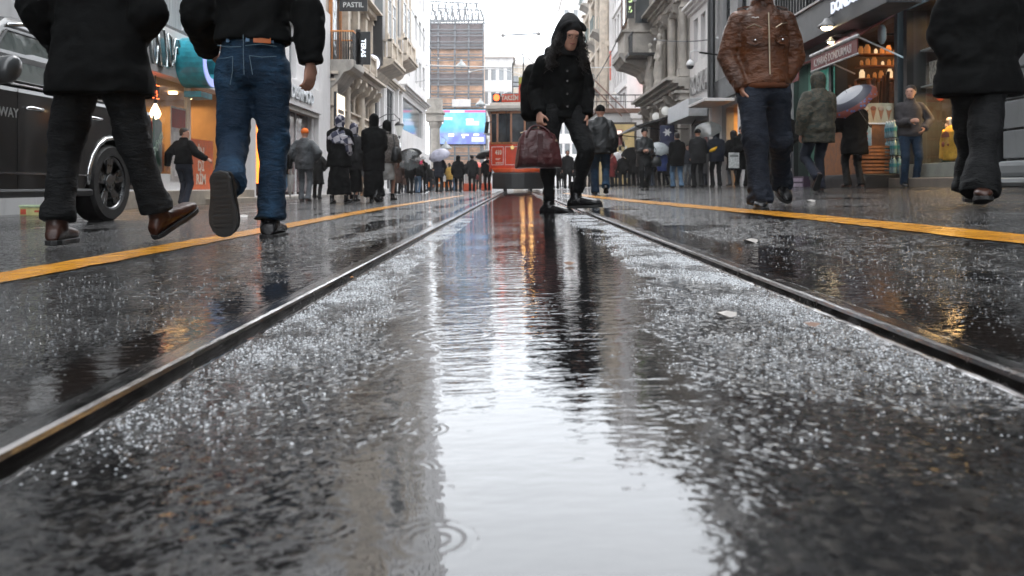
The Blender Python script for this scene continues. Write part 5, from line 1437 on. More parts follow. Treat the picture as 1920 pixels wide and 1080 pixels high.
def head_cover(J, par, kind, m):
    k = J['k']; f, s, u = head_frame(J); hc = J['head']; up, sd, fr = torso_frame(J)
    mb = MB(); vox = .012; disp = .006
    E = lambda z, rs, rf, of: (hc + u * z * k + f * of * k, s * rs * k, f * rf * k)
    if kind == 'hair':
        mb.ell([E(-.06, .055, .03, -.075), E(-.03, .078, .055, -.05), (hc + u * .02 * k - f * .022 * k, s * .086 * k, f * .09 * k), E(.05, .086, .1, -.012), E(.08, .08, .094, -.012), E(.108, .062, .075, -.014), E(.126, .035, .045, -.014), E(.130, .01, .01, -.014)], 18); nm = 'hair'
    elif kind == 'longhair':
        mb.ell([E(-.30, .07, .02, -.10), E(-.2, .10, .035, -.09), E(-.08, .10, .05, -.065), (hc + u * .0 * k - f * .04 * k, s * .092 * k, f * .08 * k), E(.05, .088, .1, -.014), E(.09, .078, .09, -.014), E(.12, .045, .055, -.014), E(.130, .01, .01, -.014)], 18); nm = 'hair'
    elif kind == 'beanie':
        mb.ell([E(.01, .085, .1, -.012), E(.03, .092, .108, -.010), E(.06, .092, .106, -.012), E(.1, .08, .09, -.016), E(.13, .05, .06, -.018), E(.145, .015, .02, -.018)], 18); nm = 'knit_hat'
    elif kind == 'cap':
        mb.ell([E(.03, .086, .1, -.008), E(.06, .09, .104, -.008), E(.1, .078, .09, -.012), E(.125, .04, .05, -.012)], 18)
        mb.ell([(hc + u * .04 * k + f * .08 * k, s * .08 * k, f * .02 * k), (hc + u * .052 * k + f * .11 * k, s * .075 * k, f * .07 * k)], 14); nm = 'cap'
    elif kind == 'brim':
        mb.ell([E(.03, .14, .15, -.006), E(.045, .15, .16, -.006), E(.055, .09, .105, -.008), E(.1, .08, .095, -.012), E(.135, .06, .07, -.012)], 18); nm = 'hat'
    elif kind in ('hood', 'hijab'):
        b_ = .012 if kind == 'hood' else .0
        mb.ell([(J['neck'] + up * .01 * k - fr * .02 * k, sd * .12 * k, fr * .11 * k), E(-.12, .088 + b_, .085, -.03), E(-.07, .092 + b_, .092, -.032), E(-.02, .098 + b_, .100, -.026), E(.04, .100 + b_, .108, -.024), E(.09, .090 + b_, .104, -.018), E(.125, .06 + b_, .074, -.022), E(.150, .02, .03, -.03)], 20); nm = 'hood' if kind == 'hood' else 'head_scarf'
    o = mb.build(nm, m, par, smooth=True)
    remesh(o, vox, 2, disp, .03)
    return o

def face_parts(J, par):
    k = J['k']; f, s, u = head_frame(J); hc = J['head']
    for q in (-1, 1):
        mb = MB(); mb.ball(hc + f * .083 * k + s * q * .031 * k + u * .008 * k, .011 * k, .007 * k, .006 * k, 8, 6); mb.build('eye', M_eye, par, smooth=True)
    mb = MB(); mb.tube([hc + f * .084 * k - s * .02 * k - u * .055 * k, hc + f * .0975 * k - u * .056 * k, hc + f * .084 * k + s * .02 * k - u * .055 * k], .0058 * k, 6); mb.build('lips', M_lip, par, smooth=True)

def person(label, J, loc, rz=0, group=None, top=None, top_kw={}, trs=None, trs_kw={}, shoes=K_boot, cover=('hair', K_hair), vox=.013, skirt=None, extra=None, female=False, tv=None, top_name='coat', shoe_kw={}, fold=.014, curl=.5):
    b = body_mesh(J, female, curl).build('person', M_skin, None, smooth=True)
    remesh(b, vox, 1, fac=.4)
    b.location = loc; b.rotation_euler = (0, 0, rz)
    tag(b, label, 'person', group)
    tv = tv or vox * 1.25
    if top:
        o = jacket_mesh(J, **top_kw).build(top_name, top, b, smooth=True); remesh(o, tv, 3, fold, .10)
    if trs:
        o = trouser_mesh(J, **trs_kw).build('trousers', trs, b, smooth=True); remesh(o, tv, 3, fold, .09)
    if skirt:
        m, hemz, hw = skirt; k = J['k']; mb = MB()
        c = J['hipc']; g = (J['anL'] + J['anR']) / 2; hs = (J['hipR'] - J['hipL']).normalized(); hf = V((0, 0, 1)).cross(hs).normalized()
        R = []
        for i in range(7):
            q = i / 6; z = c.z + .05 * k - (c.z + .05 * k - hemz) * q; ctr = V((c.x * (1 - q) + g.x * q, c.y * (1 - q) + g.y * q, z))
            R.append((ctr, hs * (.165 + (hw - .165) * q) * k, hf * (.13 + (hw * .95 - .13) * q) * k))
        mb.ell(R, 24); o = mb.build('skirt', m, b, smooth=True); remesh(o, tv, 2, fold * 2.2, .12)
    for n in 'LR': shoe_parts(J, n, b, shoes, J['k'], **shoe_kw)
    if cover: head_cover(J, b, *cover)
    face_parts(J, b)
    return b

def umbrella(label, tip, hand_p, m, r=.5, drop=.26, shaft_m=None, group='umbrellas over the crowd'):
    """canopy whose apex is at tip; shaft runs to the hand"""
    tip = V(tip); hp = V(hand_p); ax = (tip - hp).normalized(); s = ax.orthogonal().normalized(); q = ax.cross(s)
    o = thing('umbrella', label, 'umbrella', hp, 0, group)
    n = 8; rel = tip - hp; rings = []; N = 32
    for j in range(7):
        t_ = j / 6; ring = []
        for i in range(N):
            a = 2 * PI * i / N; sc_ = 1 - .055 * t_ * abs(math.sin(a * n / 2)) ; rr = r * math.sin(t_ * 1.28) / math.sin(1.28) * sc_
            ring.append(rel + (s * math.cos(a) + q * math.sin(a)) * max(rr, .004) - ax * drop * (t_ ** 2.1) * (1 - .12 * t_ * abs(math.sin(a * n / 2))))
        rings.append(ring)
    inner = [[p - ax * .004 for p in ring] for ring in rings]
    mb = MB(); mb.loft(rings + inner[::-1], cap=False); mb.build('canopy', m, o, smooth=True)
    mb = MB()
    for i in range(n):
        a = 2 * PI * i / n; pts = [rel + (s * math.cos(a) + q * math.sin(a)) * (r * math.sin(j / 6 * 1.28) / math.sin(1.28)) - ax * (drop * (j / 6) ** 2.1 + .008) for j in range(7)]
        mb.tube(pts, .0035, 4)
    mb.build('ribs', M_steelg, o)
    mb = MB(); mb.tube([rel + ax * .05, V((0, 0, 0)) - ax * .02], .006, 6); sh = mb.build('shaft', shaft_m or M_steelg, o, smooth=True)
    mb = MB(); mb.tube([-ax * .0, -ax * .12, -ax * .16 + s * .02, -ax * .14 + s * .05], .012, 8, round_ends=True); mb.build('handle', K_sole, sh, smooth=True)
    return o

def rel(J, base):
    for a in list(J):
        if a in ('k',) or a.startswith(('fd', 'hd', 'pn', 'sv', 'curl', 'fu')): continue
        J[a] = V(J[a]) - base
    return J
def place(px, ppm): 
    X = (px - CX) / ppm
    return V((X, FPX / ppm, gz(X)))

# ---- the man in jeans, seen from behind, left foot kicked up
Y0 = 4.15; base = V(((474 - CX) / FPX * Y0, Y0, gz(-1.37)))
J = rel(dict(k=1.0, hipc=P(474, 118, Y0), neck=P(476, -98, Y0 + .03), head=P(478, -162, Y0 + .10), hdir=V((.1, 1, -.05)), hdL=V((.3, .7, -.5)), hdR=V((-.06, .1, -1)),
     hipL=P(441, 124, Y0), hipR=P(507, 124, Y0), knL=P(438, 272, Y0 - .03), anL=P(428, 349, 3.70), fdL=V((.03, .14, -1)).normalized(), fuL=V((0, 1, .14)),
     knR=P(514, 272, Y0 + .03), anR=P(507, 411, Y0 - .03), fdR=V((-.12, 1, 0)).normalized(),
     shL=P(405, -72, Y0), elL=P(368, 28, Y0 - .05), wrL=P(392, 92, Y0 + .22), shR=P(547, -72, Y0), elR=P(577, 24, Y0), wrR=P(582, 116, Y0 - .02),
     pnR=V((-.8, .5, 0)), svR=V((-.6, .8, 0)), curlR=.5), base)
b = person('person seen from behind in blue jeans and short black jacket, one sole raised', J, base, vox=.0075, tv=.012,
           top=K_black, top_kw=dict(pad=.024, hem=.10, sleeve=1.06), trs=K_denim, trs_kw=dict(wid=1.10, hemw=1.08, top=.15, knee=1.1, crease=.013, short=.12), shoes=K_boot, shoe_kw=dict(ribs=True, boot=.06, big=1.08, wide=1.18), top_name='jacket', fold=.016)
mb = MB()
up = V((0, 0, 1)); c = J['hipc']
for x, w_ in ((-.085, .008), (.02, .010), (.13, .008)):
    y = -.128 * math.sqrt(max(.05, 1 - (x / .17) ** 2)); mb.add([(c.x + x - w_, c.y + y - .016, c.z + .085), (c.x + x + w_, c.y + y - .016, c.z + .085), (c.x + x + w_, c.y + y - .006, c.z + .14), (c.x + x - w_, c.y + y - .006, c.z + .14)], [(0, 1, 2, 3)])
mb.build('belt_loops', K_lblue, b)
mb = MB()
pts = []
for i in range(7):
    x = .05 + i * .013; y = -.135 * math.sqrt(max(.05, 1 - (x / .19) ** 2)) - .010; pts.append((c.x + x, c.y + y, c.z + .095))
mb.loft([[V(p) + V((0, 0, -.014)), V(p) + V((0, -.004, -.014)), V(p) + V((0, -.004, .014)), V(p) + V((0, 0, .014))] for p in pts]); mb.build('leather_patch', mat('orange_leather_patch', (.45, .12, .03), .5), b)
# pocket seams as thin raised piping
mb = MB()
for pts in ([(-.15, .01), (-.10, .005), (-.055, .012), (-.055, -.06), (-.07, -.13)], [(.03, .015), (.09, .01), (.15, .02)], [(.03, .015), (.045, -.08)], [(0, .12), (0, .03), (.004, -.08)], [(-.15, .075), (-.08, .06), (-.01, .06)], [(.01, .065), (.08, .075), (.15, .07)]):
    mb.tube([(c.x + x, c.y - .139 * math.sqrt(max(.12, 1 - (x / .19) ** 2)) - .006, c.z + z) for x, z in pts], .0022, 4)
mb.build('pocket_stitching', mat('pale_denim_thread', (.10, .16, .20), .8), b)

# ---- the man in the black coat at the left edge
Y0 = 4.0; base = V(((185 - CX) / FPX * Y0, Y0, gz(-2.09)))
J = rel(dict(k=1.02, hipc=P(186, 115, Y0), neck=P(184, -105, Y0 + .03), head=P(186, -172, Y0 + .1), hdir=V((.2, 1, -.05)), hdL=V((.4, .8, -.4)), hdR=V((-.4, .8, -.4)),
     hipL=P(152, 122, Y0), hipR=P(220, 122, Y0), knL=P(122, 282, Y0 + .04), anL=P(107, 420, Y0 - .04), fdL=V((-.22, 1, 0)).normalized(),
     knR=P(254, 276, Y0 + .04), anR=P(298, 402, Y0 + .1), fdR=V((.35, .75, .45)).normalized(),
     shL=P(112, -80, Y0), elL=P(66, 18, Y0 - .05), wrL=P(118, 92, Y0 + .2), shR=P(258, -80, Y0), elR=P(280, 24, Y0 - .05), wrR=P(236, 96, Y0 + .2)), base)
person('person in long black coat and brown boots striding beside the black off-road car', J, base, vox=.011, top=K_black, top_kw=dict(pad=.028, hem=-.17, flare=.012, sleeve=1.0, hw=.225, hd=.16, bulk=1.14), trs=K_bdenim,
       trs_kw=dict(wid=1.10, hemw=1.10, knee=1.1, short=.17), shoes=K_bboot, shoe_kw=dict(boot=.06, big=1.08), fold=.018)

# ---- the man in the brown leather jacket
Y0 = 6.0; base = V(((1430 - CX) / FPX * Y0, Y0, gz(1.85)))
J = rel(dict(k=1.02, hipc=P(1431, 160, Y0), neck=P(1428, 14, Y0), head=P(1425, -30, Y0 - .05), hdir=V((-.1, -1, -.12)), hdL=V((-.15, .15, -.95)), hdR=V((.32, .42, -.85)), curlL=.2, curlR=.2,
     hipR=P(1408, 166, Y0), hipL=P(1455, 166, Y0), knR=P(1417, 268, Y0 - .12), anR=P(1425, 369, Y0 - .18), fdR=V((-.27, -1, 0)).normalized(),
     knL=P(1462, 262, Y0 + .08), anL=P(1464, 338, Y0 + .42), fdL=V((.1, -1, -.6)).normalized(),
     shR=P(1381, 36, Y0), elR=P(1364, 108, Y0 + .04), wrR=P(1390, 165, Y0 - .08), shL=P(1476, 36, Y0), elL=P(1491, 108, Y0 + .04), wrL=P(1461, 168, Y0 + .03)), base)
b = person('person in brown leather jacket and dark trousers, both hands in pockets', J, base, vox=.009, tv=.011, top=K_brown, top_kw=dict(pad=.014, hem=-.005, sleeve=1.08, crease=.009), trs=K_ddenim, trs_kw=dict(wid=1.16, hemw=1.15, knee=1.15, crease=.018), shoes=K_boot, top_name='jacket', fold=.012)
up, sd, fr = torso_frame(J)     # fr points to the camera side
def onchest(x, z, out=.0):
    c = J['hipc'] + up * z; return c + sd * x + fr * ((.152 * math.sqrt(max(.1, 1 - (x / .215) ** 2))) + out)
mb = MB(); mb.tube([onchest(.0, .06 + i * .05, .012) for i in range(10)], .006, 6); mb.build('zip', mat('brass_zip', (.30, .24, .17), .35, metal=1), b)
for q in (-1, 1):
    R = []
    for z in (.345, .33, .30): R.append([onchest(q * x, z - (0 if z > .31 else (.02 if abs(x - .1) < .03 else 0)), .020) for x in (.05, .08, .10, .12, .15)])
    mb = MB(); mb.loft(R + [[p - fr * .012 for p in r] for r in R[::-1]], closed=False, cap=False); f = mb.build('pocket_flap', K_brown, b)
    mb = MB(); mb.ball(onchest(q * .10, .312, .026), .009); mb.build('stud', mat('steel_stud', (.6, .6, .6), .2, metal=1), f)
    mb = MB(); mb.tube([onchest(q * .05, .40, .016), onchest(q * .10, .43, .016), onchest(q * .15, .44 if q < 0 else .41, .012)], .005, 6); mb.build('zip_pocket', mat('brass_zip', (.30, .24, .17), .35, metal=1), b)
mb = MB(); c0_ = onchest(.095, .475, .018)
for q_ in (-1, 1): mb.tube([c0_, c0_ + sd * q_ * .012 + up * .006, c0_ + sd * q_ * .026 + up * .004], .0035, 5)
mb.build('wing_emblem', M_sash, b)
for q_ in (-1, 1):
    mb = MB(); a_ = J['neck'] + sd * q_ * .10 - up * .012; c_ = (J['shR'] if q_ > 0 else J['shL']) + up * .055
    mb.loft([[p + fr * x + up * z for x, z in ((-.022, .012), (.022, .012), (.022, .020), (-.022, .020))] for p in (a_, a_.lerp(c_, .5) + up * .006, c_)]); mb.build('shoulder_strap', K_brown, b)
mb = MB(); hs = sd; mb.ell([(J['hipc'] - up * .035, sd * .186, fr * .148), (J['hipc'] - up * .015, sd * .195, fr * .156), (J['hipc'] + up * .022, sd * .190, fr * .152)], 22); o = mb.build('waistband', K_rib, b, smooth=True)
for n in 'LR':
    d = (J['wr' + n] - J['el' + n]).normalized(); mb = MB(); mb.tube([J['wr' + n] - d * .065, J['wr' + n] - d * .03, J['wr' + n] + d * .012], [.058, .055, .046], 14); mb.build('cuff', K_rib, b, smooth=True)
mb = MB(); mb.ell([(J['neck'] - up * .03, sd * .098, fr * .095), (J['neck'] + up * .03, sd * .086, fr * .09), (J['neck'] + up * .065, sd * .082, fr * .086)], 18, cap=False); o = mb.build('collar', K_brown, b, smooth=True); o.modifiers.new('s', 'SOLIDIFY').thickness = .012

# ---- the man in the black coat at the right edge
Y0 = 5.5; base = V(((1832 - CX) / FPX * Y0, Y0, gz(3.16)))
J = rel(dict(k=1.02, hipc=P(1834, 128, Y0), neck=P(1836, -32, Y0), head=P(1836, -82, Y0 - .05), hdir=V((0, -1, -.1)), hdL=V((-.5, .1, -.8)), hdR=V((.5, .1, -.8)), curlL=.2, curlR=.2,
     hipR=P(1810, 136, Y0), hipL=P(1858, 136, Y0), knR=P(1818, 250, Y0 + .1), anR=P(1820, 344, Y0 + .16), fdR=V((-.5, -1, -.15)).normalized(),
     knL=P(1846, 250, Y0 - .16), anL=P(1838, 352, Y0 - .28), fdL=V((-.45, -1, .14)).normalized(),
     shR=P(1782, -8, Y0), elR=P(1766, 68, Y0 + .05), wrR=P(1792, 112, Y0 - .06), shL=P(1890, -8, Y0), elL=P(1910, 68, Y0 + .05), wrL=P(1878, 112, Y0 - .06)), base)
person('person in long black coat and wide dark jeans walking past the clothes shop window', J, base, vox=.011, top=K_black, top_kw=dict(pad=.034, hem=-.19, flare=.012, sleeve=1.05, hw=.262, hd=.17, bulk=1.3), trs=K_bdenim,
       trs_kw=dict(wid=1.25, hemw=1.5, knee=1.25), shoes=K_bboot, shoe_kw=dict(big=1.1), fold=.018)

# ---- the woman with the maroon bag
Y0 = 6.5; base = V(((1055 - CX) / FPX * Y0, Y0, gz(.377)))
J = rel(dict(k=.94, hipc=P(1054, 196, Y0), neck=P(1054, 96, Y0 - .08), head=P(1068, 66, Y0 - .18), hdir=V((.32, -1, -.38)).normalized(), hdR=V((.05, -.15, -1)), hdL=V((-.05, -.3, -1)),
     hipR=P(1035, 202, Y0 - .05), hipL=P(1071, 200, Y0 + .03), knR=P(1027, 300, Y0 - .08), anR=P(1029, 383, Y0 + .0), fdR=V((.93, -.36, .0)).normalized(),
     knL=P(1099, 282, Y0 - .16), anL=P(1080, 369, Y0 + .06), fdL=V((.95, -.26, .06)).normalized(),
     shR=P(1018, 116, Y0 - .12), elR=P(1004, 172, Y0 - .02), wrR=P(1011, 211, Y0 - .16), shL=P(1091, 114, Y0 - .02), elL=P(1099, 170, Y0 + .05), wrL=P(1099, 216, Y0 - .05),
     pnR=V((.6, .6, 0)), svR=V((.5, -.8, 0)), curlR=1.25), base)
b = person('person in black hooded padded coat stepping over the rails with a maroon bag', J, base, vox=.0085, tv=.011, top=K_char if False else K_black, top_kw=dict(pad=.018, hem=-.13, flare=.0, sleeve=1.0, hw=.165, hd=.12), trs=K_bdenim,
           trs_kw=dict(wid=1.12, hemw=.66, short=.22, knee=1.0), shoes=K_boot, shoe_kw=dict(boot=.12, big=1.12, wide=1.1), cover=None, fold=.014)
f, s, u = head_frame(J); hc = J['head']; k = .94
mb = MB(); up, sd, fr = torso_frame(J)
E = lambda z, rs, rf, of: (hc + u * z + f * of, s * rs, f * rf)
mb.ell([(J['neck'] - up * .03, sd * .15, fr * .12), (J['neck'] + up * .03, sd * .14, fr * .12), E(-.10, .125, .09, -.05), E(-.04, .135, .10, -.035), E(.03, .116, .104, -.03), E(.075, .102, .110, -.02), E(.12, .078, .09, -.02), E(.150, .05, .06, -.03), E(.170, .02, .025, -.04)], 22)
o = mb.build('hood', K_char, b, smooth=True); remesh(o, .010, 3, .01, .05)
mb = MB(); rr = random.Random(8)
mb.tube([hc + f * (.052 + .012 * math.sin(a * 2)) + s * .096 * math.cos(a) + u * (.060 + .050 * math.sin(a)) for a in [PI * i / 12 for i in range(13)]], .02, 8, round_ends=True)
o = mb.build('hood_rim', K_char, b, smooth=True)
mb = MB()
for i in range(90):        # curls hanging on both sides of the face
    q = 1 if i % 3 else -1
    p = hc + s * q * rr.uniform(.055, .10) + f * rr.uniform(.0, .055) + u * rr.uniform(-.07, .03); L = rr.uniform(.14, .26); pts = []; ph = rr.uniform(0, 6); am = rr.uniform(.016, .034); n = 16
    for j in range(n):
        t_ = j / (n - 1); pts.append(p - V((0, 0, 1)) * L * t_ + s * q * ((.085 if q > 0 else .03) * t_ + .012) + (s * math.cos(ph + t_ * 16) + f * math.sin(ph + t_ * 16)) * am * (.3 + t_))
    mb.tube(pts, [.0045 - .0025 * j / n for j in range(n)], 4)
mb.build('hair', K_hair, b, smooth=True)
mb = MB()
for z in (.10, .2, .3, .38): mb.cyl(J['hipc'] + up * (z - .1) + fr * .168 + sd * .02, .008, .006, 8, 'y')
mb.build('buttons', mat('horn_button', (.03, .025, .02), .3), b)
mb = MB()
for q_ in (-1, 1): mb.tube([hc + f * .098 + s * (q_ * .030 + .021 * math.cos(a)) + u * (.006 + .015 * math.sin(a)) for a in [2 * PI * i / 12 for i in range(13)]], .0016, 4); mb.tube([hc + f * .096 + s * q_ * .05 + u * .008, hc + f * .02 + s * q_ * .078 + u * .01], .0014, 4)
mb.build('glasses', M_black, b)
# rucksack on her back
o = thing('rucksack', 'black rucksack on the back of the hooded bag carrier', 'rucksack', P(999, 172, Y0 + .12))
mb = MB(); mb.ell([((0, 0, -.24), (.07, 0, 0), (0, .1, 0)), ((0, 0, -.2), (.1, 0, 0), (0, .14, 0)), ((0, 0, 0), (.105, 0, 0), (0, .15, 0)), ((0, 0, .16), (.085, 0, 0), (0, .13, 0)), ((0, 0, .22), (.04, 0, 0), (0, .08, 0))], 18)
q = mb.build('pack', K_black, o, smooth=True); remesh(q, .014, 2, .02, .1)
mb = MB(); mb.tube([(.02, -.1, .2), (.12, -.2, .2), (.16, -.26, .05), (.1, -.16, -.2)], .014, 6); mb.build('strap', K_black, o)
# the maroon bag in her hand
hp = J['wrR'] + base + V((.0, -.02, -.10))
o = thing('handbag', 'maroon leather duffel style handbag hanging from the hand of the hooded walker', 'bag', P(1009, 317, 6.25), math.radians(8))
z0 = o.location.z
mb = MB(); R = []
for x, hh, dp in ((-.172, .10, .05), (-.165, .235, .08), (-.13, .29, .095), (-.06, .312, .1), (.02, .315, .1), (.09, .30, .1), (.14, .27, .09), (.168, .20, .08), (.178, .07, .05)):
    ring = []
    for i in range(16):
        a = 2 * PI * i / 16; ca, sa = math.cos(a), math.sin(a)
        z = (hh / 2) * (1 + math.copysign(abs(sa) ** .75, sa)); wd = dp * (1.15 - .55 * z / .32) * math.copysign(abs(ca) ** .8, ca)
        ring.append((x * (1.04 - .16 * (z / .3)), wd, z + .004))
    R.append(ring)
mb.loft(R); q = mb.build('bag_body', K_maroon, o, smooth=True); remesh(q, .008, 3, .016, .07)
for y in (-.06, .05):
    mb = MB(); hz = hp.z - z0 - .01; pts = [(-.10, y, .24)] + [(-.10 + .2 * i / 10 - .012 * math.sin(PI * i / 10), y * (1 - math.sin(PI * i / 10)) , .26 + (hz - .26) * math.sin(PI * i / 10) ** .7) for i in range(1, 10)] + [(.10, y, .24)]
    mb.tube(pts, .0085, 8); mb.build('handle', K_maroon, o, smooth=True)
mb = MB(); mb.tube([(-.14, -.0, .28), (0, -.0, .318), (.13, 0, .268)], .006, 6); mb.cyl((.13, -.075, .22), .01, .006, 8, 'y'); mb.build('zip', mat('brass_zip', (.30, .24, .17), .35, metal=1), o)
mb = MB(); mb.box(-.02, .02, -.103, -.098, .05, .27); mb.build('bag_strap', K_maroon, o)

# ---- people further off
FAR = 'people walking in the crowd up the street'
def crowd(label, px, ppm, ang, H=1.72, stride=.3, lead=-1, arms=('down', 'down'), top=K_black, trs=K_bdenim, cover=('hair', K_hair), lift=0, lean=.02, turn=0, nod=0, tkw=None, trk=None, skirt=None, shoes=K_boot, top_name='coat', group=FAR, vox=None, fold=.016):
    k = H / 1.75
    J = make_joints(k, stride, lead, lift, lean, arms, turn, nod)
    loc = place(px, ppm); v = vox or (.013 if ppm > 60 else .018)
    p = person(label, J, loc, -math.radians(ang), group, top=top, top_kw=tkw or dict(pad=.03, hem=-.14, hw=.18), trs=trs, trs_kw=trk or dict(wid=1.05, hemw=1.05), cover=cover, skirt=skirt, shoes=shoes, vox=v, fold=fold, top_name=top_name, shoe_kw=dict(sole=ppm > 60))
    M = Matrix.Translation(loc) @ Matrix.Rotation(-math.radians(ang), 4, 'Z')
    p_ = lambda n: M @ J[n]
    return p, p_, J
LONG = dict(pad=.035, hem=-.42, flare=.05, hw=.18)
MID = dict(pad=.035, hem=-.22, flare=.01, hw=.18)
SHORT = dict(pad=.03, hem=-.02)
# left side
crowd('person in black jacket in the shop doorway, arms swinging out, head turned right', 344, 85, 12, 1.74, .15, arms=('out', 'outup'), turn=1.2, trs=K_navy, tkw=SHORT, trk=dict(wid=1.15, hemw=1.1), group=None, top_name='jacket')
p, q, J = crowd('person in dark coat half hidden behind the jeans walker, with a folded pale umbrella', 524, 79, 4, 1.72, .35, arms=('down', 'down'), trs=K_lblue, tkw=MID, group=None)
h = q('wrR')
o = thing('folded_umbrella', 'folded pale translucent umbrella held low beside the jeans walker', 'umbrella', h + V((.03, -.03, -.08)))
mb = MB(); mb.tube([(0, 0, .1), (0, 0, -.05), (.0, 0, -.1), (-.02, 0, -.5), (-.02, 0, -.62)], [.02, .03, .085, .045, .006], 10); mb.build('canopy', film('clear_plastic', (.6, .6, .58), .6), o)
mb = MB(); mb.tube([(0, 0, .1), (.02, 0, .18), (.08, 0, .22)], .01, 6); mb.tube([(0, 0, .1), (-.02, 0, -.66)], .008, 6); mb.build('shaft', M_steelg, o)
crowd('person in orange knit hat and grey padded jacket, seen from behind', 571, 79, 0, 1.74, .12, arms=('pocket', 'pocket'), top=K_grey, trs=K_greyj, cover=('beanie', K_orange), tkw=dict(pad=.05, hem=-.16, hw=.19), group=None, top_name='jacket', shoes=K_bboot)
crowd('short person in long black coat beside the orange hat walker', 594, 62, 0, 1.56, .1, arms=('pocket', 'pocket'), tkw=LONG, cover=('hair', K_hair))
p, q, J = crowd('person in black skirt with a large checked scarf over head and shoulders', 636, 101, 8, 1.66, .3, lead=1, arms=('front', 'front'), trs=None, skirt=(K_black, .16, .24), cover=('hijab', K_plaid), tkw=dict(pad=.055, hem=-.2, hw=.2, flare=.03), lean=.06, group=None, fold=.02)
k = J['k']; mb = MB(); up, sd, fr = torso_frame(J)
mb.ell([(J['neck'] - up * .28 * k - sd * -.04, sd * .25 * k, fr * .19 * k), (J['neck'] - up * .15 * k, sd * .25 * k, fr * .19 * k), (J['neck'] - up * .06 * k, sd * .2 * k, fr * .16 * k), (J['neck'] + up * .03 * k, sd * .11 * k, fr * .11 * k), (J['neck'] + up * .1 * k, sd * .08 * k, fr * .09 * k)], 20)
mb.ell([(J['shR'] - up * .05, sd * .08, fr * .16), (J['shR'] - up * .35 + sd * .03, sd * .05, fr * .13), (J['shR'] - up * .44 + sd * .03, sd * .02, fr * .05)], 12)
o = mb.build('scarf', K_plaid, p, smooth=True); remesh(o, .017, 2, .03, .1)
crowd('person in dark coat close beside the checked scarf wearer', 663, 93, 4, 1.60, .3, arms=('down', 'down'), top=K_char, cover=('hijab', K_plaid), trs=None, skirt=(K_black, .2, .2), tkw=MID, group=None)
crowd('person in dark suit walking towards the camera between the two headscarves', 668, 47, 180, 1.72, .35, arms=('down', 'down'), tkw=MID)
p, q, J = crowd('person in grey jacket, tan trousers and tan boots under a small dark umbrella', 684, 50, 175, 1.70, .35, lead=1, arms=('hold', 'front'), top=K_grey, trs=K_tan, shoes=cloth('tan_boot', (.25, .12, .04), .7), tkw=MID)
umbrella('small dark umbrella between the two headscarves', q('neck') + V((-.25, -.05, .42)), q('wrL'), K_char, .42)
crowd('person in long black robe and black headscarf, seen from behind', 701, 100, 3, 1.68, .35, arms=('front', 'front'), trs=None, skirt=(K_black, .10, .21), cover=('hijab', K_black), tkw=dict(pad=.04, hem=-.3, hw=.185, flare=.0), group=None, fold=.02)
p, q, J = crowd('person in patterned jacket and pale skirt carrying a black shoulder bag', 725, 93, 5, 1.64, .3, lead=1, arms=('front', 'down'), top=K_pattern, trs=None, skirt=(K_pale, .42, .19), cover=('hijab', K_black), tkw=dict(pad=.03, hem=-.1, hw=.18), group=None)
o = thing('shoulder_bag', 'big black shoulder bag beside the patterned jacket', 'bag', q('hipR') + V((.12, -.05, -.05)))
mb = MB(); mb.ell([((0, 0, 0), (.10, 0, 0), (0, .16, 0)), ((0, 0, .05), (.12, 0, 0), (0, .19, 0)), ((0, 0, .28), (.08, 0, 0), (0, .15, 0)), ((0, 0, .3), (.03, 0, 0), (0, .12, 0))], 16); mb.build('bag_body', K_blackleather, o, smooth=True)
mb = MB(); mb.tube([(0, -.13, .27), (-.06, -.03, .55), (0, .13, .27)], .012, 6); mb.build('strap', K_blackleather, o)
crowd('person in long dark brown coat behind the patterned jacket', 745, 45, 0, 1.66, .2, top=K_brownc, tkw=LONG, cover=('hijab', K_black))
p, q, J = crowd('person in black under a clear domed umbrella near the street lantern', 768, 45, 2, 1.70, .25, arms=('hold', 'down'), tkw=MID)
U_clear = film('clear_umbrella_film', (.3, .32, .33), .38)
umbrella('clear grey domed umbrella tilted back near the street lantern', q('neck') + V((.05, -.45, .18)), q('wrL'), U_clear, .50, .3)
p, q, J = crowd('person in dark coat just ahead of the clear umbrella', 775, 41, 0, 1.78, .25, arms=('hold', 'down'), top=K_char, tkw=MID)
umbrella('wide black umbrella behind the clear domed one', q('neck') + V((-.25, -.05, .52)), q('wrL'), K_black, .62, .26)
p, q, J = crowd('person in black coat and pale brimmed hat looking at a pink phone', 793, 42, 180, 1.66, .1, arms=('phone', 'phone'), nod=.4, tkw=MID, cover=('brim', K_pale), trs=K_black)
o = thing('phone', 'bright pink phone case held up by the pale hat wearer', 'phone', q('wrR') + V((.0, -.14, .06)))
mb = MB(); mb.box(-.08, .08, -.01, .01, -.02, .14); mb.build('phone_case', mat('hot_pink', (.75, .03, .12), .4), o, bevel=.008)
mb = MB(); mb.box(-.07, .07, .0105, .013, -.01, .13); mb.build('phone_screen', M_black, o)
crowd('smaller person in washed pale jeans beside the pale hat', 783, 43, 5, 1.5, .3, trs=K_lblue, tkw=SHORT, top_name='jacket')
p, q, J = crowd('person in dark blue coat under the lilac grey umbrella', 823, 43, 2, 1.76, .15, arms=('front', 'hold'), top=K_navy, trs=K_char, tkw=MID)
umbrella('lilac grey umbrella held low in front of the scaffold', q('neck') + V((-.05, -.05, .40)), q('wrR'), cloth('lilac_nylon', (.34, .34, .42), .45, bump=.002), .50, .3)
p, q, J = crowd('person in mustard yellow coat with a white bag', 843, 34, -40, 1.6, .1, arms=('front', 'down'), top=K_yellow, cover=('longhair', K_hair), tkw=dict(pad=.03, hem=-.2, hw=.17, flare=.02))
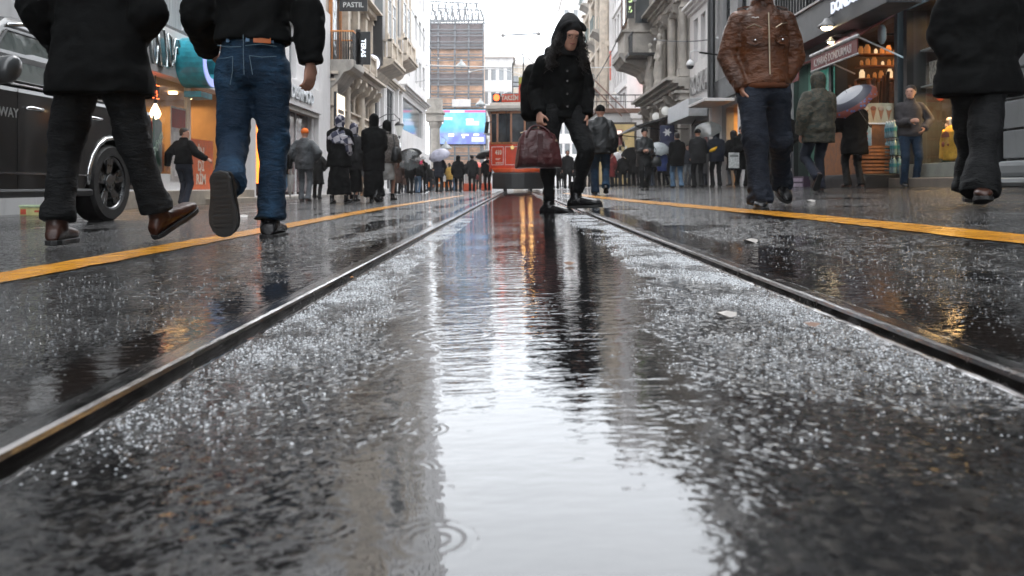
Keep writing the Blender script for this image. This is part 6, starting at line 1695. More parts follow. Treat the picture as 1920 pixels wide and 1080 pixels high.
o = thing('shopping_bag', 'small white bag in front of the mustard coat', 'bag', q('wrL') + V((-.1, -.1, -.45))); mb = MB(); mb.ell([((0, 0, 0), (.13, 0, 0), (0, .06, 0)), ((0, 0, .32), (.11, 0, 0), (0, .04, 0))], 10); mb.build('bag_body', M_sash, o, bevel=.01)
mb = MB(); mb.tube([(-.06, 0, .3), (0, 0, .45), (.06, 0, .3)], .012, 5); mb.build('handle', M_sash, o)
crowd('person in dark clothes just left of the mustard coat', 833, 33, 170, 1.66, .2, tkw=MID, cover=('longhair', K_hair))
crowd('person in black hooded parka, in front of the low red barrier', 859, 41, 0, 1.68, .15, cover=('hood', K_black), tkw=dict(pad=.055, hem=-.25, hw=.2, flare=.02))
crowd('person in dark grey coat standing bareheaded by the red barrier', 885, 40, 0, 1.74, .08, top=K_char, tkw=MID)
crowd('small far person in black behind the hooded parka', 873, 32, 0, 1.62, .2, tkw=MID)
crowd('small far person in dark jacket and pale jeans near the taxi', 853, 31, 10, 1.6, .3, trs=K_lblue, tkw=SHORT)
p, q, J = crowd('person in black under the umbrella beside the tram', 914, 39, 185, 1.74, .15, arms=('hold', 'down'), tkw=MID, top=K_black)
umbrella('grey umbrella touching the left side of the tram', q('neck') + V((-.05, -.1, .50)), q('wrL'), cloth('grey_nylon', (.12, .13, .13), .4, bump=.002), .58, .24)
p, q, J = crowd('far person under the small red umbrella by the barrier', 897, 27, 0, 1.6, .1, arms=('hold', 'down'), top=K_red)
umbrella('small red umbrella beyond the barrier', q('neck') + V((0, 0, .55)), q('wrL'), cloth('red_nylon', (.62, .06, .03), .5, bump=.002), .55, .3)
# behind the woman's legs and to the right
for a in (('person in dark coat seen between the boots of the hooded walker, by the tram side', 1042, 40, 0, K_black), ('person in charcoal coat seen between the legs of the hooded walker', 1064, 43, 180, K_char),
          ('person in black jacket seen just left of the leather jacket walker', 1090, 44, 0, K_black), ('person in navy coat far beyond the leather jacket walker', 1101, 34, 180, K_navy)):
    crowd(a[0], a[1], a[2], a[3], 1.72, .2, top=a[4], tkw=MID)
p, q, J = crowd('far person under the small red umbrella right of the tram', 1053, 27, 0, 1.6, .1, arms=('hold', 'down'))
umbrella('small bright red umbrella between the legs of the hooded walker', q('neck') + V((0, 0, .62)), q('wrL'), cloth('red_nylon', (.62, .06, .03), .5, bump=.002), .55, .3)
crowd('person in black leather jacket, knit hat and blue jeans walking away', 1126, 98, 2, 1.74, .28, lead=-1, lift=.1, arms=('down', 'down'), top=K_blackleather, trs=K_denim, cover=('beanie', K_black), tkw=dict(pad=.05, hem=-.12, hw=.195), trk=dict(wid=1.15, hemw=1.1), group=None, top_name='jacket')
crowd('person in dark red coat partly behind the leather jacket walker', 1143, 46, 0, 1.66, .3, top=K_red, tkw=LONG)
crowd('person in black coat left of the walker with the ring strap, bent a little forward', 1168, 38, 0, 1.68, .1, tkw=MID, lean=.15)
crowd('person in black coat standing before the poster door', 1184, 37, 0, 1.66, .1, top=K_black, tkw=MID)
p, q, J = crowd('person in grey coat under the black umbrella by the poster', 1193, 38, 0, 1.70, .1, arms=('hold', 'down'), top=K_char, tkw=MID)
umbrella('low black umbrella in front of the yellow poster', q('neck') + V((-.15, -.1, .42)), q('wrL'), K_black, .58, .28)
p, q, J = crowd('person in dark clothes under the white umbrella by the poster', 1159, 36, 0, 1.6, .1, arms=('hold', 'down'), tkw=MID)
umbrella('small white umbrella left of the black one, by the poster', q('neck') + V((0, -.1, .42)), q('wrL'), cloth('white_nylon', (.7, .7, .72), .5, bump=.002), .42, .24)
p, q, J = crowd('person in black coat walking towards the camera with a bag on the arm', 1208, 68, 180, 1.74, .38, lead=1, arms=('front', 'front'), cover=('beanie', K_black), tkw=dict(pad=.04, hem=-.25, hw=.19, flare=.02), trk=dict(wid=1.1, hemw=1.1), group=None, top=K_blackleather)
o = thing('handbag', 'black handbag with ring strap at the elbow of the approaching person', 'bag', q('wrL') + V((.22, .05, -.42)))
mb = MB(); mb.ell([((0, 0, 0), (.13, 0, 0), (0, .05, 0)), ((0, 0, .1), (.15, 0, 0), (0, .06, 0)), ((0, 0, .26), (.1, 0, 0), (0, .04, 0))], 14); mb.build('bag_body', K_blackleather, o, smooth=True)
mb = MB(); mb.tube([(-.08 + .0, 0, .25)] + [(-.12 + .11 * math.cos(a), -.03, .42 + .12 * math.sin(a)) for a in [PI * 2 * i / 12 - PI / 2 for i in range(13)]], .01, 6); mb.build('strap', K_black, o)
p, q, J = crowd('person in bright blue padded coat under the grey ribbed umbrella', 1241, 45, 0, 1.6, .1, arms=('hold', 'front'), top=K_blue, tkw=dict(pad=.05, hem=-.22, hw=.19))
umbrella('grey translucent ribbed umbrella above the blue coat', q('neck') + V((-.15, -.1, .46)), q('wrL'), cloth('pale_nylon', (.32, .35, .36), .4, bump=.002), .48, .32)
crowd('person in grey trousers far behind the blue padded coat', 1222, 40, 0, 1.66, .2, top=K_char, trs=K_greyj, tkw=MID)
crowd('person in black coat and washed blue jeans, hands in front, seen from behind', 1270, 61, -4, 1.74, .3, lead=-1, arms=('front', 'front'), trs=K_lblue, tkw=MID, trk=dict(wid=1.15, hemw=1.1), group=None)
crowd('person in dark jacket with grey shoulders and black hat, left of the milky umbrella', 1309, 64, -3, 1.73, .12, arms=('front', 'front'), top=K_char, cover=('beanie', K_black), tkw=dict(pad=.05, hem=-.2, hw=.2), group=None, top_name='jacket')
p, q, J = crowd('person in navy hooded jacket under the white clear umbrella', 1343, 63, 0, 1.70, .12, arms=('hold', 'front'), top=K_navy, cover=('hood', K_navy), tkw=dict(pad=.055, hem=-.14, hw=.2), group=None, top_name='jacket')
umbrella('milky clear umbrella shared by the two people by the narrow white building', q('neck') + V((-.30, -.1, .46)), q('wrL'), film('milky_umbrella_film', (.75, .78, .78), .75), .42, .22)
o = thing('waist_bag', 'yellow waist bag on the back of the navy hooded jacket', 'bag', q('hipc') + V((-.14, -.2, .2)))
mb = MB(); mb.ell([((-.11, 0, -.03), (0, .03, 0), (0, 0, .03)), ((-.05, -.02, -.01), (0, .05, 0), (0, 0, .055)), ((.05, -.02, .03), (0, .05, 0), (0, 0, .055)), ((.11, 0, .08), (0, .03, 0), (0, 0, .03))], 12); mb.build('bag_body', mat('bright_yellow', (.8, .45, .02), .5), o, smooth=True)
mb = MB(); mb.tube([(.1, 0, .06), (.2, .1, .25)], .01, 5); mb.build('strap', K_black, o)
p, q, J = crowd('person in long black coat left of the brown leather jacket, holding white paper', 1390, 68, 170, 1.70, .2, arms=('front', 'front'), tkw=LONG, group=None)
o = thing('newspaper', 'white printed papers held low beside the brown leather jacket walker', 'paper', q('wrR') + V((-.28, -.05, -.55)), .3)
mb = MB(); mb.box(-.16, .16, -.01, .01, 0, .42); mb.build('sheets', mat('newsprint', (.55, .55, .55), .7, var=.3, vs=18), o)
mb = MB(); mb.box(-.13, .13, -.014, -.011, .3, .36); mb.build('headline', mat('grey_print', (.2, .2, .2), .7), o)
crowd('person in dark jacket and brown trousers right behind the brown leather jacket walker', 1466, 93, 0, 1.72, .3, trs=K_brownc, tkw=dict(pad=.05, hem=-.15, hw=.19), group=None, top_name='jacket', arms=('pocket', 'pocket'), cover=('hood', K_black))
crowd('person in dark clothes between the brown leather jacket walker and the camouflage jacket', 1446, 88, 5, 1.68, .25, tkw=MID, group=None)
p, q, J = crowd('person in camouflage hooded jacket with one pale shoe sole raised', 1535, 127, -6, 1.78, .25, lead=1, lift=.14, arms=('down', 'front'), top=K_camo, trs=K_navy, cover=('hood', K_camo), tkw=dict(pad=.055, hem=-.20, hw=.2), trk=dict(wid=1.1, hemw=1.05), group=None, top_name='jacket', vox=.011, shoes=K_bboot)
p, q, J = crowd('person in black coat under the red bordered umbrella', 1602, 104, -4, 1.70, .15, arms=('hold', 'front'), tkw=dict(pad=.05, hem=-.3, hw=.21, flare=.02), group=None, shoes=K_bboot)
def umb_mat():
    m, t, b_, co = newmat('bordered_umbrella_cloth')
    c_ = V((-.04, -.0, .0))
    sp = t.node('ShaderNodeUVMap')
    return m, t, b_, co
UM, t, b_, co = umb_mat()
UAX = None
ax_ = V((-.62, -.22, .75)).normalized(); rc_ = P(1603, 196, 14.15); tip = rc_ + ax_ * .27; hp = rc_ - ax_ * .38
ax = (tip - hp).normalized(); rel_tip = tip - hp
dd = t.vmath('SUBTRACT', co, tuple(rel_tip))
axd = t.vmath('DOT_PRODUCT', dd, tuple(ax))
proj = t.node('ShaderNodeVectorMath', operation='SCALE'); t.put(proj.inputs[0], tuple(ax)); t.l.new(axd, proj.inputs['Scale'])
rad = t.vmath('LENGTH', t.vmath('SUBTRACT', dd, proj.outputs[0]))
border = t.sstep(rad, .385, .39); edge = t.sstep(rad, .26, .27)
vv = t.voro(co, 15, rnd=.5)
spots = t.sstep(vv.outputs['Distance'], .30, .34)
c = t.mix(spots, (.05, .10, .24), (.15, .028, .018))
c = t.mix(border, t.mix(edge, t.mix(t.noise(co, 4, 3), (.16, .17, .19), (.32, .33, .36)), (.012, .014, .03)), c)
t.put(b_.inputs['Base Color'], c); b_.inputs['Roughness'].default_value = .5
umbrella('grey umbrella with a dark band and red and blue spotted border', tip, hp, UM, .46, .24)
p, q, J = crowd('person in grey sweater and blue jeans standing by the water bottles, looking left', 1706, 110, 190, 1.74, .02, arms=('pocket', 'front'), top=K_sweater, trs=K_denim, tkw=dict(pad=.02, hem=-.07, hw=.17), trk=dict(wid=1.02), group=None, turn=.5, top_name='sweater', vox=.011, fold=.008)
mb = MB(); up, sd, fr = torso_frame(J); mb.ell([(J['neck'] + up * .015, sd * .078, fr * .08), (J['neck'] + up * .055, sd * .068, fr * .072)], 16, cap=False); o = mb.build('shirt_collar', M_sash, p, smooth=True); o.modifiers.new('s', 'SOLIDIFY').thickness = .006

# more of the dense crowd on both sides of the tram
M_more = [('black coat', K_black), ('charcoal coat', K_char), ('navy jacket', K_navy), ('grey padded coat', K_grey), ('brown coat', K_brownc)]
rc = random.Random(31)
for k, (px, ppm, where_) in enumerate(((652, 40, 'left of the suited walker, by the cream building'), (692, 42, 'right behind the tan trousers'), (712, 38, 'between the black robe and the patterned jacket'), (737, 36, 'near the shoulder bag'),
      (757, 34, 'left of the clear domed umbrella'), (804, 33, 'between the pink phone and the lilac umbrella'), (812, 28, 'before the taxi, next to the lilac umbrella'), (848, 27, 'far behind the mustard coat'), (867, 26, 'far behind the hooded parka'), (904, 30, 'right of the small red umbrella'),
      (1073, 33, 'between the legs of the hooded walker, further off'), (1112, 30, 'far off beyond the hooded walker'), (1153, 33, 'left of the small white umbrella'), (1176, 31, 'behind the bent black coat'), (1200, 32, 'close to the approaching leather coat'), (1218, 46, 'right beside the approaching leather coat'),
      (1254, 41, 'between the blue coat and the washed jeans'), (1289, 48, 'between the washed jeans and the grey shoulders'), (1326, 50, 'between the two people sharing the milky umbrella'), (1363, 52, 'under the box canopy, right of the milky umbrella'), (1376, 60, 'beside the holder of the white papers'), (1408, 54, 'behind the brown leather jacket, low at the left'), (1498, 72, 'left of the camouflage jacket'), (1572, 78, 'between the camouflage jacket and the spotted umbrella'))):
    nm_, m_ = M_more[k % 5]
    crowd('%s wearer in the crowd %s' % (nm_, where_), px, ppm, rc.choice((0, 0, 5, 180, -8)), rc.uniform(1.58, 1.78), rc.uniform(.1, .35), rc.choice((-1, 1)), (rc.choice(('down', 'pocket', 'front')), rc.choice(('down', 'fwd', 'pocket'))), top=m_,
          trs=rc.choice((K_bdenim, K_ddenim, K_greyj, K_black)), cover=rc.choice((('hair', K_hair), ('hood', K_char), ('beanie', K_black), ('longhair', K_hair))), tkw=rc.choice((MID, LONG, SHORT)))

# ------------------------------------------------------------------ black off-road car at the left kerb
def car_paint(name, col):
    m, t, b, co = newmat(name)
    n = t.voro(co, 90).outputs['Distance']; n2 = t.noise(co, 3, 3)
    t.put(b.inputs['Base Color'], t.mix(n2, tuple(c * .7 for c in col), tuple(c * 1.3 for c in col)))
    b.inputs['Roughness'].default_value = .28; b.inputs['Coat Weight'].default_value = .55; b.inputs['Coat Roughness'].default_value = .05
    t.put(b.inputs['Normal'], t.bump(t.sstep(n, .25, .45, 1, 0), .0003))        # rain beads
    return m
M_cpaint = car_paint('wet_black_paint', (.006, .0065, .007))
M_tyre = mat('tyre_rubber', (.012, .012, .012), .6, bump=.003, bs=60)
M_rim = mat('silver_wheel', (.20, .205, .21), .3, metal=1, var=.35, vs=14)
M_chromt = mat('chrome_trim', (.7, .7, .7), .15, metal=1)
G_car = glass_mat('wet_car_window', (.03, .05, .045), .05)
def wheel(par, x, y, z, r=.375, wd=.25, out=1):
    """wheel whose axle runs along y; out = side of the visible face"""
    wo = bpy.data.objects.new('wheel', None); C.objects.link(wo); wo.parent = par; wo.location = (x, y, z)
    mb = MB(); prof = [(r * .70, -wd / 2), (r * .93, -wd / 2), (r, -wd * .36), (r, wd * .36), (r * .93, wd / 2), (r * .70, wd / 2), (r * .66, wd * .35), (r * .66, -wd * .35)]
    n = 40; mb.loft([[(a * math.cos(2 * PI * i / n), b_, a * math.sin(2 * PI * i / n)) for a, b_ in prof] for i in range(n + 1)], cap=False)
    mb.build('tyre', M_tyre, wo, smooth=False)
    mb = MB(); q = out
    mb.loft([[(a * math.cos(2 * PI * i / n), b_, a * math.sin(2 * PI * i / n)) for a, b_ in ((r * .70, q * wd * .42), (r * .66, q * wd * .46), (r * .63, q * wd * .40), (r * .62, -q * wd * .3), (r * .69, -q * wd * .3))] for i in range(n + 1)], cap=False)
    for k in range(5):
        for dd in (-.16, .16):
            a = 2 * PI * k / 5 + .3
            c0 = V((.09 * r / .375 * math.cos(a + dd * 1.2), q * wd * .36, .09 * r / .375 * math.sin(a + dd * 1.2))); c1 = V((r * .65 * math.cos(a + dd * .9), q * wd * .42, r * .65 * math.sin(a + dd * .9)))
            s = V((-math.sin(a), 0, math.cos(a)))
            mb.loft([[c0 + s * .022, c0 - s * .022, c0 - s * .022 - V((0, q * .03, 0)), c0 + s * .022 - V((0, q * .03, 0))], [c1 + s * .03, c1 - s * .03, c1 - s * .03 - V((0, q * .03, 0)), c1 + s * .03 - V((0, q * .03, 0))]])
    mb.cyl((0, q * wd * .22, 0), .085 * r / .375, q * wd * .2, 16, 'y'); mb.build('rim', M_rim, wo, bevel=.003)
    mb = MB(); mb.cyl((0, -q * wd * .2, 0), r * .62, q * wd * .1, 24, 'y'); mb.build('brake_disc', mat('dark_brake', (.03, .03, .03), .5), wo)
    return wo

# car frame: x forward, y to its left, z up. It faces the camera, its left side towards the tracks
SX, SY = -4.05, 8.02     # side plane and rear axle
suv = thing('parked_car', 'black off-road car parked at the left kerb, facing the viewer', 'car', (SX - .95, SY, gz(SX)), -PI / 2)
def arch(cx, r=.45, n=10): return [(cx + r * math.cos(PI - PI * k / n), .36 + r * math.sin(PI - PI * k / n)) for k in range(n + 1)]
low = [(-.92, .42), (-.88, .30)] + [(a, b_) for a, b_ in arch(0)][0:] + [(.5, .27), (2.35, .27)] + arch(2.9) + [(3.42, .3), (3.72, .34), (3.78, .6), (3.74, .86), (3.6, 1.0), (2.5, 1.13), (2.3, 1.15), (-.86, 1.17), (-.93, .95)]
low = [p for p in low]
mb = MB(); mb.prism(low, -.95, .95, 'xz'); body = mb.build('body', M_cpaint, suv, bevel=.05)
# cabin
def sec(z, x0, x1, w_): return [(x0, -w_, z), (x1, -w_, z), (x1, w_, z), (x0, w_, z)]
mb = MB(); mb.loft([sec(1.155, -.84, 2.32, .92), sec(1.42, -.80, 1.95, .87), sec(1.66, -.74, 1.55, .79), sec(1.76, -.68, 1.35, .74), sec(1.80, -.5, 1.15, .66)]); mb.build('roof', M_cpaint, suv, bevel=.035)
def side_pt(x, z, s=1, out=.012):
    w_ = .92 + (z - 1.155) * (.87 - .92) / .265 if z < 1.42 else .87 + (z - 1.42) * (.79 - .87) / .24
    return (x, s * (w_ + out), z)
for s in (1, -1):
    for nm, pts in (('window', [(.60, 1.20), (.72, 1.63), (1.45, 1.63), (1.92, 1.24), (1.92, 1.20)]), ('window', [(-.22, 1.20), (-.14, 1.63), (.58, 1.63), (.46, 1.20)]), ('window', [(-.72, 1.22), (-.64, 1.6), (-.26, 1.62), (-.34, 1.21)])):
        mb = MB(); P3 = [side_pt(x, z, s) for x, z in pts]; Q3 = [side_pt(x, z, s, -.005) for x, z in pts]; n = len(pts)
        mb.add(P3 + Q3, [tuple(range(n))] + [(i, (i + 1) % n, n + (i + 1) % n, n + i) for i in range(n)]); wv = mb.build(nm, G_car, suv)
        mb = MB(); mb.tube([side_pt(x, z, s, .014) for x, z in pts + pts[:1]], .011, 5); mb.build('seal', M_black, wv)
    mb = MB(); mb.tube([side_pt(-.76, 1.175, s, .012), side_pt(1.98, 1.175, s, .012)], .011, 6); mb.build('waist_trim', M_chromt, suv)
    mb = MB(); mb.tube([side_pt(-.5, 1.70, s, -.02), side_pt(-.35, 1.665, s, .03), (1.2, s * .80, 1.72), (1.4, s * .79, 1.68)], .018, 6); mb.build('roof_rail', M_chromt, suv, smooth=True)
    mb = MB(); mb.box(.42, 2.42, s * .952, s * .965, .44, .455); mb.build('sill_strip', M_chromt, suv)
    mb = MB(); mb.box(.42, 2.42, s * .90, s * .985, .25, .32); mb.build('side_step', M_black, suv, bevel=.02)
    for x in (.36, 1.32):
        mb = MB(); mb.tube([(x - .11, s * .955, .985), (x - .08, s * .985, .99), (x + .08, s * .985, .99), (x + .11, s * .955, .985)], .016, 8); mb.build('door_handle', M_chromt, suv, smooth=True)
    for cx in (0, 2.9):
        mb = MB(); mb.tube([(a, s * .952, b_) for a, b_ in arch(cx, .465)], .022, 8); mb.build('wheel_arch_trim', M_chromt if cx == 0 else M_black, suv, smooth=True)
        wheel(suv, cx, s * .83, .375, .385, .25, s)
    mb = MB()
    for x in (.52, 1.52, 2.45): mb.box(x - .004, x + .004, s * .9505, s * .953, .32, 1.14)
    mb.build('door_gap', M_black, suv)
    mb = MB(); mb.ell([((1.85, s * .99, 1.22), (.05, 0, 0), (0, .03, .06)), ((1.85, s * 1.02, 1.24), (.09, 0, 0), (0, .02, .11)), ((1.85, s * 1.12, 1.25), (.09, 0, 0), (0, .02, .11)), ((1.85, s * 1.16, 1.25), (.05, 0, 0), (0, .01, .07))], 14)
    mb.tube([(1.85, s * .9, 1.17), (1.85, s * 1.0, 1.20)], .03, 8); mb.build('wing_mirror', car_paint('mirror_paint', (.05, .053, .055)), suv, smooth=True)
mb = MB()
for x in (.02, .1): mb.box(2.0 - x, 2.01, -.4, .4, .9, .91)
mb = MB(); mb.add([side_pt(2.30, 1.17, 1, 0)[0:1] + (.86, 1.19), (2.30, -.86, 1.19), (1.62, -.77, 1.66), (1.62, .77, 1.66)], [(0, 1, 2, 3)]); mb.build('windscreen', G_car, suv)
for s in (1, -1):
    mb = MB(); mb.box(3.6, 3.79, s * .55, s * .88, .72, .92); mb.build('headlight', G_pale, suv, bevel=.02)
    mb = MB(); mb.box(-.95, -.90, s * .70, s * .93, .8, 1.08); mb.build('tail_light', mat('red_lens', (.3, .01, .01), .2), suv, bevel=.02)
mb = MB(); mb.box(3.74, 3.8, -.5, .5, .62, .9); mb.build('grille', M_black, suv, bevel=.01)
mb = MB(); mb.box(3.7, 3.86, -.93, .93, .34, .56); mb.build('front_bumper', M_black, suv, bevel=.04)
mb = MB(); mb.box(-1.0, -.86, -.93, .93, .38, .62); mb.build('rear_bumper', M_black, suv, bevel=.04)
text('AIRWAY', mat('pale_door_print', (.35, .36, .36), .5), suv, .105, (1.72, .954, .93), (PI / 2, 0, PI), .001, 'door_lettering', bold=.002)

# ------------------------------------------------------------------ the red tram
M_tred = mat('tram_red_paint', (.58, .048, .010), .38, var=.15, vs=3)
M_tcream = mat('tram_cream_paint', (.66, .62, .56), .35, var=.06)
M_twood = mat('varnished_tram_wood', (.30, .11, .035), .3, var=.3, vs=12, stretch=(1, 1, .15))
TX, TY = .06, 28.8
tram = thing('tram', 'old red tram with cream roof edge and lit marker lamp coming up the track', 'tram', (TX, TY, .0)); tram.scale = (1, 1, 1.055)
def bowed(z, out=0, x0=-1.02, n=8, bow=.28):
    """plan outline of the bowed front, from left to right"""
    return [(x0 + (2 * -x0) * i / n, -bow * math.sin(PI * i / n) ** .8 - out, z) for i in range(n + 1)]
def front_solid(mb, z0, z1, x0=-1.02, out=0.0, back=1.0, bow=.28, x0b=None):
    a = bowed(z0, out, x0 if x0b is None else x0b, bow=bow); c = bowed(z1, out, x0, bow=bow)
    mb.loft([a + [(-a[0][0], back, z0), (a[0][0], back, z0)], c + [(-c[0][0], back, z1), (c[0][0], back, z1)]])
mb = MB(); front_solid(mb, .78, 1.62, -.98, 0, 8.5); mb.build('lower_body', M_tred, tram, bevel=.02)
mb = MB(); front_solid(mb, .66, .80, -.95, .10, 8.5, x0b=-.85); mb.build('skirt', mat('tram_orange_paint', (.66, .095, .02), .38), tram, bevel=.03)
mb = MB(); front_solid(mb, .10, .655, -.92, .16, 8.6); mb.build('bumper', M_black, tram, bevel=.04)
mb = MB(); front_solid(mb, 1.625, 1.69, -1.0, .015, 8.5); mb.build('window_sill', M_twood, tram)
mb = MB(); front_solid(mb, 2.66, 2.74, -1.0, .015, 8.5); mb.build('window_header', M_twood, tram)
fp = bowed(0, 0, -.98)
mb = MB()
for i in (0, 1, 3, 5, 7, 8):
    x, y, _ = fp[i]; mb.box(x - .035, x + .035, y - .01, y + .07, 1.69, 2.66)
for k in range(1, 8):
    for s in (-1, 1): mb.box(s * .98 - .03, s * .98 + .03, k * 1.05, k * 1.05 + .07, 1.69, 2.66)
mb.build('window_post', M_twood, tram)
mb = MB()
a = [(x, y + .03, 1.69) for x, y, _ in fp]; c = [(x, y + .03, 2.66) for x, y, _ in fp]
mb.loft([a, c], cap=False, closed=False); mb.build('windscreen', mat('dull_tram_glass', (.03, .035, .04), .15, var=.8, vs=1.5, spec=.35), tram)
mb = MB()
for s in (-1, 1): mb.quad((s * .95, .05, 1.69), (s * .95, 8.4, 1.69), (s * .95, 8.4, 2.66), (s * .95, .05, 2.66))
mb.build('side_window', G_dark, tram)
mb = MB(); front_solid(mb, 2.742, 2.80, -1.10, .10, 8.7); front_solid(mb, 2.802, 2.95, -1.14, .14, 8.7); front_solid(mb, 2.952, 3.03, -1.0, .03, 8.6); mb.build('roof', M_tcream, tram, bevel=.02)
mb = MB(); mb.box(-.62, .62, .1, 7.9, 3.032, 3.28); mb.box(-.5, .5, .4, 7.5, 3.28, 3.42); mb.build('roof_deck', M_dgrey, tram, bevel=.03)
# white outline panels, number and small prints on the dash
mb = MB()
for i0, i1 in ((0, 2), (2, 6), (6, 8)):
    pts = [fp[i] for i in range(i0, i1 + 1)]; g = .03
    P_ = [V((x, y - .012, 0)) for x, y, _ in pts]
    P_[0] = P_[0].lerp(P_[1], .15); P_[-1] = P_[-1].lerp(P_[-2], .15)
    lo = [p + V((0, 0, .92)) for p in P_]; hi = [p + V((0, 0, 1.53)) for p in P_]
    mb.tube(lo, .011, 4); mb.tube(hi, .011, 4); mb.tube([lo[0], hi[0]], .011, 4); mb.tube([lo[-1], hi[-1]], .011, 4)
mb.build('panel_lining', M_sash, tram)
M_print = mat('cream_print', (.62, .56, .48), .5)
text('410', M_print, tram, .21, (-.70, -.245, 1.33), (PI / 2, 0, math.radians(-22)), .003, 'fleet_number', sx=.8, bold=.008)
mb = MB()
for z, w_ in ((1.12, .18), (1.085, .14), (.99, .28), (.955, .24)): mb.box(-.80, -.80 + w_, -.262, -.258, z, z + .016)
o = mb.build('small_prints', M_print, tram); o.rotation_euler = (0, 0, 0)
mb = MB(); mb.cyl((-.20, -.29, 1.50), .07, -.05, 14, 'y'); mb.build('brass_disc', mat('brass', (.55, .38, .15), .3, metal=1), tram)
E_head = emis('tram_headlamp', (1, .50, .16), 9)
for x in (.10, .38):
    mb = MB(); mb.cyl((x, -.30, 1.28), .10, -.09, 16, 'y'); hl = mb.build('headlight', M_chromt, tram)
    mb = MB(); mb.cyl((x, -.391, 1.28), .085, -.012, 16, 'y'); mb.build('lens', E_head, hl)
# roof boards: destination, route number, marker lamps
mb = MB(); mb.box(-.58, .1, -.10, -.04, 3.06, 3.33); mb.build('destination_board', M_tred, tram, bevel=.01)
text('TAKSİM', M_print, tram, .22, (-.29, -.112, 3.19), (PI / 2, 0, 0), .004, 'destination_letters', sx=.78, bold=.006)
mb = MB(); mb.prism([(.02, 3.06), (.42, 3.06), (.42, 3.55), (.40, 3.62), (.33, 3.69), (.22, 3.72), (.11, 3.69), (.04, 3.62), (.02, 3.55)], -.14, -.09, 'xz'); mb.build('number_board', M_tred, tram)
text('3', M_print, tram, .26, (.22, -.15, 3.55), (PI / 2, 0, 0), .004, 'route_number', bold=.006)
mb = MB(); mb.box(.14, .32, -.146, -.141, 3.25, 3.285); mb.build('dash_mark', M_print, tram)
mb = MB(); mb.box(-.92, -.62, -.1, .08, 3.05, 3.36); ml = mb.build('marker_lamp', M_black, tram, bevel=.02)
mb = MB(); mb.cyl((-.77, -.102, 3.21), .11, -.03, 18, 'y'); mb.build('lens', emis('orange_red_lamp', (1, .09, .02), 3), ml)
mb = MB(); mb.cyl((.22, -.2, 2.99), .085, -.06, 16, 'y'); mb.build('round_lamp', M_sash, tram, bevel=.01)
mb = MB(); mb.box(-.05, .0, -.36, -.33, 1.7, 3.05) if False else mb.tube([(-.42, -.30, 1.75), (-.42, -.30, 2.95)], .012, 5); mb.build('wiper_rod', M_black, tram)
mb = MB(); mb.tube([(-1.15, -.02, 2.0), (-1.1, -.02, 2.38)], .07, 8); mb.tube([(-1.1, -.02, 2.38), (-.85, -.1, 2.38)], .012, 5); mb.build('side_mirror', M_black, tram)
mb = MB(); mb.box(-1.03, -.99, -.05, .9, .7, 1.7); mb.box(-1.03, -.99, 1.2, 2.0, .7, 1.7); mb.build('side_steps', M_tred, tram)
for s in (-1, 1):
    for y in (1.9, 5.9):
        wo = bpy.data.objects.new('wheel', None); C.objects.link(wo); wo.parent = tram; wo.location = (s * .5, y, .36)
        mb = MB(); mb.cyl((-.05, 0, 0), .36, .1, 22, 'x'); mb.cyl((-.06, 0, 0), .12, .12, 12, 'x'); mb.build('wheel_disc', M_steel, wo)
# current collector frame on the roof and the green-yellow board
mb = MB()
for x in (-.2, .62): mb.tube([(x, 2.5, 3.3), (x, 2.5, 4.75)], .022, 6)
for z in (3.9, 4.05): mb.tube([(-.2, 2.5, z), (.62, 2.5, z)], .018, 6)
mb.tube([(.2, 2.5, 3.3), (.22, 2.3, 4.95), (.18, 2.6, 5.1)], .025, 6); mb.tube([(-.2, 2.5, 4.75), (.2, 2.45, 5.1), (.62, 2.5, 4.75)], .014, 5)
mb.build('current_collector', M_black, tram)
mb = MB(); mb.box(.03, .42, 2.2, 2.24, 3.75, 4.2); mb.build('roof_board', mat('olive_yellow', (.35, .33, .04), .5), tram, bevel=.01)

# ------------------------------------------------------------------ taxi, barriers and signs far up the street
o = thing('taxi', 'orange taxi behind the crowd on the left, rear plate showing', 'taxi', (-5.6, 58, gz(-5.6)))
mb = MB(); mb.prism([(-.85, .28), (.85, .28), (.87, .8), (.80, .98), (-.80, .98), (-.87, .8)], 0, 4.2, 'xz'); mb.build('body', car_paint('taxi_orange', (.80, .22, .02)), o, bevel=.06)
mb = MB(); mb.loft([[(-.78, .3, .98), (.78, .3, .98), (.78, 3.1, .98), (-.78, 3.1, .98)], [(-.62, .75, 1.45), (.62, .75, 1.45), (.62, 2.3, 1.45), (-.62, 2.3, 1.45)]]); mb.build('cabin', glass_mat('dark_window_glass'), o, bevel=.05)
mb = MB(); mb.box(-.28, .28, -.02, -.002, .52, .66); mb.build('number_plate', M_sash, o)
for s in (-1, 1):
    mb = MB(); mb.box(s * .6, s * .82, -.02, .0, .7, .86); mb.build('tail_light', mat('red_lens', (.3, .01, .01), .2), o)
    for y in (.8, 3.3):
        wo = bpy.data.objects.new('wheel', None); C.objects.link(wo); wo.parent = o; wo.location = (s * .78, y, .3)
        mb = MB(); mb.cyl((-.09, 0, 0), .3, .18, 20, 'x'); mb.build('tyre', M_tyre, wo, bevel=.02)
        mb = MB(); mb.cyl((s * .092, 0, 0), .18, s * .004, 16, 'x'); mb.build('rim', M_rim, wo)
mb = MB(); mb.box(-.2, .2, 1.3, 1.5, 1.46, 1.6); mb.build('roof_sign', M_sash, o, bevel=.02)
M_bar = mat('red_orange_barrier', (.62, .09, .025), .4)
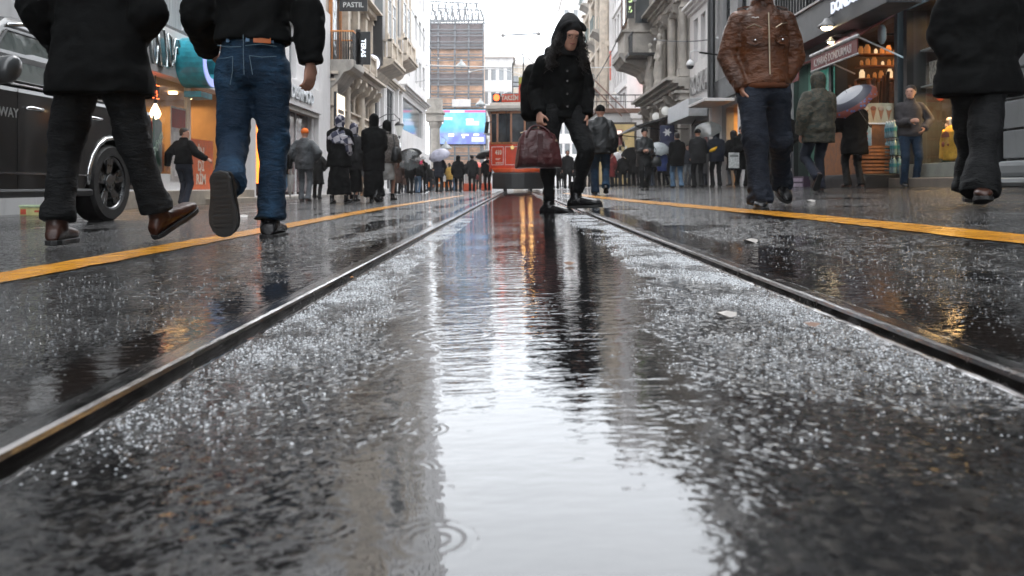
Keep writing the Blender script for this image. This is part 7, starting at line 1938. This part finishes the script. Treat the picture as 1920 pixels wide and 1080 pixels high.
for k, (x, y, w_) in enumerate(((-2.55, 44, .72), (-1.65, 44.5, .60))):
    o = thing('barrier', 'low red plastic barrier %s' % ('behind the bareheaded grey coat' if k else 'behind the hooded parka'), 'barrier', (x, y, gz(x)), 0, 'red plastic barriers')
    mb = MB(); mb.prism([(-w_ / 2, 0), (w_ / 2, 0), (w_ / 2 - .03, .35), (w_ / 2 - .06, .42), (-w_ / 2 + .06, .42), (-w_ / 2 + .03, .35)], -.18, .18, 'xz'); mb.build('barrier_body', M_bar, o, bevel=.03)
    mb = MB(); mb.box(-w_ / 2 + .08, w_ / 2 - .08, -.04, .04, .422, .95); mb.build('clear_screen', film('frosted_panel', (.6, .58, .56), .55), o)
    mb = MB()
    for x_ in (-w_ / 2 + .04, w_ / 2 - .08): mb.box(x_, x_ + .04, -.05, .05, .42, 1.0)
    mb.build('post', M_sash, o)

# ------------------------------------------------------------------ street lanterns, wires
o = thing('street_lantern', 'old fashioned lantern on a curled wall bracket above the clear umbrella', 'street lamp', (XL + 1.35, 45.5, 3.05))
mb = MB(); mb.lathe((0, 0, 0), [(.06, 0), (.12, .05), (.24, .55), (.22, .58)], 8); mb.build('lantern_glass', emis('lantern_glass', (.7, .7, .66), .2), o)
mb = MB(); mb.lathe((0, 0, .58), [(.28, 0), (.24, .1), (.1, .22), (.03, .26), (.03, .42)], 10); mb.lathe((0, 0, -.06), [(.02, -.1), (.08, 0), (.07, .06)], 8); mb.build('lantern_cap', M_black, o)
mb = MB(); mb.tube([(0, 0, .95), (-.3, 0, 1.25), (-.8, 0, 1.2), (-1.35, 0, .9)], .025, 6); mb.tube([(-.2, 0, .9), (-.6, 0, .85), (-1.35, 0, .4)], .02, 6); mb.build('bracket', M_black, o, smooth=True)
M_shade = mat('pale_lamp_metal', (.33, .35, .35), .4)
for k, (px, py, Y, lab) in enumerate(((1090, 124, 45, 'pale bell shaped street lamp hung in front of the right row, near the hooded walker'), (865, 124, 70, 'pale bell shaped street lamp hung before the scaffold tower, the highest one'), (901, 196, 78, 'pale bell shaped street lamp by the upper right corner of the screen'),
                                     (916, 250, 74, 'pale bell shaped street lamp hung just left of the tram'), (836, 278, 66, 'pale bell shaped street lamp under the screen left corner'))):
    o = thing('hanging_lamp', lab, 'street lamp', P(px, py, Y), 0, 'hanging street lamps'); s_ = .55 if k == 0 else .75
    mb = MB(); mb.lathe((0, 0, 0), [(.7 * s_, -.12 * s_), (.62 * s_, .05 * s_), (.34 * s_, .34 * s_), (.16 * s_, .5 * s_), (.10 * s_, .75 * s_)], 16); mb.build('lamp_shade', M_shade, o, smooth=True)
    mb = MB(); mb.ball((0, 0, -.1 * s_), .3 * s_, .3 * s_, .18 * s_, 10, 6); mb.build('bulb_glass', M_sash, o)
    mb = MB(); mb.tube([(0, 0, .7 * s_), (0, 0, 1.0 * s_), (-.4, 0, 1.3 * s_)], .025, 5); mb.build('hook', M_steelg, o)
M_wire = mat('dark_cable', (.06, .065, .07), .5)
def wire(label, a, b_, sag, r=.012, n=14, m=None):
    a, b_ = V(a), V(b_); o = thing('overhead_wire', label, 'cable', a)
    pts = [(b_ - a) * (i / n) + V((0, 0, -sag * 4 * (i / n) * (1 - i / n))) for i in range(n + 1)]
    mb = MB(); mb.tube(pts, r, 5); mb.build('cable', m or M_wire, o)
    mb = MB(); mb.ball(pts[0], r * 3); mb.ball(pts[-1], r * 3); mb.build('insulator', M_sash, o)
    return o
wire('pale thick cable hanging level across the street above the tram', P(800, 122, 60), (7.4, 60, 9.1), .1, .04, m=M_sash)
wire('long thin cable slanting down across the white building on the right', P(1190, 0, 30), P(1085, 175, 60), .8, .025)
wire('thin cable from the camera bracket to the stone bay', P(1345, 72, 28.6), P(1228, 74, 34), .1, .02)
wire('short straight bar hung high above the tram route', P(943, 66, 34), P(1010, 63, 34), .0, .03)
wire('thin cable from the cream building to the left bay windows', P(690, 140, 46), P(800, 150, 70), .3, .02)
wire('thin cable slanting down in front of the left bay windows', P(765, 0, 55), P(822, 110, 66), .5, .02)
wire('sagging pale cable below the level one, left of the tram', P(880, 135, 62), P(1000, 150, 62), -.5, .03, m=M_sash)
o = thing('overhead_ornament', 'faint wire light ornament strung high over the street', 'street decoration', P(985, 4, 40))
mb = MB(); 
for x in (-.75, -.2, .35): mb.tube([(x + .22 * math.cos(a), 0, .18 * math.sin(a)) for a in [2 * PI * i / 16 for i in range(17)]], .008, 4)
mb.tube([(-1.1, 0, -.06), (.8, 0, -.06)], .012, 4); mb.build('wire_rings', M_shade, o)
mb = MB()
for x in (-.55, -.25, .7): mb.tube([(x, 0, -.06), (x, 0, -1.1)], .005, 4)
mb.build('hanging_strings', M_shade, o)

# ------------------------------------------------------------------ things in and before the shops, left
E_red = mat('orange_red_banner', (.60, .12, .03), .5)
o = thing('sale_banner', 'orange banner with big white letters in the lit shop entrance', 'banner', (XL - .28, 20.95, -.02), PI / 2)
mb = MB(); mb.box(-.85, .85, -.02, .0, 0, 1.45); mb.build('banner_sheet', E_red, o)
for k, (tx, z) in enumerate((('İN', 1.1), ('Dİ', .75), ('RİM', .40))): text(tx, mat('banner_letter', (.70, .55, .45), .5), o, .36, (0 if k == 2 else -.0, -.025, z), (PI / 2, 0, 0), .003, 'banner_letters', bold=.012)
o = thing('poster', 'white poster with red top in the glass shop window, left of the doorway person', 'poster', (XL - .1, 19.15, .35), PI / 2)
mb = MB(); mb.box(-.42, .42, -.02, .0, 0, 1.75); mb.build('poster_sheet', mat('grey_white_print', (.5, .46, .44), .5, var=.3, vs=4), o)
mb = MB(); mb.box(-.38, .38, -.026, -.021, 1.25, 1.7); mb.build('red_header', mat('dull_red_print', (.32, .06, .045), .5), o)
mb = MB(); mb.box(-.3, .3, -.026, -.021, .35, 1.15); mb.box(-.25, .0, -.03, -.0265, .1, .6); mb.build('printed_shapes', mat('pale_print2', (.62, .60, .58), .5, var=.2, vs=10), o)
o = thing('advert_board', 'dark green slanted advert board near the black coat walker at the shop window', 'sign', (XL + .28, 17.25, .35), PI / 2 + .2)
mb = MB(); mb.add([(-.35, 0, 0), (.35, 0, .18), (.35, 0, 1.25), (-.35, 0, 1.45), (-.35, .04, 0), (.35, .04, .18), (.35, .04, 1.25), (-.35, .04, 1.45)], [(0, 1, 2, 3), (7, 6, 5, 4), (0, 4, 5, 1), (1, 5, 6, 2), (2, 6, 7, 3), (3, 7, 4, 0)]); mb.build('board', mat('dark_green_board', (.015, .05, .035), .35), o)
text('DÖNER', mat('pale_green_letter', (.4, .5, .42), .5), o, .27, (0, -.008, .78), (PI / 2, -.5, 0), .003, 'board_letters', bold=.004)
mb = MB(); mb.box(-.04, .04, .05, .1, -.6, .3); mb.build('board_leg', M_black, o)
o = thing('led_ticker', 'red dotted LED ticker in the upper corner of the glass shop window', 'sign', (XL - .05, 17.5, 2.15), PI / 2)
mb = MB(); mb.box(-.75, .45, -.04, .0, -.02, .34); mb.build('ticker_case', M_black, o)
mb = MB(); r_ = random.Random(4)
for i in range(38):
    for z in (0.01, .3): mb.box(-.73 + i * .031, -.715 + i * .031, -.046, -.041, z, z + .015)
for i in range(24):
    x = -.7 + i * .045
    for j in range(6):
        if r_.random() < .55: mb.box(x, x + .03, -.046, -.041, .06 + j * .035, .08 + j * .035)
mb.build('ticker_dots', emis('red_led', (1, .12, .03), 5), o)
for k, (u, z, r) in enumerate(((17.0, 1.75, .115), (18.5, 1.55, .09))):
    o = thing('window_lamp', 'glass bulb lamp hanging in the shop window, %s one' % ('the bigger' if k == 0 else 'the smaller'), 'lamp', (XL + (.33 if k == 0 else -.6), u, z))
    mb = MB(); mb.lathe((0, 0, 0), [(.01, -r), (r * .7, -r * .7), (r, 0), (r * .75, r * .8), (r * .35, r * 1.6), (r * .25, r * 1.9)], 14); mb.build('bulb', emis('soft_bulb', (1, .68, .42), 3), o, smooth=True)
    mb = MB(); mb.lathe((0, 0, r * 1.9), [(r * .4, 0), (r * .35, r * .7), (.02, r * .8), (.012, .6)], 10); mb.build('lamp_cap', M_black, o)
# shelves and clothes silhouettes inside the lit shop
for k, u in enumerate((16.4, 18.0, 22.2)):
    o = thing('shop_rack', ['dim clothes rack behind the glass near the advert board', 'dim clothes rack behind the window poster', 'narrow clothes rack deep in the lit shop entrance'][k], 'clothes rack', (XL - 2.2, u, .13))
    mb = MB(); mb.tube([(0, -.6, 0), (0, -.6, 1.5), (0, .6, 1.5), (0, .6, 0)], .02, 6); mb.build('rack_frame', M_black, o)
    r_ = random.Random(k)
    for j, cm in enumerate((K_brownc, K_char, K_red, K_tan)):
        y = -.45 + j * .3; mb = MB(); mb.ell([((0, y, .5), (.22, 0, 0), (0, .05, 0)), ((0, y, 1.25), (.24, 0, 0), (0, .05, 0)), ((0, y, 1.42), (.1, 0, 0), (0, .03, 0))], 10); mb.build('hanging_coat', cm, o, smooth=True)
o = thing('yellow_box', 'pale green and yellow box on the ground beyond the car underside', 'box', (-7.25, 12.0, gz(-7.3)), .3)
o.scale = (.55, .55, .6)
mb = MB(); mb.box(-.27, .27, -.18, .18, 0, .2); mb.build('box_body', mat('pale_yellow_card', (.55, .52, .22), .6), o, bevel=.01)
mb = MB(); mb.box(-.29, .29, -.2, .2, .2, .26); mb.build('lid', mat('pale_green_card', (.42, .52, .32), .6), o, bevel=.01)
mb = MB(); mb.box(.08, .22, -.186, -.1805, .08, .13); mb.box(-.25, -.12, -.186, -.1805, .03, .16); mb.split('red_print', mat('red_print', (.5, .07, .03), .6), o)

# ------------------------------------------------------------------ right: ice cream shop and clothes window
M_cw = mat('orange_crate_wood', (.26, .10, .035), .6, var=.3, vs=8)
o = thing('ice_cream_counter', 'wooden ice cream counter with cone picture front', 'counter', (6.85, 15.05, .42))
mb = MB(); mb.box(-.36, .40, 0, 1.9, 0, .96); mb.build('counter_body', M_cw, o, bevel=.01)
mb = MB(); mb.box(-.40, .42, -.04, 1.95, .96, .99); mb.build('counter_top', M_sash, o)
mb = MB(); mb.box(-.36, .40, .0, .04, .995, 1.36); mb.build('front_picture', mat('cream_picture', (.42, .34, .22), .5, var=.2, vs=3), o)
for k in range(5):
    y = -.28 + k * .145
    mb = MB(); mb.add([(y - .05, -.004, 1.24), (y + .05, -.004, 1.24), (y, -.004, 1.03), (y - .05, -.012, 1.24), (y + .05, -.012, 1.24), (y, -.012, 1.03)], [(0, 1, 2), (3, 5, 4), (0, 3, 4, 1), (1, 4, 5, 2), (2, 5, 3, 0)]); cn_ = mb.build('cone_picture', mat('cone_brown', (.30, .10, .03), .5), o)
    mb = MB(); mb.ball((y, -.008, 1.26), .055, .012, .045); mb.build('scoop_picture', mat('scoop_%d' % (k % 3), ((.5, .42, .3), (.25, .08, .04), (.45, .3, .2))[k % 3], .5), cn_)
o = thing('picture_panel', 'pale blue ice cream picture panel below the counter edge', 'sign', (6.53, 14.95, .93))
mb = MB(); mb.box(-.11, .11, .0, .02, 0, .42); mb.build('panel_frame', M_sash, o)
mb = MB(); mb.box(-.095, .095, -.006, -.001, .02, .40); mb.build('panel_print', mat('pale_blue_print', (.32, .45, .5), .4, var=.35, vs=5), o)
mb = MB(); mb.cyl((.0, -.011, .27), .035, .004, 12, 'y'); mb.cyl((.01, -.011, .17), .03, .004, 12, 'y'); mb.build('berry_prints', mat('dull_red_print', (.32, .06, .045), .5), o)
for k in range(2):
    o = thing('wooden_crate', 'orange slatted wooden crate under the ice cream counter, %s' % ('the upper one' if k else 'the lower one'), 'crate', (6.55, 14.78, .44 + k * .27), PI / 2 + .05 * k, 'wooden crates')
    mb = MB()
    for j in range(4):
        mb.box(-.2, .2, -.3, -.285, .01 + j * .065, .05 + j * .065); mb.box(-.2, .2, .285, .3, .01 + j * .065, .05 + j * .065); mb.box(-.2, -.185, -.285, .285, .01 + j * .065, .05 + j * .065); mb.box(.185, .2, -.285, .285, .01 + j * .065, .05 + j * .065)
    mb.build('slats', M_cw, o)
    mb = MB(); mb.box(-.18, .18, -.28, .28, .0, .012); mb.build('crate_bottom', mat('dark_crate_wood', (.10, .04, .015), .6), o)
# stacked water bottle packs
M_pet = mat('bluish_bottle_plastic', (.22, .34, .38), .12, var=.3, vs=12)
M_lab = mat('teal_bottle_label', (.04, .22, .26), .35)
M_cap = mat('white_bottle_cap', (.7, .72, .74), .4)
bottle_me = None
def bottle(par, x, y, z):
    mb = MB(); mb.lathe((0, 0, 0), [(.036, 0), (.042, .01), (.041, .08), (.038, .10), (.042, .12), (.042, .19), (.030, .25), (.014, .275), (.014, .29)], 12)
    b_ = mb.build('bottle', M_pet, par, smooth=True); b_.location = (x, y, z)
    mb = MB(); mb.lathe((0, 0, .12), [(.0432, 0), (.0432, .06)], 12); mb.build('bottle_label', M_lab, b_)
    mb = MB(); mb.lathe((0, 0, .29), [(.016, 0), (.016, .025)], 10); mb.build('cap', M_cap, b_)
    return b_
pack0 = None
for k in range(3):
    loc = (6.93 + .01 * (k % 2), 14.62, .444 + k * .325)
    lab = 'pack of water bottles stacked before the ice cream shop, %s' % ('lowest', 'middle', 'topmost')[k]
    o = thing('bottle_pack', lab, 'water bottles', loc, 0, 'stacked water bottle packs')
    if pack0 is None:
        pack0 = o
        for i in range(3):
            for j in range(4): bottle(o, -.1 + i * .095, -.16 + j * .095, .003)
        mb = MB(); mb.box(-.16, .15, -.22, .18, -.006, .002); mb.build('tray_film', clear_glass(), o)
    else:
        for ch in list(pack0.children):
            c_ = ch.copy(); C.objects.link(c_); c_.parent = o
            for g_ in ch.children: d_ = g_.copy(); C.objects.link(d_); d_.parent = c_
o = thing('plinth', 'low black plinth under the water bottles and the ice cream counter', 'plinth', (6.9, 15.9, .15))
mb = MB(); mb.box(-.62, .30, -1.5, 1.2, 0, .285); mb.build('plinth_body', mat('black_plinth', (.012, .012, .012), .4), o, bevel=.01)
mb = MB(); mb.box(-.64, -.622, -1.5, 1.2, .2, .28); mb.build('edge_strip', M_dgrey, o)
# bundle of tall sticks and shelves with jars in the ice cream shop
o = thing('stick_bundle', 'sheaf of tall brown wooden sticks behind the counter', 'sticks', (XR + .25, 16.6, 1.45))
r_ = random.Random(2)
for k in range(22):
    y = -1.0 + k * .09; mb = MB(); mb.tube([(r_.uniform(-.15, .15), y * .6, 0), (r_.uniform(-.2, .2), y + r_.uniform(-.12, .12), r_.uniform(.75, 1.05))], .032, 6); mb.build('stick', M_cw if k % 3 else mat('dark_stick', (.12, .05, .02), .6), o)
for k, z in enumerate((2.55, 2.83, 3.08)):
    o = thing('jar_shelf', 'brown wall shelf with small glowing jars, %s of three in the ice cream shop' % ('lowest', 'middle', 'highest')[k], 'shelf', (8.12, 17.4, z), PI / 2)
    mb = MB(); mb.box(-.15, .15, -.7, .7, -.03, 0); mb.build('shelf_board', M_cw, o)
    for j in range(9):
        mb = MB(); hj = .6 + ((j * 5 + k * 3) % 7) / 9; mb.lathe((0, -.6 + j * .15 + ((j * 3 + k) % 4) * .012, 0), [(.04 * hj + .01, 0), (.05 * hj, .02), (.05 * hj, .12 * hj), (.03 * hj, .15 * hj), (.03 * hj, .17 * hj)], 10)
        mb.build('jar', emis('glowing_honey_jar', (1, .42, .12), .10) if (j * 7 + k * 5) % 4 else emis('glowing_pale_jar', (1, .72, .42), .42), o)  # light on the jars is put in as their own glow
# teal plastic sheet and pale thing in the glass shop
o = thing('plastic_curtain', 'greenish glowing plastic sheet hanging in the glass shop behind the camouflage jacket', 'curtain', (XR - .05, 18.6, 1.15))
mb = MB(); pts0 = [(-.04 + .035 * math.sin(i * 1.1), -.75 + i * .075, 0) for i in range(21)]
mb.loft([[(x, y, z) for x, y, _ in pts0] for z in (0, .9, 1.75)], closed=False, cap=False); mb.build('sheet', mat('glowing_green_plastic', (.18, .42, .36), .2, var=.5, vs=4, emit=(.1, .45, .35), es=.12), o, smooth=True)  # light in the sheet is added as a faint emission
mb = MB(); mb.tube([(-.04, -.8, 1.77), (-.04, .8, 1.77)], .015, 6); mb.build('rail', M_steelg, o)
# small product packs in rows on the step
for k, (u, lab) in enumerate(((20.9, 'low row of small printed packs on the step left of the camouflage jacket legs'), (18.9, 'low row of small printed packs on the step right of the camouflage jacket legs'))):
    o = thing('pack_rows', lab, 'packs', (XR - .55, u, .16))
    mb = MB(); mb.box(-.1, .5, -.65, .65, 0, .28); mb.build('pack_tray', mat('dark_purple_tray', (.05, .03, .06), .5), o)
    for i in range(6):
        for j in range(2):
            mb = MB(); mb.box(-.12, -.1, -.6 + i * .2, -.45 + i * .2, .04 + j * .12, .12 + j * .12); mb.build('pack', mat('lilac_pack', (.42, .36, .45), .4), o)
# mannequins and goods in the clothes shop window
o = thing('yellow_sweater_bust', 'yellow printed sweater on a headless shop bust, brightly lit', 'mannequin', (7.42, 13.6, .66))
mb = MB(); mb.ell([((0, 0, 0), (.12, 0, 0), (0, .235, 0)), ((0, 0, .3), (.11, 0, 0), (0, .22, 0)), ((0, 0, .48), (.11, 0, 0), (0, .24, 0)), ((0, 0, .56), (.08, 0, 0), (0, .17, 0)), ((0, 0, .6), (.05, 0, 0), (0, .07, 0))], 18)
for s in (-1, 1): mb.tube([(0, s * .2, .52), (-.01, s * .28, .32), (-.03, s * .3, .03)], [.065, .06, .045], 10)
q_ = mb.build('sweater', cloth('yellow_sweater', (.75, .42, .06), .85, bump=.01), o, smooth=True); remesh(q_, .014, 2, .012, .08)
mb = MB(); mb.lathe((0, 0, .6), [(.06, 0), (.055, .1), (.05, .11)], 12); mb.build('neck_form', M_sash, o)
mb = MB(); pts = [(-.128, .13 * math.cos(a), .40 + .09 * math.sin(a)) for a in [PI * i / 8 for i in range(9)]] + [(-.128, -.13, .385), (-.128, .13, .385)]
mb.add(pts + [(x + .02, y, z) for x, y, z in pts], [tuple(range(len(pts)))]); mb.ball((-.118, .09, .27), .014, .045, .045); mb.ball((-.118, -.07, .26), .014, .03, .02); mb.build('dark_print', mat('brown_red_print', (.28, .05, .02), .7), o)
area_light('display_light', V((7.45, 13.6, 1.9)), .4, .6, 20, (1, .6, .25))
o = thing('display_case', 'upper display box with orange garment and yellow flowers behind the letters', 'display', (7.5, 14.12, 2.68))
o.scale = (.6, .42, .8)
mb = MB(); mb.box(-.3, .4, -.9, .9, -.04, 0); mb.build('case_floor', M_sash, o)
mb = MB(); mb.ell([((0, -.1, .0), (.1, 0, 0), (0, .3, 0)), ((0, -.05, .25), (.1, 0, 0), (0, .25, 0)), ((0, -.25, .5), (.05, 0, 0), (0, .08, 0))], 12); mb.build('orange_garment', emis('glowing_orange_garment', (1, .16, .02), .5), o)  # the garment is no lamp, its lit look is emission
mb = MB(); r_ = random.Random(9)
for i in range(26): mb.ball((r_.uniform(-.1, .1), .3 + r_.uniform(-.22, .22), .42 + r_.uniform(-.18, .2)), r_.uniform(.03, .06), n=6, m=4)
mb.build('yellow_flowers', emis('glowing_yellow_flowers', (.9, .45, .08), .28), o)  # brightness of the flowers comes from an added glow
o = thing('display_case', 'middle display box with pale carved animal figures and picture', 'display', (7.5, 14.12, 2.02))
o.scale = (.6, .45, .7)
mb = MB(); mb.box(-.3, .4, -.8, .8, -.04, 0); mb.build('case_floor', M_sash, o)
mb = MB(); mb.box(-.1, 0, .1, .65, .05, .62); mb.build('picture', mat('grey_picture', (.4, .38, .35), .5, var=.7, vs=9), o)
mb = MB()
for i in range(10): mb.ball((-.1, -.35 + r_.uniform(-.2, .25), .15 + i * .05), .05, .07, .06, 8, 5)
q_ = mb.build('pale_figures', mat('cream_figure', (.62, .42, .25), .6), o); remesh(q_, .02, 1)
for k, (y, z, cm, lab) in enumerate(((14.05, .64, K_brownc, 'brown rounded hat stack in the clothes window near the sweater man'), (13.15, .64, K_black, 'black draped garment right beside the yellow sweater bust'), (12.15, .64, K_red, 'dark red garment at the stone wall end of the clothes window'), (14.35, .64, cloth('dark_green_cloth', (.01, .06, .03), .8), 'dark green garment beside the light tube'))):
    o = thing('draped_garment', lab, 'garment', (XR + .6, y, z))
    mb = MB(); h_ = (.75, .95, 1.0, .8)[k]; mb.ell([((0, 0, 0), (.13, 0, 0), (0, .2, 0)), ((0, 0, h_ * .6), (.12, 0, 0), (0, .19, 0)), ((0, 0, h_ * .8), (.1, 0, 0), (0, .17, 0)), ((0, 0, h_), (.03, 0, 0), (0, .05, 0))], 14); q_ = mb.build('cloth_drape', cm, o, smooth=True); remesh(q_, .02, 1, .05, .12)
    mb = MB(); mb.box(-.14, -.13, -.03, .04, h_ * .5, h_ * .5 + .07); mb.build('price_tag', M_sash, o)
for k, (y, z) in enumerate(((13.85, 1.36), (13.7, 1.30), (13.9, 1.27))):
    o = thing('round_ornament', 'small pale round ornament above the yellow sweater, %s' % ('top', 'right', 'left')[k], 'ornament', (XR + .3, y, z)); mb = MB(); mb.ball((0, 0, 0), .055, n=10, m=7); mb.build('ball', mat('pale_pink', (.6, .45, .4), .4), o, smooth=True); mb = MB(); mb.tube([(0, 0, .05), (0, 0, .3)], .004, 4); mb.build('string', M_black, o)
text('POP', emis('thin_white_letter', (.7, .72, .75), .5), None, .27, (XR - .13, 13.42, 2.99), (PI / 2, 0, -PI / 2), .004, 'window_letters')
tag(bpy.data.objects['window_letters'], 'thin white window letters high on the clothes shop glass', 'lettering')
o = thing('speaker', 'pale oval wall speaker high at the end of the ice cream shop', 'speaker', (XR - .25, 15.2, 3.1))
mb = MB(); mb.ell([((0, 0, -.18), (.03, 0, 0), (0, .05, 0)), ((0, 0, -.1), (.07, 0, 0), (0, .10, 0)), ((0, 0, .1), (.07, 0, 0), (0, .10, 0)), ((0, 0, .18), (.03, 0, 0), (0, .05, 0))], 14); mb.build('speaker_case', M_shade, o, smooth=True)
mb = MB(); mb.box(.04, .25, -.02, .02, -.02, .02); mb.build('bracket', M_black, o)

# litter on the wet road
r_ = random.Random(21)
for k, (px, py, w_, mm) in enumerate(((1408, 455, .05, 'pale'), (1362, 596, .03, 'pale'), (1522, 616, .02, 'brown'), (708, 637, .02, 'black'), (1286, 547, .016, 'black'), (1068, 498, .03, 'brown'), (455, 407, .10, 'pale'), (660, 524, .015, 'orange'), (1520, 378, .07, 'pale'), (970, 545, .012, 'pale'))):
    X, Y = pxg(px, py)
    mcol = {'pale': (.5, .47, .44), 'brown': (.18, .09, .05), 'black': (.01, .01, .01), 'orange': (.5, .2, .04)}[mm]
    o = thing('litter', '%s scrap lying on the wet road %s' % (mm, ('by the right yellow line', 'beside the right rail near the viewer', 'among the glitter by the right rail', 'on the stones between the rails', 'just left of the right rail', 'in the puddle below the hooded walker', 'near the raised sole', 'against the left rail', 'ahead of the camouflage jacket', 'in the middle of the puddle')[k]), 'litter', (X, Y, gz(X) + .006), r_.uniform(0, 3), 'scraps on the road')
    mb = MB(); pts = [(w_ * (.5 + .2 * r_.random()) * math.cos(a), w_ * .35 * math.sin(a), w_ * .12 * math.sin(a * 2 + 1)) for a in [2 * PI * i / 9 for i in range(9)]]
    mb.add(pts + [(0, 0, w_ * .2)], [(i, (i + 1) % 9, 9) for i in range(9)] + [tuple(range(8, -1, -1))]); mb.build('scrap', mat('scrap_' + mm, mcol, .4), o)

# ------------------------------------------------------------------ rain haze in the street
def haze(density):
    mb = MB(); mb.box(-62, 62, -44, 158, -9, 42)
    m = bpy.data.materials.new('rain_haze'); m.use_nodes = True; n = m.node_tree.nodes; n.clear()
    v = n.new('ShaderNodeVolumePrincipled'); v.inputs['Color'].default_value = (.95, .93, .95, 1); v.inputs['Density'].default_value = density; v.inputs['Anisotropy'].default_value = .2
    o = n.new('ShaderNodeOutputMaterial'); m.node_tree.links.new(v.outputs[0], o.inputs['Volume'])
    h = mb.build('haze', m); tag(h, kind='stuff')
haze(.001)
